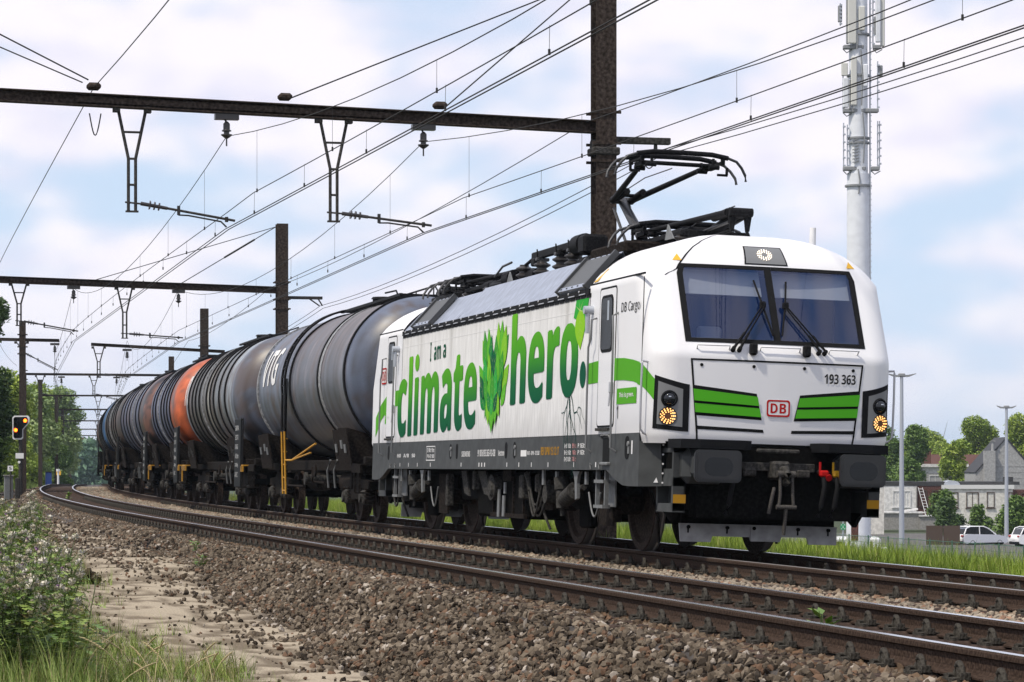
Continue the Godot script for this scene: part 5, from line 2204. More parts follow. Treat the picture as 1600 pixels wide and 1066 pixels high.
func roof_gear(root: Node3D) -> void:
	pantograph(root, 2.75, 1.0, true)
	pantograph(root, 5.30, 1.0, false)
	pantograph(root, -5.20, 1.0, false)
	pantograph(root, -7.35, -1.0, false)
	var b := MB.new()
	# front collar of the folded frame
	b.cyl(Vector3(7.38, 4.17, -0.15), Vector3(7.38, 4.17, 0.15), 0.055, 0.055, 10)
	b.cbox(Vector3(7.28, 4.15, 0), Vector3(0.3, 0.08, 0.22), 0.02)
	for s: float in [1.0, -1.0]:
		b.prism(Vector3(7.33, 0, 0.10 * s), FACE, PackedVector2Array([Vector2(-0.045, 4.12), Vector2(0.045, 4.12), Vector2(0.02, 3.94), Vector2(-0.02, 3.93)]), 0.05)
		b.tube([Vector3(7.33, 3.95, 0.10 * s), Vector3(7.0, 3.88, 0.26 * s)], 0.02, 6)
	part("arm_rest", b, M.panto_black, root)
	b = MB.new()
	b.prism(Vector3(6.1, 0, 0.55), SIDE, PackedVector2Array([Vector2(0, 3.9), Vector2(0.35, 3.9), Vector2(0.1, 4.09)]), 0.02)
	b.prism(Vector3(-0.7, 0, 0.95), SIDE, PackedVector2Array([Vector2(0, 3.74), Vector2(0.4, 3.74), Vector2(0.18, 3.93)]), 0.02)
	part("deflector", b, M.step_grey, root)
	b = MB.new()
	b.cbox(Vector3(4.6, 3.86, 0.3), Vector3(1.7, 0.16, 1.2), 0.03)
	part("roof_plinth", b, M.frame_brown, root)
	# bus bar over the middle
	b = MB.new()
	b.cbox(Vector3(0.1, 4.22, 0.45), Vector3(2.5, 0.12, 0.07), 0.015)
	b.cbox(Vector3(-0.9, 4.12, 0.45), Vector3(0.22, 0.12, 0.16), 0.02)
	b.cbox(Vector3(0.55, 4.16, 0.45), Vector3(0.16, 0.10, 0.16), 0.02)
	b.tube([Vector3(1.3, 4.22, 0.45), Vector3(1.7, 4.22, 0.4), Vector3(2.0, 4.12, 0.3), Vector3(2.3, 4.02, 0.2)], 0.03, 8)
	b.tube([Vector3(-1.1, 4.2, 0.45), Vector3(-1.5, 4.1, 0.5), Vector3(-2.2, 4.0, 0.5), Vector3(-4.5, 3.98, 0.4)], 0.025, 8)
	part("bus_bar", b, M.panto_black, root)
	for q in [[-0.6, 0.45], [0.5, 0.45], [1.2, 0.45], [0.2, -0.35], [-1.5, 0.5], [1.9, 0.35]]:
		b = MB.new()
		insulator(b, Vector3(q[0], 3.60, q[1]), 0.52, 0.13)
		part("insulator", b, M.insulator, root)
	b = MB.new()
	b.cyl(Vector3(1.35, 4.20, 0.42), Vector3(1.75, 4.20, 0.42), 0.15, 0.15, 16)
	b.cbox(Vector3(2.05, 4.16, 0.4), Vector3(0.34, 0.28, 0.36), 0.04)
	b.cyl(Vector3(-2.3, 3.95, 0.55), Vector3(-1.9, 3.95, 0.55), 0.13, 0.13, 16)
	b.cyl(Vector3(-1.5, 3.92, 0.4), Vector3(-0.9, 3.92, 0.4), 0.13, 0.13, 16)
	b.cbox(Vector3(2.1, 3.78, 0.2), Vector3(0.7, 0.42, 0.7), 0.04)
	b.cbox(Vector3(-3.2, 3.85, 0.1), Vector3(1.4, 0.3, 0.8), 0.05)
	part("circuit_breaker", b, M.panto_black, root)
	b = MB.new()
	b.tube([Vector3(-1.5, 4.15, 0.7), Vector3(-2.0, 4.12, 0.72), Vector3(-2.6, 4.0, 0.7)], 0.018, 6)
	for x: float in [-0.6, 0.5, 1.2]:
		b.cbox(Vector3(x, 4.14, 0.45), Vector3(0.10, 0.05, 0.2), 0.01)
		b.tube([Vector3(x, 4.13, 0.52), Vector3(x + 0.1, 4.28, 0.56)], 0.012, 5)
	part("clamp", b, M.panto_steel, root)


# ---------------------------------------------------------------- tank wagons
const TANK_R := 1.47
const TANK_Y := 2.76


func build_train() -> void:
	make_locomotive()
	var dark := Color(0.050, 0.056, 0.068)
	var brown := Color(0.078, 0.064, 0.060)
	var slate := Color(0.070, 0.082, 0.108)
	var coal := Color(0.026, 0.027, 0.030)
	var orange := Color(0.25, 0.055, 0.018)
	var faded := Color(0.115, 0.058, 0.042)
	var blue := Color(0.045, 0.055, 0.095)
	var olive := Color(0.055, 0.052, 0.044)
	var pale := Color(0.16, 0.18, 0.185)
	# front buffer distance, length, tank start and end from the front, bands [start, end, colour], ribs [place, light?]
	var list := [
		{"label": "dark grey tank wagon with brown bands coupled right behind the locomotive", "t": 9.12, "len": 15.3, "a": 1.2, "e": 14.0,
			"bands": [[0.0, 2.2, slate], [2.2, 5.1, brown], [5.1, 8.6, brown.lerp(dark, 0.35)], [8.6, 13.2, slate.lerp(dark, 0.4)], [13.2, 20.0, dark]],
			"ribs": [[2.05, 0], [5.0, 2], [8.5, 0], [13.1, 1]], "word": ["VTG", 10.6, 12.6, 0.30], "ladder": 8.75, "walk": [2.6, 9.0], "marks": true},
		{"label": "long olive tank wagon with many ribs and paler cladding panels, second behind the locomotive", "t": 24.42, "len": 14.6, "a": 1.3, "e": 13.4,
			"bands": [[0.0, 2.6, dark], [2.6, 4.4, pale], [4.4, 6.0, pale.lerp(olive, 0.5)], [6.0, 7.6, olive], [6.8, 7.6, pale.lerp(Color(0.14, 0.12, 0.075), 0.7)], [7.6, 11.9, olive], [11.9, 20.0, pale.lerp(dark, 0.5)]],
			"ribs": [[3.6, 0], [4.8, 0], [6.0, 0], [6.8, 0], [7.6, 0], [8.5, 1], [9.3, 0], [10.2, 0], [11.0, 0], [11.9, 0]], "word": ["VTG", 12.0, 13.0, 0.25], "ladder": 8.0, "walk": [4.0, 10.0], "marks": false},
		{"label": "dark blue ribbed tank wagon with a bright orange front end", "t": 39.02, "len": 11.8, "a": 1.2, "e": 10.6,
			"bands": [[0.0, 2.9, orange], [2.9, 20.0, blue]],
			"ribs": [[2.9, 0], [3.9, 0], [4.9, 0], [5.9, 0], [6.9, 1], [7.9, 0], [8.9, 0]], "ladder": 5.2, "walk": [3.4, 8.0], "marks": true},
		{"label": "dark tank wagon whose faded orange end is blotched with grey", "t": 50.82, "len": 16.9, "a": 1.2, "e": 15.7,
			"bands": [[0.0, 3.6, faded], [3.6, 20.0, blue.lerp(coal, 0.3)]],
			"ribs": [[3.6, 0], [5.4, 0], [7.2, 1], [9.0, 0], [10.8, 0], [12.6, 0], [14.4, 0]], "ladder": 8.6, "walk": [4.0, 13.0], "marks": false, "blotch": true},
		{"label": "brown black ribbed tank wagon, fifth in the train", "t": 67.72, "len": 16.4, "a": 1.2, "e": 15.2,
			"bands": [[0.0, 20.0, olive.lerp(coal, 0.5)]],
			"ribs": [[2.0, 0], [4.0, 0], [6.0, 0], [8.0, 1], [10.0, 0], [12.0, 0]], "ladder": 8.2, "walk": [4.0, 12.0], "marks": false},
		{"label": "tank wagon with a dull blue front end and dark ribs, sixth in the train", "t": 84.12, "len": 16.4, "a": 1.2, "e": 15.2,
			"bands": [[0.0, 2.6, Color(0.04, 0.085, 0.15)], [2.6, 20.0, coal]],
			"ribs": [[2.6, 0], [5.0, 0], [8.0, 0], [11.0, 0]], "ladder": 8.2, "walk": [4.0, 12.0], "marks": false},
		{"label": "orange brown tank wagon almost hidden at the far end of the train", "t": 100.52, "len": 16.4, "a": 1.2, "e": 15.2,
			"bands": [[0.0, 20.0, faded.lerp(coal, 0.4)]],
			"ribs": [[3.0, 0], [8.0, 0]], "ladder": 8.2, "walk": [4.0, 12.0], "marks": false}]
	for i in list.size():
		wagon(list[i], i)


func wagon(c: Dictionary, no: int) -> void:
	var len: float = c["len"]
	var p0 := along(c.t)
	var p1 := along(c.t + len)
	var root := thing("tank_wagon", c.label, "tank wagon", (p0 + p1) * 0.5, "tank wagons behind the locomotive")
	root.rotation.y = atan2(-(p0 - p1).z, (p0 - p1).x)
	root.rotation.x = -BODY_CANT * (0.8 if no == 0 else 0.5)
	var X := func(s: float) -> float:
		return len * 0.5 - s
	var far := no > 3
	# tank: turned profile, coloured by bands, stained
	var b := MB.new()
	var nz := FastNoiseLite.new()
	nz.seed = 300 + no
	nz.frequency = 1.0
	nz.fractal_octaves = 4
	var K := 48 if far else 72
	var prof := []
	var dome := 0.80
	for i in 13:
		var a := PI * 0.5 * i / 12.0
		prof.append([c.a + dome * (1.0 - sin(a)), TANK_R * pow(cos(a), 0.75) if i < 12 else 0.02])
	prof.reverse()
	var s: float = c.a + dome
	while s < c.e - dome:
		prof.append([s, TANK_R])
		s += 0.16 if not far else 0.4
	for i in 13:
		var a := PI * 0.5 * i / 12.0
		prof.append([c.e - dome * (1.0 - sin(a)), TANK_R * pow(cos(a), 0.75) if i < 12 else 0.02])
	var g := []
	for q in prof:
		var row := []
		for k in K + 1:
			var an := TAU * k / K
			row.append(Vector3(X.call(q[0]), TANK_Y + cos(an) * q[1], sin(an) * q[1]))
		g.append(row)
	b.sheet(g, 1.0)
	for i in prof.size():
		for k in K + 1:
			var id: int = i * (K + 1) + k
			var p := b.v[id]
			var q: float = prof[i][0]
			var cc := Color(0.05, 0.05, 0.05)
			for bd in c.bands:
				if q >= bd[0] - 0.08:
					cc = bd[2]
			var an := TAU * k / K
			var n1 := nz.get_noise_3d(p.x * 0.9, p.y * 0.35, p.z * 0.35 + no * 9.0)
			var n2 := nz.get_noise_3d(p.x * 5.0, p.y * 0.8, p.z * 0.8 + 40.0)
			var n3 := nz.get_noise_3d(p.x * 2.5, p.y * 2.5, p.z * 2.5 + 80.0)
			cc = cc * Color(2.2, 2.25, 2.45) * (1.0 + n1 * 0.45 + n2 * 0.42 + n3 * 0.25)
			if no == 0 and q > 2.1:
				cc = cc.lerp(Color(0.125, 0.145, 0.18), smoothstep(0.5, -0.5, (p.y - TANK_Y) / TANK_R + n3 * 0.9 + n1) * 0.75)
			var drip := nz.get_noise_2d(p.x * 7.0, 60.0 + no) + 0.4 * nz.get_noise_2d(p.x * 22.0, 90.0)
			cc = cc.lerp(Color(0.05, 0.042, 0.038), smoothstep(0.05, 0.40, drip + n3 * 0.35) * 0.6)
			cc = cc.lerp(cc * 1.9, smoothstep(0.10, 0.42, -drip + n3 * 0.4) * 0.55)
			var rust := smoothstep(0.02, 0.38, n1 + n3 * 0.6)
			cc = cc.lerp(Color(0.125, 0.090, 0.078), rust * 0.8)
			if c.has("blotch") and q < 3.6:
				cc = cc.lerp(Color(0.06, 0.055, 0.06), smoothstep(-0.12, 0.10, n3 + n1 * 0.8) * 0.85)
			if no == 0 and p.y < 2.2 and p.z > 0.0 and q > 2.2 and q < 11.0:
				cc = cc.lerp(Color(0.17, 0.19, 0.20), smoothstep(0.05, 0.22, n3 + n2 * 0.7 - absf(p.y - 1.85) * 0.35) * 0.75)
			b.c[id] = Color(maxf(cc.r, 0.01), maxf(cc.g, 0.01), maxf(cc.b, 0.01))
			# normals from the turned profile
			if b.n[id].dot(p - Vector3(clampf(p.x, X.call(c.e - 0.9), X.call(c.a + 0.9)), TANK_Y, 0)) < 0.0:
				b.n[id] = -b.n[id]
	part("tank", b, M.tank, root, true)
	for r in c.ribs:
		b = MB.new()
		var wide := 0.05
		b.lathe(Vector3(X.call(r[0]), TANK_Y, 0), Vector3(-1, 0, 0), [[TANK_R, -wide], [TANK_R + 0.035, -wide], [TANK_R + 0.035, wide], [TANK_R, wide]], K)
		part("rib", b, M.tank_rib if r[1] != 1 else M.rib_light, root)
		if r[1] == 2:
			b = MB.new()
			b.lathe(Vector3(X.call(r[0] - 0.18), TANK_Y, 0), Vector3(-1, 0, 0), [[TANK_R + 0.004, -0.12], [TANK_R + 0.014, -0.12], [TANK_R + 0.014, 0.12], [TANK_R + 0.004, 0.12]], K)
			part("white_hoop", b, M.rib_light, root)
	if c.has("word"):
		var w: Array = c.word
		var gl := glyphs(w[0], true, false, 0.08)
		for i in gl.v.size():
			var p := gl.v[i]
			var an: float = w[3] + (p.y - 0.5) * 0.85 / TANK_R
			gl.v[i] = Vector3(lerpf(X.call(w[2]), X.call(w[1]), p.x), TANK_Y + sin(an) * (TANK_R + 0.012), cos(an) * (TANK_R + 0.012))
			gl.n[i] = Vector3(0, sin(an), cos(an))
		part("lettering", gl, M.print_white, root, true)
	# underframe
	b = MB.new()
	for z: float in [0.95, -0.95]:
		b.cbox(Vector3(0, 1.05, z), Vector3(len - 1.3, 0.22, 0.12), 0.02)
	for s0: float in [0.75, len - 0.75]:
		b.cbox(Vector3(X.call(s0), 1.04, 0), Vector3(0.2, 0.34, 2.6), 0.02)
	b.box(Vector3(0, 1.0, 0), Vector3(len - 1.5, 0.18, 0.5))
	part("underframe", b, M.wagon_frame, root, true)
	# saddles that carry the tank
	for s0: float in [c.a + 1.5, c.e - 1.5]:
		b = MB.new()
		var pl := PackedVector2Array([Vector2(-1.25, 1.1), Vector2(1.25, 1.1), Vector2(1.38, 1.75)])
		for i in 13:
			var an := lerpf(0.75, -0.75, i / 12.0)
			pl.append(Vector2(sin(an) * 1.50, TANK_Y - cos(an) * 1.50) if absf(an) < 0.9 else Vector2.ZERO)
		pl.append(Vector2(-1.38, 1.75))
		b.prism(Vector3(X.call(s0) - 0.5, 0, 0), FACE, pl, 1.0)
		b.box(Vector3(X.call(s0), 1.35, 1.36), Vector3(1.5, 0.75, 0.03), Basis(Vector3.RIGHT, 0.16))
		b.box(Vector3(X.call(s0), 1.35, -1.36), Vector3(1.5, 0.75, 0.03), Basis(Vector3.RIGHT, -0.16))
		part("saddle", b, M.frame_brown, root, true)
		b = MB.new()
		for dx: float in [-0.45, 0.1, 0.5]:
			b.box(Vector3(X.call(s0) + dx, 1.46 - absf(dx) * 0.2, 1.40), Vector3(0.16, 0.16, 0.02), Basis(Vector3.RIGHT, 0.16))
		fittings("placard", b, M.under_grey if no else M.step_grey, root)
	for s0: float in [2.9, len - 2.9]:
		wagon_bogie(root, X.call(s0))
	for s0: float in [0.0, len]:
		var d := 1.0 if s0 == 0.0 else -1.0
		for z: float in [0.875, -0.875]:
			b = MB.new()
			b.cyl(Vector3(X.call(s0), 1.05, z), Vector3(X.call(s0) - 0.035 * d, 1.05, z), 0.225, 0.225, 18)
			b.cyl(Vector3(X.call(s0) - 0.035 * d, 1.05, z), Vector3(X.call(s0) - 0.62 * d, 1.05, z), 0.10, 0.13, 12)
			part("buffer", b, M.frame_dark, root)
		b = MB.new()
		b.tube([Vector3(X.call(s0) - 0.7 * d, 1.03, 0), Vector3(X.call(s0) - 0.2 * d, 1.02, 0), Vector3(X.call(s0) - 0.1 * d, 0.9, 0)], 0.04, 7)
		b.tube([Vector3(X.call(s0) - 0.7 * d, 0.95, 0.4), Vector3(X.call(s0) - 0.35 * d, 0.75, 0.4), Vector3(X.call(s0) - 0.1 * d, 0.55, 0.3)], 0.03, 6)
		part("coupling", b, M.frame_dark, root, true)
	# walkway on the tank
	b = MB.new()
	var w0: float = X.call(c.walk[1])
	var w1: float = X.call(c.walk[0])
	var top := TANK_Y + TANK_R
	for z: float in [-0.33, 0.33]:
		b.box(Vector3((w0 + w1) * 0.5, top + 0.06, z), Vector3(w1 - w0, 0.05, 0.05))
	var wx := w0
	while wx <= w1:
		b.box(Vector3(wx, top + 0.065, 0), Vector3(0.05, 0.03, 0.7))
		wx += 0.22
	part("walkway", b, M.tank_rib, root, true)
	b = MB.new()
	for z: float in [-0.48]:
		b.tube([Vector3(w0, top, z), Vector3(w0 + 0.25, top + 0.30, z), Vector3(w1 - 0.8, top + 0.30, z), Vector3(w1 - 0.1, top + 0.02, z)], 0.018, 6)
		for k in 4:
			var q := lerpf(w0 + 0.4, w1 - 0.9, k / 3.0)
			b.tube([Vector3(q, top - 0.05, z), Vector3(q, top + 0.30, z)], 0.014, 5)
	if no == 0:
		b.tube([Vector3(w1 - 0.2, top, 0.33), Vector3(w1 - 0.5, top + 0.16, 0.33), Vector3(w1 - 1.6, top + 0.18, 0.33)], 0.018, 6)
	part("handrail", b, M.tank_rib, root, true)
	b = MB.new()
	var mx: float = X.call((c.walk[0] + c.walk[1]) * 0.5)
	b.cyl(Vector3(mx, top - 0.03, 0), Vector3(mx, top + 0.16, 0), 0.28, 0.28, 16)
	b.cyl(Vector3(mx, top + 0.16, 0), Vector3(mx, top + 0.20, 0), 0.31, 0.28, 16)
	part("manhole", b, M.tank_rib, root)
	# ladder over the side
	if no == 0:
		tank_ladder(root, X.call(c.ladder))
	fit_out(root, c, no, len)


func tank_ladder(root: Node3D, lx: float) -> void:
	var up := []
	var up2 := []
	for i in 15:
		var an := lerpf(0.15, 1.72, i / 14.0)
		up.append(Vector3(lx - 0.19, TANK_Y + cos(an) * (TANK_R + 0.11), sin(an) * (TANK_R + 0.11)))
		up2.append(Vector3(lx + 0.19, TANK_Y + cos(an) * (TANK_R + 0.11), sin(an) * (TANK_R + 0.11)))
	up.append(Vector3(lx - 0.19, 1.75, 1.56))
	up2.append(Vector3(lx + 0.19, 1.75, 1.56))
	var b := MB.new()
	b.tube(up, 0.026, 6)
	b.tube(up2, 0.026, 6)
	for i in up.size():
		b.cyl(up[i], up2[i], 0.014, 0.014, 6)
	b.box(Vector3(lx, 2.2, 1.52), Vector3(0.30, 1.3, 0.02))
	var lad := part("ladder", b, M.tank_rib, root, true)
	b = MB.new()
	for q: float in [-0.19, 0.19]:
		b.tube([Vector3(lx + q, 1.75, 1.56), Vector3(lx + q, 0.45, 1.50)], 0.023, 6)
	for i in 5:
		b.cyl(Vector3(lx - 0.19, 0.52 + i * 0.27, 1.505), Vector3(lx + 0.19, 0.52 + i * 0.27, 1.505), 0.016, 0.016, 6)
	part("ladder_foot", b, M.yellow, lad, true)
	b = MB.new()
	b.tube([Vector3(lx + 0.2, 1.15, 1.52), Vector3(lx + 0.9, 1.15, 1.50), Vector3(lx + 2.6, 1.48, 1.30)], 0.022, 6)
	b.tube([Vector3(lx + 0.9, 1.15, 1.50), Vector3(lx + 2.4, 1.30, 1.36)], 0.018, 6)
	part("hand_rail", b, M.yellow, root, true)


func fit_out(root: Node3D, c: Dictionary, no: int, len: float) -> void:
	var X := func(s: float) -> float:
		return len * 0.5 - s
	var b := MB.new()
	# data board at the front corner, striped step
	if no > 0:
		data_board(root, X.call(1.35), no)
	striped_steps(root, c, no, len)


func data_board(root: Node3D, bx: float, no: int) -> void:
	var b := MB.new()
	b.cbox(Vector3(bx, 1.35, 1.40), Vector3(1.15, 1.6, 0.05), 0.01)
	var bo := part("data_board", b, M.board, root)
	if no < 4:
		for i in 6:
			part("lettering", letters(["33 80 784", "5 217-3", "D-WAG", "14.9 m", "24 350 kg", "A B C"][i], Vector3(bx - 0.42, 1.88 - i * 0.22, 1.428), Vector3(0.62 - 0.05 * (i % 3), 0, 0), Vector3(0, 0.12, 0)), M.board_print, bo, true)
	b = MB.new()
	b.tube([Vector3(bx + 0.62, 0.6, 1.38), Vector3(bx + 0.62, 2.05, 1.38), Vector3(bx + 0.52, 2.16, 1.36), Vector3(bx + 0.2, 2.17, 1.36)], 0.018, 6)
	b.tube([Vector3(bx - 0.62, 0.6, 1.38), Vector3(bx - 0.62, 1.9, 1.38)], 0.014, 6)
	part("corner_rail", b, M.tank_rib, root, true)


func striped_steps(root: Node3D, c: Dictionary, no: int, len: float) -> void:
	var X := func(s: float) -> float:
		return len * 0.5 - s
	var b := MB.new()
	for s0: float in [0.95, len - 0.95]:
		b = MB.new()
		b.box(Vector3(X.call(s0), 0.98, 1.40), Vector3(0.9, 0.14, 0.04))
		b.box(Vector3(X.call(s0), 1.06, 1.25), Vector3(0.9, 0.03, 0.3))
		b.box(Vector3(X.call(s0) - 0.42, 0.78, 1.40), Vector3(0.05, 0.34, 0.04))
		var st := part("step_board", b, M.yellow if no in [1, 2, 4] else M.wagon_frame, root, true)
		if no in [1, 2, 4]:
			b = MB.new()
			for k in 4:
				b.prism(Vector3(X.call(s0) - 0.36 + k * 0.21, 0.91, 1.421), SIDE, PackedVector2Array([Vector2(0, 0), Vector2(0.09, 0), Vector2(0.19, 0.14), Vector2(0.10, 0.14)]), 0.002, false)
			fittings("black_stripes", b, M.black_rubber, st)
		b = MB.new()
		b.box(Vector3(X.call(s0), 0.55, 1.36), Vector3(0.5, 0.03, 0.22))
		for q: float in [-0.22, 0.22]:
			b.box(Vector3(X.call(s0) + q, 0.76, 1.38), Vector3(0.03, 0.44, 0.04))
		part("shunter_step", b, M.wagon_frame, root, true)
	# brake and outlet gear under the tank
	b = MB.new()
	b.cyl(Vector3(0.6, 0.80, 0), Vector3(0.6, 1.35, 0), 0.18, 0.22, 12)
	b.cyl(Vector3(0.6, 0.78, -1.3), Vector3(0.6, 0.78, 1.3), 0.09, 0.09, 10)
	b.cyl(Vector3(0.6, 0.78, 1.3), Vector3(0.6, 0.78, 1.36), 0.13, 0.13, 12)
	part("outlet_valve", b, M.under_grey, root, true)
	b = MB.new()
	b.cyl(Vector3(2.2, 0.72, 0.7), Vector3(3.4, 0.72, 0.7), 0.24, 0.24, 14)
	b.cyl(Vector3(-3.2, 0.72, 0.5), Vector3(-2.0, 0.72, 0.5), 0.2, 0.2, 12)
	part("air_tank", b, M.frame_brown, root)
	b = MB.new()
	b.tube([Vector3(-3.5, 0.62, 1.1), Vector3(-1.0, 0.62, 1.1), Vector3(-0.6, 0.75, 1.2), Vector3(1.8, 0.70, 1.15)], 0.025, 6)
	b.tube([Vector3(1.2, 1.0, 1.3), Vector3(1.5, 0.72, 1.36), Vector3(1.9, 1.0, 1.36)], 0.018, 5)
	b.cyl(Vector3(2.0, 0.95, 1.36), Vector3(2.0, 0.95, 1.40), 0.13, 0.13, 12)
	part("brake_rigging", b, M.frame_brown, root, true)
	for dx: float in [3.4, 4.15]:
		b = MB.new()
		b.tube([Vector3(dx, 0.62, 1.34), Vector3(dx + 0.05, 0.95, 1.38), Vector3(dx + 0.25, 1.15, 1.36)], 0.022, 6)
		part("change_lever", b, M.step_grey, root, true)


func wagon_bogie(root: Node3D, cx: float) -> void:
	var g := Node3D.new()
	g.name = "bogie"
	root.add_child(g, true)
	for a: float in [-0.9, 0.9]:
		var b := MB.new()
		for q: float in [1.0, -1.0]:
			b = MB.new()
			var o := Vector3(cx + a, 0.46, 0)
			b.lathe(o, Vector3(0, 0, q), [[0.09, 0.80], [0.13, 0.80], [0.15, 0.77], [0.36, 0.77], [0.38, 0.815], [0.455, 0.815], [0.46, 0.72], [0.488, 0.70], [0.488, 0.68], [0.09, 0.69]], 30)
			part("wheel", b, M.wheel, g)
			b = MB.new()
			b.cbox(o + Vector3(0, 0, 1.0 * q), Vector3(0.30, 0.28, 0.22), 0.04)
			b.cyl(o + Vector3(0, 0, 1.08 * q), o + Vector3(0, 0, 1.15 * q), 0.11, 0.09, 12)
			part("axle_box", b, M.under_grey, g)
			for dx: float in [-0.24, 0.24]:
				b = MB.new()
				var sp := []
				for i in 33:
					var an := TAU * i / 8.0
					sp.append(o + Vector3(dx + cos(an) * 0.085, -0.06 + i * 0.0085, 1.0 * q + sin(an) * 0.085))
				b.tube(sp, 0.02, 5)
				b.box(o + Vector3(dx, -0.09, 1.0 * q), Vector3(0.2, 0.05, 0.2))
				part("axle_spring", b, M.frame_brown, g, true)
		b = MB.new()
		b.cyl(Vector3(cx + a, 0.46, -0.75), Vector3(cx + a, 0.46, 0.75), 0.08, 0.08, 10)
		part("axle", b, M.frame_dark, g)
	for q: float in [1.0, -1.0]:
		var b := MB.new()
		b.prism(Vector3(cx, 0, 1.0 * q - 0.06), SIDE, PackedVector2Array([Vector2(-1.35, 0.62), Vector2(-1.35, 0.76), Vector2(-0.5, 0.80), Vector2(-0.3, 0.92), Vector2(0.3, 0.92), Vector2(0.5, 0.80), Vector2(1.35, 0.76), Vector2(1.35, 0.62), Vector2(0.55, 0.62), Vector2(0.4, 0.42), Vector2(-0.4, 0.42), Vector2(-0.55, 0.62)]), 0.12)
		part("side_frame", b, M.wagon_frame, g)
	var b := MB.new()
	b.cbox(Vector3(cx, 0.72, 0), Vector3(0.45, 0.34, 2.1), 0.03)
	for d: float in [-1.32, 1.32]:
		b.box(Vector3(cx + d, 0.68, 0), Vector3(0.10, 0.14, 2.0))
	part("bolster", b, M.frame_dark, g, true)


# ---------------------------------------------------------------- overhead line
func at_tl(t: float, l: float, y: float) -> Vector3:
	return along(t, l, y)


func h_post(b: MB, t: float, l: float, y0: float, y1: float, w: float) -> void:
	var bs := track_basis(t)
	var p := along(t, l, 0)
	var h := y1 - y0
	for s: float in [1.0, -1.0]:
		b.box(p + Vector3(0, (y0 + y1) / 2, 0) + bs.x * (w * 0.5 - 0.012) * s, Vector3(0.024, h, w), bs)
	b.box(p + Vector3(0, (y0 + y1) / 2, 0), Vector3(w - 0.05, h, 0.02), bs)


func hanger(root: Node3D, t: float, l: float, y: float, low: float, arm_to: float, wire_y: float, side: float) -> void:
	var g := Node3D.new()
	g.name = "drop_frame"
	root.add_child(g, true)
	var b := MB.new()
	var mid := lerpf(y, low, 0.52)
	var P := func(dl: float, yy: float) -> Vector3:
		return along(t, l + dl, yy)
	var r := 0.028
	for s: float in [1.0, -1.0]:
		b.tube([P.call(0.25 * s, y - 0.08), P.call(0.062 * s, mid), P.call(0.062 * s, low)], r, 6)
		b.box(P.call(0.27 * s, y - 0.13), Vector3(0.16, 0.10, 0.12), track_basis(t))
	for yy: float in [lerpf(y, mid, 0.53), mid, lerpf(mid, low, 0.5)]:
		var wide := 0.062 + (0.19 * maxf(0.0, (yy - mid) / (y - mid)))
		b.cyl(P.call(wide, yy), P.call(-wide, yy), 0.022, 0.022, 6)
	b.box(P.call(0, low - 0.01), Vector3(0.08, 0.03, 0.22), track_basis(t))
	part("frame", b, M.mast_grey, g, true)
	# insulator, tube and steady arm
	var a0: Vector3 = P.call(-0.10 * side, low + 0.14)
	var a1 := along(t, arm_to, wire_y + 0.17)
	var d := (a1 - a0).normalized()
	b = MB.new()
	b.cyl(P.call(0.12 * side, low + 0.15), a0 + d * 0.12, 0.018, 0.018, 6)
	b.cyl(a0 + d * 0.05, a0 + d * 0.52, 0.035, 0.03, 8)
	for k in 3:
		b.cyl(a0 + d * (0.20 + k * 0.08), a0 + d * (0.225 + k * 0.08), 0.085 - k * 0.008, 0.07, 10)
	part("arm_insulator", b, M.insulator, g, true)
	b = MB.new()
	b.cyl(a0 + d * 0.5, a1 + d * 0.15, 0.022, 0.022, 8)
	b.cyl(a1 + Vector3(0, 0.04, 0), a1 - Vector3(0, 0.05, 0), 0.03, 0.03, 6)
	part("arm_tube", b, M.mast_grey, g, true)
	b = MB.new()
	var e0 := a0 + d * 0.72
	var e1 := along(t, arm_to, wire_y + 0.03)
	b.tube([e0, e0 + Vector3(0, -0.08, 0), e0.lerp(e1, 0.2) + Vector3(0, -0.03, 0), e1 + Vector3(0, 0.08, 0) - d * 0.1, e1], 0.016, 6)
	b.box(e0, Vector3(0.05, 0.16, 0.05))
	part("steady_arm", b, M.wire, g, true)


func carrier_insulator(root: Node3D, t: float, l: float, y: float) -> void:
	var b := MB.new()
	var p := along(t, l, y)
	b.box(p + Vector3(0, -0.04, 0), Vector3(0.16, 0.10, 0.42), track_basis(t))
	b.tube([p, p + Vector3(0, -0.10, 0.02), p + Vector3(0, -0.14, 0)], 0.02, 6)
	b.lathe(p + Vector3(0, -0.42, 0), Vector3.UP, [[0.02, 0.0], [0.05, 0.02], [0.10, 0.06], [0.10, 0.075], [0.05, 0.08], [0.05, 0.12], [0.085, 0.13], [0.085, 0.145], [0.06, 0.16], [0.06, 0.26], [0.025, 0.30]], 12)
	b.cyl(p + Vector3(0, -0.42, 0), p + Vector3(0, -0.55, 0), 0.014, 0.014, 6)
	part("carrier_insulator", b, M.insulator, root, true)


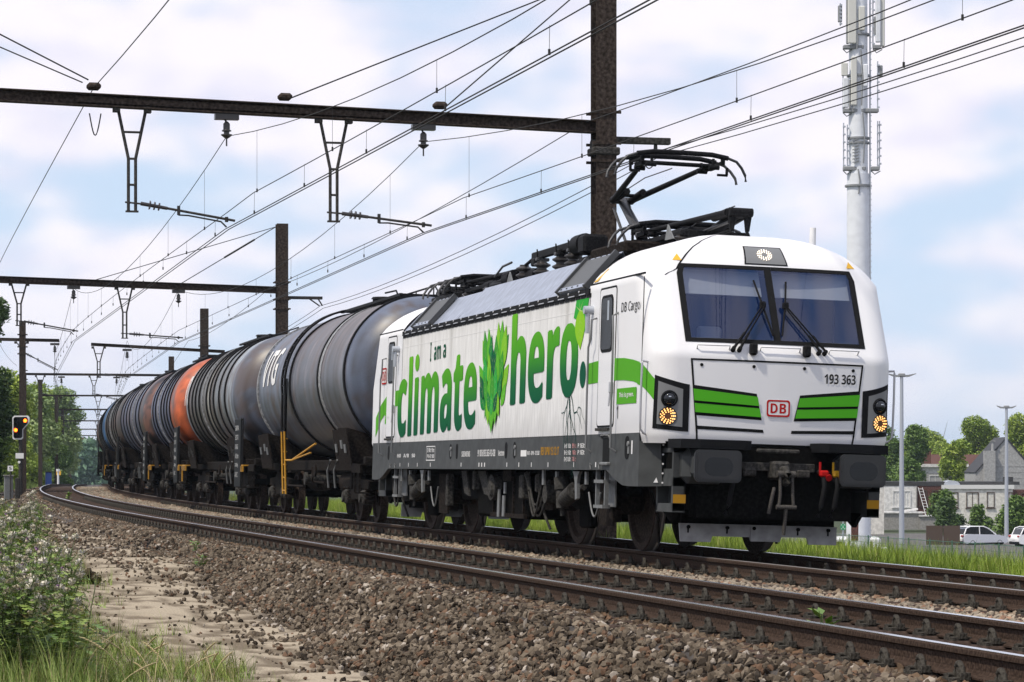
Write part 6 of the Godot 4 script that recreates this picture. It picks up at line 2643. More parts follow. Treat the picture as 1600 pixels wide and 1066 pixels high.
func portal(label: String, t: float, right: float, left: float, yr: float, yl: float, posts: Array, tracks: Array, detail: bool) -> Node3D:
	var root := thing("catenary_portal", label, "catenary gantry", along(t, right, 0), "gantries that carry the overhead wires")
	var o := -along(t, right, 0)
	var hold := Node3D.new()
	var bs := track_basis(t)
	var b := MB.new()
	for q in posts:
		b = MB.new()
		h_post(b, t, q[0], q[1], q[2], q[3])
		var ms := part("mast", b, M.mast, root, true)
		b = MB.new()
		var p := along(t, q[0], yr)
		for dy: float in [0.26, -0.30, -0.62]:
			for s: float in [1.0, -1.0]:
				b.box(p + Vector3(0, dy, 0) + bs.x * (q[3] * 0.5 + 0.012) * s, Vector3(0.03, 0.05, q[3] + 0.16), bs)
		fittings("clamp_bands", b, M.mast, ms)
	b = MB.new()
	var p0 := along(t, right, yr)
	var p1 := along(t, left, yl)
	var c := (p0 + p1) * 0.5
	var dz := (p1 - p0).normalized()
	var up := Vector3.UP - dz * Vector3.UP.dot(dz)
	var bb := Basis(up.cross(dz).normalized(), up.normalized(), dz)
	var ln := (p1 - p0).length()
	var th := 1.0 if t < 60.0 else 0.62
	for s: float in [1.0, -1.0]:
		b.box(c + bb.y * 0.10 * s * th, Vector3(0.24 * th, 0.02, ln), bb)
	b.box(c, Vector3(0.02, 0.18 * th, ln), bb)
	b.box(c + bb.x * 0.06, Vector3(0.012, 0.10, ln * 0.42), bb)
	part("beam", b, M.mast, root, true)
	for tr in tracks:
		var yb := lerpf(yr, yl, (tr.v - right) / (left - right))
		if tr.v > -90.0:
			hanger(root, t, tr.v, yb, tr.low, tr.wire, tr.y, 1.0)
		if detail:
			carrier_insulator(root, t, tr.wire, lerpf(yr, yl, (tr.wire - right) / (left - right)) - 0.13)
	for ch in root.get_children():
		if ch is Node3D:
			ch.position += o
	return root


func wire(label: String, pts: Array, r: float, called := "overhead_wire", group := "wires over the tracks") -> MeshInstance3D:
	var b := MB.new()
	b.tube(pts, r, 5)
	var o := part(called, b, M.wire, self)
	tag(o, label, "wire", group)
	return o


const SPANS := [-37.0, 8.9, 51.8, 90.0, 136.0, 192.75, 236.0, 286.0, 336.0, 386.0]


func carrier_y(u: float, top: float, sag: float) -> float:
	return top - sag * 4.0 * u * (1.0 - u)


func build_overhead() -> void:
	var tr2 := {"v": 5.55, "low": 5.50, "wire": 3.9, "y": 5.22}
	var tr1 := {"v": 2.0, "low": 5.40, "wire": 0.38, "y": 5.20}
	var a := portal("tall dark steel mast and long beam standing right behind the locomotive", 8.9, -2.95, 10.4, 7.19, 7.50, [[-2.95, -0.6, 10.0, 0.38], [10.2, -0.9, 10.0, 0.38]], [tr2, tr1], true)
	var b := MB.new()
	var o := -a.position
	b.cbox(along(8.9, -3.55, 6.97) + o, Vector3(0.14, 0.12, 1.3), 0.01)
	b.cyl(along(8.9, -3.93, 6.97) + o, along(8.9, -3.93, 6.80) + o, 0.03, 0.04, 6)
	part("side_bracket", b, M.mast_grey, a, true)
	b = MB.new()
	b.cyl(along(8.9, -2.72, 6.86) + o, along(8.9, -3.15, 6.86) + o, 0.12, 0.12, 10)
	b.cbox(along(8.9, -2.95, 6.75) + o, Vector3(0.46, 0.14, 0.5), 0.02)
	part("clamp", b, M.mast_grey, a, true)
	for l: float in [6.21, 2.87, 0.08]:
		b = MB.new()
		b.cbox(along(8.9, l, 7.43) + o + Vector3(0, (l + 2.9) * 0.023, 0), Vector3(0.24, 0.12, 0.24), 0.04)
		part("anchor_box", b, M.mast, a, true)
	for l: float in [2.87, 0.08]:
		b = MB.new()
		b.tube([along(8.9, l - 0.12, 7.42 + (l + 2.9) * 0.023) + o, along(8.9, -2.8, 9.9) + o], 0.014, 6)
		part("stay", b, M.wire, a, true)
	b = MB.new()
	b.tube([along(8.9, 6.3, 7.55 + 0.2) + o, along(8.9, 10.1, 9.6) + o], 0.014, 6)
	part("stay", b, M.wire, a, true)
	b = MB.new()
	var lp := []
	for i in 11:
		lp.append(along(8.9 + 0.05, 6.28 - i * 0.02, 7.18 - sin(PI * i / 10.0) * 0.38) + o)
	b.tube(lp, 0.012, 5)
	part("wire_loop", b, M.wire, a, true)
	var bq := portal("dark steel mast with its beam standing behind the first two tank wagons", 51.8, -3.1, 9.4, 6.86, 7.18, [[-3.1, -0.6, 9.05, 0.38], [9.2, -0.9, 9.05, 0.38]], [{"v": 5.45, "low": 5.62, "wire": 3.7, "y": 5.3}, {"v": 2.05, "low": 5.24, "wire": 0.3, "y": 5.1}], true)
	b = MB.new()
	o = -bq.position
	b.cbox(along(51.8, -3.7, 6.62) + o, Vector3(0.12, 0.10, 1.5), 0.01)
	b.tube([along(51.8, -4.0, 6.6) + o, along(51.8, -4.35, 6.36) + o], 0.025, 6)
	b.tube([along(51.8, -4.3, 6.6) + o, along(51.8, -4.45, 6.36) + o], 0.025, 6)
	part("side_bracket", b, M.mast_grey, bq, true)
	b = MB.new()
	b.tube([along(51.8, -2.9, 8.95) + o, along(51.8, 0.2, 7.05) + o], 0.016, 6)
	b.cyl(along(51.8, -2.2, 8.52) + o, along(51.8, -1.2, 7.91) + o, 0.035, 0.035, 6)
	b.tube([along(51.8, -2.9, 8.95) + o, along(51.8, 3.0, 7.12) + o], 0.014, 6)
	part("stay", b, M.wire, bq, true)
	portal("steel mast with a short cross arm standing behind the third tank wagon", 90.0, -4.3, 1.85, 6.36, 6.66, [[-3.35, -0.6, 8.35, 0.38]], [{"v": 1.5, "low": 5.14, "wire": 0.2, "y": 5.0}], true)
	portal("mast with a short cross arm among the trees on the left, behind the signal", 89.5, 3.3, 7.6, 6.80, 6.86, [[4.96, -0.6, 7.65, 0.30]], [{"v": 5.0, "low": 6.1, "wire": 3.5, "y": 5.35}], true)
	portal("beam spanning both tracks beyond the mast by the signal", 136.0, -3.4, 6.1, 6.82, 6.86, [[-3.2, -0.6, 8.0, 0.34], [5.9, -0.6, 6.9, 0.30]], [{"v": 1.6, "low": 5.5, "wire": 0.2, "y": 5.15}, {"v": 4.9, "low": 5.5, "wire": 3.6, "y": 5.25}], true)
	var labels := ["thin mast and beam beyond the nearest trees on the left", "second thin mast and beam into the distance", "third thin mast and beam into the distance", "fourth thin mast and beam, nearly lost in the distance", "farthest mast and beam over the vanishing tracks"]
	for i in 5:
		var t: float = SPANS[5 + i]
		var l := 6.0 if i == 0 else 5.3
		portal(labels[i], t, -3.3, l, 7.3, 7.3, [[-3.3, -0.6, 8.4, 0.34], [l, -0.8, 8.6, 0.34]], [{"v": 1.3, "low": 5.6, "wire": 0.2, "y": 5.2}, {"v": 4.6, "low": 5.6, "wire": 3.6, "y": 5.2}], false)

	# wires of the two tracks
	var stag := [[-0.8, 0.38, 0.3, 0.2, 0.2, 0.2, 0.2, 0.2, 0.2, 0.2], [3.3, 3.9, 3.7, 3.5, 3.6, 3.6, 3.6, 3.6, 3.6, 3.6]]
	for k in 2:
		var word := "over the train's track" if k == 0 else "over the near track"
		for pair: float in [-0.035, 0.035]:
			var pts := []
			for i in SPANS.size():
				pts.append(along(SPANS[i], stag[k][i] + pair, 5.21 - (0.1 if i > 1 else 0.0)))
			var fine := []
			for i in pts.size() - 1:
				for j in 4:
					fine.append(pts[i].lerp(pts[i + 1], j / 4.0))
			wire("%s of the twin contact wires %s" % ["left" if pair > 0 else "right", word], fine, 0.0085, "contact_wire")
		var car := []
		var aux := []
		var dr := []
		for i in SPANS.size() - 1:
			var top0 := 6.82 if i > 0 else 6.75
			for j in 16:
				var u := j / 16.0
				var t := lerpf(SPANS[i], SPANS[i + 1], u)
				var l := lerpf(stag[k][i], stag[k][i + 1], u)
				car.append(along(t, l, carrier_y(u, 6.84, 1.05)))
				aux.append(along(t, l, 5.60 - 0.10 * 4.0 * u * (1.0 - u) - (0.1 if i > 0 else 0.0)))
			if i < 4:
				for j in 7:
					var u := (j + 0.5) / 7.0
					var t := lerpf(SPANS[i], SPANS[i + 1], u)
					var l := lerpf(stag[k][i], stag[k][i + 1], u)
					var q0 := along(t, l, carrier_y(u, 6.84, 1.05))
					var q1 := along(t, l, 5.60 - 0.10 * 4.0 * u * (1.0 - u) - (0.1 if i > 0 else 0.0))
					dr.append([q0, q1])
				for j in 10:
					var u := (j + 0.3) / 10.0
					var t := lerpf(SPANS[i], SPANS[i + 1], u)
					var l := lerpf(stag[k][i], stag[k][i + 1], u)
					var y := 5.60 - 0.10 * 4.0 * u * (1.0 - u) - (0.1 if i > 0 else 0.0)
					dr.append([along(t, l + 0.03, y), along(t, l + 0.035, 5.22 - (0.1 * u if i == 1 else (0.1 if i > 1 else 0.0)))])
		var cw := wire("sagging main carrier wire with thin droppers " + word, car, 0.0075, "carrier_wire")
		for q in dr:
			var b2 := MB.new()
			b2.cyl(q[0], q[1], 0.0028, 0.0028, 4, false)
			b2.cyl(q[1] + Vector3(0, 0.04, 0), q[1] - Vector3(0, 0.02, 0), 0.014, 0.014, 5)
			part("dropper", b2, M.wire, cw, true)
		wire("auxiliary carrier wire just above the contact wires " + word, aux, 0.0075, "auxiliary_wire")
	# feeders along the masts
	for q in [[6.21, 7.62, "feeder wire that runs along the left end of the beams"], [-2.62, 7.28, "feeder wire fastened to the near side of the tall masts"], [-3.93, 6.78, "feeder wire hung from the side brackets of the tall masts"], [-4.02, 6.70, "second feeder wire hung from the side brackets"]]:
		var pts := []
		for i in 4:
			for j in 10:
				var u := j / 10.0
				var t := lerpf(SPANS[i], SPANS[i + 1], u)
				var l: float = q[0] - (0.45 * clampf((t - 8.9) / 42.9, 0.0, 1.0) if q[0] < -3.0 else 0.0)
				var y: float = q[1] - (0.42 * clampf((t - 8.9) / 42.9, 0.0, 1.0) if q[0] < 0.0 else 0.3 * clampf((t - 8.9) / 42.9, 0.0, 1.0))
				pts.append(along(t, l, carrier_y(u, y, 0.35)))
		wire(q[2], pts, 0.009, "feeder_wire")
	# anchor wires of the ended sections, crossing from mast to mast
	wire("thin wire slanting up to the left of the long beam", [along(8.9, 6.4, 7.7), along(9.0, 10.1, 9.2)], 0.012, "anchor_wire")


# ---------------------------------------------------------------- what stands beyond the embankment
const AWAY := Basis(Vector3(0.2378, 0, -0.9713), Vector3(0, 1, 0), Vector3(0.9713, 0, 0.2378))


func window_unit(root: Node3D, x: float, y: float, w: float, h: float, z: float, frame: Material, bars := 1) -> void:
	var b := MB.new()
	for s: float in [1.0, -1.0]:
		b.box(Vector3(x + s * (w * 0.5 + 0.03), y, z + 0.02), Vector3(0.08, h + 0.16, 0.10))
		b.box(Vector3(x, y + s * (h * 0.5 + 0.03), z + 0.02), Vector3(w, 0.08, 0.10))
	for i in bars:
		b.box(Vector3(x + w * ((i + 1.0) / (bars + 1.0) - 0.5), y, z + 0.01), Vector3(0.06, h, 0.05))
	b.box(Vector3(x, y - h * 0.5 - 0.12, z + 0.05), Vector3(w + 0.3, 0.07, 0.18))
	var f := part("window", b, frame, root, true)
	b = MB.new()
	b.box(Vector3(x, y, z - 0.02), Vector3(w, h, 0.03))
	part("pane", b, M.window_dark, f, true)


func house_root(called: String, label: String, at: Vector3, turn := 0.0) -> Node3D:
	var h := thing(called, label, "house", at)
	h.basis = AWAY * Basis(Vector3.UP, turn)
	return h


func build_background() -> void:
	tower()
	lamp_post("taller street lamp with two arms right of the locomotive", Vector3(-119.65, -4.0, -52.74), 10.5, 1.75)
	lamp_post("street lamp with two arms near the right edge, beyond the parked car", Vector3(-159.95, -4.9, -77.36), 10.4, 1.5)
	houses()
	fence()
	car_park()
	turbine("wind turbine standing far off above the flat roofs", Vector3(-3699.0, -5.0, -1538.6), 42.0, 27.0, 0.25)
	turbine("fainter wind turbine low on the horizon", Vector3(-4810.4, -5.0, -2045.0), 24.0, 30.0, 0.9)
	var rt := [["dense green tree left of the tall street lamp", Vector3(-272.0, -5.0, -109.5), 11.0, 4.2, 0], ["dark green poplar between the street lamp and the brick chimney", Vector3(-255.0, -5.0, -107.6), 10.6, 2.4, 0], ["rounded tree behind the white house", Vector3(-262.0, -5.0, -107.5), 9.0, 3.6, 0], ["light green tree left of the gable house, behind the flat roofs", Vector3(-330.0, -5.0, -140.5), 9.8, 5.4, 2], ["yellow green tree rising beside the grey gable house", Vector3(-300.0, -5.0, -135.2), 11.4, 4.0, 2], ["light green tree right behind the gable roof", Vector3(-290.0, -5.0, -137.6), 11.6, 4.4, 2], ["leafy tree between the brick chimney and the grey gable", Vector3(-246.0, -5.0, -109.0), 8.4, 2.2, 2], ["small tree right behind the ladder and the brick house", Vector3(-232.0, -5.0, -98.2), 6.4, 1.8, 0], ["tree just behind the right buffer of the locomotive", Vector3(-268.0, -5.0, -104.6), 9.8, 3.4, 0]]
	for q in rt:
		tree(q[0], q[1], q[2], q[3], q[4], 0.22, "trees behind the houses")


func tower() -> void:
	var root := thing("telecom_mast", "tall white tubular mast with antennas and a ladder behind the locomotive", "telecom mast", Vector3(-101.4, -4.3, -43.0))
	root.basis = AWAY
	var b := MB.new()
	b.cyl(Vector3.ZERO, Vector3(0, 21.0, 0), 0.64, 0.60, 32)
	b.cyl(Vector3(0, 21.0, 0), Vector3(0, 34.0, 0), 0.52, 0.48, 32)
	part("tube", b, M.tower, root, true)
	b = MB.new()
	for y: float in [20.3, 22.6, 22.85, 26.2, 28.4]:
		b.cyl(Vector3(0, y, 0), Vector3(0, y + 0.10, 0), 0.72 if y < 21 else 0.62, 0.72 if y < 21 else 0.62, 32)
		b.mark()
	part("ring", b, M.tower_grey, root)
	b = MB.new()
	for s: float in [-0.17, 0.17]:
		b.tube([Vector3(0.60, 1.5, 0.28 + s), Vector3(0.60, 34.0, 0.28 + s)], 0.025, 5)
	var y := 1.6
	while y < 33.0:
		b.cyl(Vector3(0.60, y, 0.11), Vector3(0.60, y, 0.45), 0.014, 0.014, 4)
		b.box(Vector3(0.66, y, 0.28), Vector3(0.04, 0.05, 0.05))
		y += 0.3
	part("ladder", b, M.galv, root, true)
	b = MB.new()
	b.box(Vector3(-0.2, 1.9, 0.60), Vector3(0.5, 1.1, 0.06))
	part("notice", b, M.brick_red, root)
	# platforms with their antennas: height, then things [right, towards the camera, low, high, width, depth, material]
	for q in [[21.25, -0.85, 0.35], [21.25, 0.65, 1.1], [24.35, -0.85, 1.05], [27.75, -0.85, 0.25], [27.75, 0.75, 1.15]]:
		b = MB.new()
		b.cbox(Vector3((q[1] + q[2]) * 0.5, q[0], 0.30), Vector3(q[2] - q[1], 0.22, 0.4), 0.04)
		b.tube([Vector3(q[1], q[0] - 0.1, 0.3), Vector3(q[1] + 0.2, q[0] - 0.3, 0.3), Vector3(q[1] + 0.5, q[0] - 0.12, 0.3)], 0.03, 5)
		part("platform", b, M.tower_grey, root, true)
	for q in [[-0.40, 0.62, 27.9, 30.6, 0.46, 0.16, "antenna"], [-0.62, 0.45, 27.9, 30.4, 0.16, 0.2, "tower_grey"], [0.12, 0.62, 28.6, 29.9, 0.34, 0.14, "antenna"], [1.28, 0.2, 27.8, 30.5, 0.22, 0.3, "antenna"], [1.02, 0.35, 28.0, 30.4, 0.26, 0.24, "tower"], [0.85, 0.35, 28.4, 29.4, 0.12, 0.14, "tower_grey"], [-1.0, 0.2, 29.1, 30.0, 0.22, 0.2, "tower_grey"],
			[-0.30, 0.62, 24.6, 27.2, 0.32, 0.16, "antenna"], [-0.78, 0.4, 26.2, 26.9, 0.34, 0.2, "antenna"], [-0.72, 0.4, 24.5, 26.1, 0.3, 0.2, "tower"], [0.32, 0.6, 25.6, 26.8, 0.26, 0.16, "tower"], [1.15, 0.2, 26.2, 26.8, 0.26, 0.2, "tower_grey"], [-0.5, 0.5, 24.4, 26.0, 0.12, 0.12, "tower_grey"]]:
		b = MB.new()
		b.cbox(Vector3(q[0], (q[2] + q[3]) * 0.5, q[1]), Vector3(q[4], q[3] - q[2], q[5]), 0.04)
		part("antenna_panel", b, M[q[6]], root, true)
	for q in [[-0.82, 21.2, 23.7], [-0.62, 21.2, 23.6], [1.0, 21.2, 23.8], [1.1, 21.3, 23.8], [1.0, 24.3, 27.0], [-0.85, 24.3, 26.9], [-1.0, 28.9, 30.1], [0.75, 27.7, 30.4]]:
		b = MB.new()
		b.cyl(Vector3(q[0], q[1], 0.32), Vector3(q[0], q[2], 0.32), 0.035, 0.035, 6)
		for k in 6:
			b.box(Vector3(q[0] + 0.03, lerpf(q[1], q[2], (k + 0.5) / 6.0), 0.36), Vector3(0.14, 0.09, 0.08))
		part("antenna_pole", b, M.galv, root, true)
	b = MB.new()
	for k in 8:
		b.box(Vector3(-0.2, 21.6 + k * 0.17, 0.56), Vector3(0.36, 0.05, 0.08), Basis(Vector3.BACK, 0.25))
	part("cable_bracket", b, M.tower_grey, root, true)
	b = MB.new()
	for q in [[0.1, 24.6, 27.6], [-0.15, 27.6, 28.6], [0.2, 21.5, 24.2], [-0.05, 19.9, 21.2]]:
		b.tube([Vector3(q[0], q[1], 0.62), Vector3(q[0] + 0.06, (q[1] + q[2]) / 2, 0.66), Vector3(q[0] - 0.03, q[2], 0.60)], 0.04, 5)
	part("cable", b, M.tower_grey, root)


func lamp_post(label: String, at: Vector3, h: float, span: float) -> void:
	var root := thing("street_lamp", label, "street lamp", at, "street lamps on the car park")
	root.basis = AWAY
	var b := MB.new()
	b.cyl(Vector3.ZERO, Vector3(0, h, 0), 0.17, 0.10, 14)
	part("post", b, M.galv, root, true)
	b = MB.new()
	b.cbox(Vector3(0, h + 0.06, 0), Vector3(0.42, 0.22, 0.3), 0.05)
	part("head", b, M.tower_grey, root, true)
	for s: float in [1.0, -1.0]:
		b = MB.new()
		b.prism(Vector3(0, h, -0.12), Basis.IDENTITY, PackedVector2Array([Vector2(0.15 * s, -0.06), Vector2(0.45 * s, -0.05), Vector2(span * 0.5 * s, 0.13), Vector2(span * 0.5 * s, 0.17), Vector2(0.42 * s, 0.08), Vector2(0.15 * s, 0.06)]), 0.24)
		part("lamp_arm", b, M.tower_grey, root, true)


func turbine(label: String, at: Vector3, hub: float, blade: float, turn: float) -> void:
	var root := thing("wind_turbine", label, "wind turbine", at, "wind turbines on the horizon")
	root.basis = AWAY
	var b := MB.new()
	b.cyl(Vector3.ZERO, Vector3(0, hub, 0), 1.1, 0.8, 10)
	part("tower", b, M.concrete, root, true)
	for k in 3:
		b = MB.new()
		var a := turn + TAU * k / 3.0
		var d := Vector3(sin(a), cos(a), 0)
		b.cyl(Vector3(0, hub, 1.5), Vector3(0, hub, 1.5) + d * blade, 0.8, 0.25, 6)
		part("blade", b, M.concrete, root, true)


func houses() -> void:
	var at := Vector3(-210.5, -4.8, -93.7)
	# white rear house on the left
	var h := house_root("terraced_house", "white rendered house end with two narrow windows left of the brick house", at)
	var b := MB.new()
	b.box(Vector3(-4.6, 1.95, -4.0), Vector3(3.06, 3.9, 8.0))
	part("wall", b, M.render_white, h, true)
	b = MB.new()
	b.box(Vector3(-4.6, 4.12, -4.0), Vector3(3.2, 0.40, 8.1))
	part("roof", b, M.roof_black, h, true)
	for x: float in [-5.05, -4.0]:
		window_unit(h, x, 2.65, 0.55, 1.45, 0.0, M.window_white, 1)
	b = MB.new()
	b.cyl(Vector3(-3.1, 0.4, 0.08), Vector3(-3.1, 3.9, 0.08), 0.06, 0.06, 6)
	part("drain_pipe", b, M.concrete, h, true)
	# brick
	h = house_root("brick_house", "narrow red brick house with two windows and a leaning ladder", at)
	b = MB.new()
	b.box(Vector3(-1.85, 1.95, -4.05), Vector3(2.42, 3.9, 8.0))
	part("wall", b, M.brick_red, h, true)
	b = MB.new()
	b.box(Vector3(-1.85, 4.10, -4.05), Vector3(2.42, 0.38, 8.1))
	part("roof", b, M.roof_black, h, true)
	for x: float in [-2.45, -1.3]:
		window_unit(h, x, 2.75, 0.55, 1.35, -0.06, M.window_brown, 0)
	var ld := thing("ladder", "white ladder leaning on the red brick house", "ladder", at)
	ld.basis = AWAY
	b = MB.new()
	for s: float in [-0.2, 0.2]:
		b.tube([Vector3(-2.05 + s, 0.7, 0.9), Vector3(-2.75 + s, 3.75, 0.05)], 0.035, 5)
	part("rail", b, M.sign_white, ld)
	b = MB.new()
	for i in 11:
		var t := (i + 0.5) / 11.0
		b.cyl(Vector3(lerpf(-2.05, -2.75, t) - 0.2, lerpf(0.7, 3.75, t), lerpf(0.9, 0.05, t)), Vector3(lerpf(-2.05, -2.75, t) + 0.2, lerpf(0.7, 3.75, t), lerpf(0.9, 0.05, t)), 0.025, 0.025, 5)
		b.mark()
	part("rung", b, M.sign_white, ld, true)
	# pale house
	h = house_root("terraced_house", "long cream rendered house with white fascia and brown windows behind the bushes", at)
	b = MB.new()
	b.box(Vector3(2.75, 1.8, -4.0), Vector3(6.75, 3.6, 8.0))
	part("wall", b, M.render_pale, h, true)
	b = MB.new()
	b.box(Vector3(2.75, 3.80, -3.95), Vector3(6.95, 0.38, 8.2))
	part("fascia", b, M.window_white, h, true)
	b = MB.new()
	b.box(Vector3(3.2, 4.15, -4.4), Vector3(7.4, 0.30, 7.4))
	part("roof", b, M.roof_black, h, true)
	b = MB.new()
	var arc := PackedVector2Array()
	for i in 13:
		arc.append(Vector2(0.35 + cos(PI * i / 12.0) * 0.75, 4.0 + sin(PI * i / 12.0) * 0.42))
	b.prism(Vector3(0, 0, -2.4), Basis.IDENTITY, arc, 2.2)
	part("roof_light", b, M.galv, h, true)
	for q in [[0.55, 0.55, 0], [2.25, 1.05, 1], [4.0, 0.6, 0], [5.75, 0.55, 1]]:
		window_unit(h, q[0], 2.55, q[1], 1.35, 0.0, M.window_brown, q[2])
	b = MB.new()
	b.box(Vector3(6.2, 4.5, -3.0), Vector3(0.9, 0.5, 0.6))
	part("chimney", b, M.roof_black, h, true)
	h = house_root("brick_house", "brick wall at the right edge, next to the cream house", at)
	b = MB.new()
	b.box(Vector3(7.6, 1.75, -4.2), Vector3(2.9, 3.5, 8.0))
	part("wall", b, M.brick_red, h, true)
	window_unit(h, 7.3, 2.5, 0.6, 1.3, -0.2, M.window_brown, 1)
	# beige gable wall behind the buffer
	h = house_root("garden_wall", "tall beige wall just right of the locomotive's right buffer", Vector3(-185.9, -4.8, -76.7))
	h.set_meta("category", "wall")
	b = MB.new()
	b.box(Vector3(-0.1, 2.0, 0), Vector3(1.6, 4.1, 0.4))
	part("wall", b, M.render_pale, h, true)
	b = MB.new()
	b.box(Vector3(-0.1, 4.09, 0), Vector3(1.7, 0.08, 0.5))
	part("coping", b, M.concrete, h, true)
	# low sheds in front
	h = house_root("shed", "low pale sheds with flat roofs below the white house", Vector3(-200.0, -4.8, -86.5))
	h.set_meta("category", "shed")
	b = MB.new()
	b.box(Vector3(-2.2, 0.75, 0), Vector3(4.6, 1.5, 2.0))
	b.box(Vector3(1.0, 0.6, 0.2), Vector3(2.4, 1.2, 2.0))
	part("wall", b, M.concrete, h, true)
	b = MB.new()
	b.box(Vector3(-2.2, 1.56, 0), Vector3(4.9, 0.12, 2.3))
	b.box(Vector3(1.0, 1.26, 0.2), Vector3(2.6, 0.10, 2.3))
	b.box(Vector3(-1.0, 1.75, -0.3), Vector3(1.6, 0.16, 0.8), Basis(Vector3.BACK, 0.15))
	part("roof", b, M.render_white, h, true)
	# grey gable house
	h = house_root("gable_house", "grey clad gable house with dark tiled roof and a chimney on its slope", Vector3(-231.6, -5.0, -108.4), 0.0)
	b = MB.new()
	b.prism(Vector3(0, 0, -7.0), Basis.IDENTITY, PackedVector2Array([Vector2(-2.75, 0), Vector2(2.9, 0), Vector2(2.9, 6.0), Vector2(0.45, 8.9), Vector2(-2.75, 5.3)]), 7.0)
	part("wall", b, M.render_grey, h, true)
	b = MB.new()
	b.box(Vector3(-1.15, 7.13, -3.5), Vector3(4.95, 0.14, 7.2), Basis(Vector3.BACK, 0.845))
	b.box(Vector3(1.95, 7.2, -3.5), Vector3(4.1, 0.14, 7.2), Basis(Vector3.BACK, -0.86))
	part("roof", b, M.roof_tile, h, true)
	b = MB.new()
	b.box(Vector3(-1.35, 3.8, 0.35), Vector3(1.15, 7.6, 0.7))
	b.cyl(Vector3(-1.0, 7.6, 0.3), Vector3(-1.0, 8.6, 0.3), 0.14, 0.14, 8)
	b.box(Vector3(-1.0, 8.6, 0.3), Vector3(0.5, 0.08, 0.4))
	part("chimney", b, M.render_grey, h, true)
	b = MB.new()
	for i in 8:
		b.box(Vector3(0.6, 1.6 + i * 0.62, 0.012), Vector3(4.4 - maxf(0.0, i - 5.0) * 0.5, 0.02, 0.02))
	fittings("cladding_joint", b, M.concrete, h)
	# flat roofed house further back
	h = house_root("flat_roofed_house", "dark flat roofed house with pale roof edge and brick chimney, farther back", Vector3(-259.2, -5.2, -113.4))
	b = MB.new()
	b.box(Vector3(0, 2.7, -4), Vector3(5.0, 5.4, 8))
	part("wall", b, M.render_grey, h, true)
	b = MB.new()
	b.box(Vector3(0, 6.25, -4), Vector3(5.6, 0.36, 8.6))
	b.box(Vector3(0, 5.75, -4.1), Vector3(4.9, 0.7, 8))
	part("roof", b, M.render_white, h, true)
	b = MB.new()
	b.box(Vector3(-1.6, 7.2, -3), Vector3(1.0, 1.7, 1.0))
	b.box(Vector3(-1.6, 8.1, -3), Vector3(1.15, 0.12, 1.15))
	part("chimney", b, M.brick_red, h, true)
	window_unit(h, -1.0, 4.6, 1.3, 0.9, 0.0, M.window_white, 1)
	h = house_root("red_roofed_house", "house with a low red brown tiled roof behind the flat roofed house", Vector3(-275.0, -5.2, -120.8))
	b = MB.new()
	b.box(Vector3(0, 3.0, -4), Vector3(8.0, 6.0, 7))
	part("wall", b, M.render_pale, h, true)
	b = MB.new()
	b.prism(Vector3(-4.2, 0, 0), Basis(Vector3(0, 0, 1), Vector3(0, 1, 0), Vector3(1, 0, 0)), PackedVector2Array([Vector2(-8.0, 5.9), Vector2(0.4, 5.9), Vector2(-3.8, 7.6)]), 8.4)
	part("roof", b, M.brick_red, h, true)


func fence() -> void:
	var root := thing("mesh_fence", "green wire mesh fence along the foot of the embankment, right of the locomotive", "fence", Vector3(-92.1, -4.2, -38.2))
	var dir := (Vector3(-79.7, 0, -38.4) - Vector3(-92.1, 0, -38.2)).normalized()
	for i in 12:
		var b := MB.new()
		var p := dir * (i * 2.5 - 3.0)
		b.box(p + Vector3(0, 0.95, 0), Vector3(0.05, 1.9, 0.05))
		part("post", b, M.fence_green, root, true)
	var b := MB.new()
	for k in 7:
		b.tube([dir * -3.0 + Vector3(0, 0.15 + k * 0.28, 0), dir * 24.5 + Vector3(0, 0.15 + k * 0.28, 0)], 0.009 if k < 6 else 0.014, 4)
	for i in 180:
		b.cyl(dir * (i * 0.152 - 3.0) + Vector3(0, 0.1, 0.01), dir * (i * 0.152 - 3.0) + Vector3(0, 1.83, 0.01), 0.004, 0.004, 3, false)
	stuff(part("wire_mesh", b, M.fence_green, root, true))
	var sg := thing("assembly_sign", "green sign with white arrows and figures, left of the white mast foot", "sign", Vector3(-92.2, -4.2, -38.7))
	sg.basis = AWAY
	b = MB.new()
	b.cyl(Vector3(0, 0, -0.05), Vector3(0, 2.6, -0.05), 0.04, 0.04, 8)
	part("post", b, M.galv, sg, true)
	b = MB.new()
	b.box(Vector3(0, 2.2, 0), Vector3(0.26, 0.30, 0.02))
	part("plate", b, M.sign_green, sg, true)
	b = MB.new()
	for s: float in [1.0, -1.0]:
		for t: float in [1.0, -1.0]:
			b.tri(Vector3(0.10 * s, 2.2 + 0.12 * t, 0.012), Vector3(0.10 * s, 2.2 + 0.05 * t, 0.012), Vector3(0.04 * s, 2.2 + 0.12 * t, 0.012))
	b.cyl(Vector3(0, 2.24, 0.011), Vector3(0, 2.24, 0.014), 0.02, 0.02, 8)
	b.box(Vector3(0, 2.17, 0.012), Vector3(0.04, 0.08, 0.003))
	part("symbol", b, M.sign_white, sg, true)


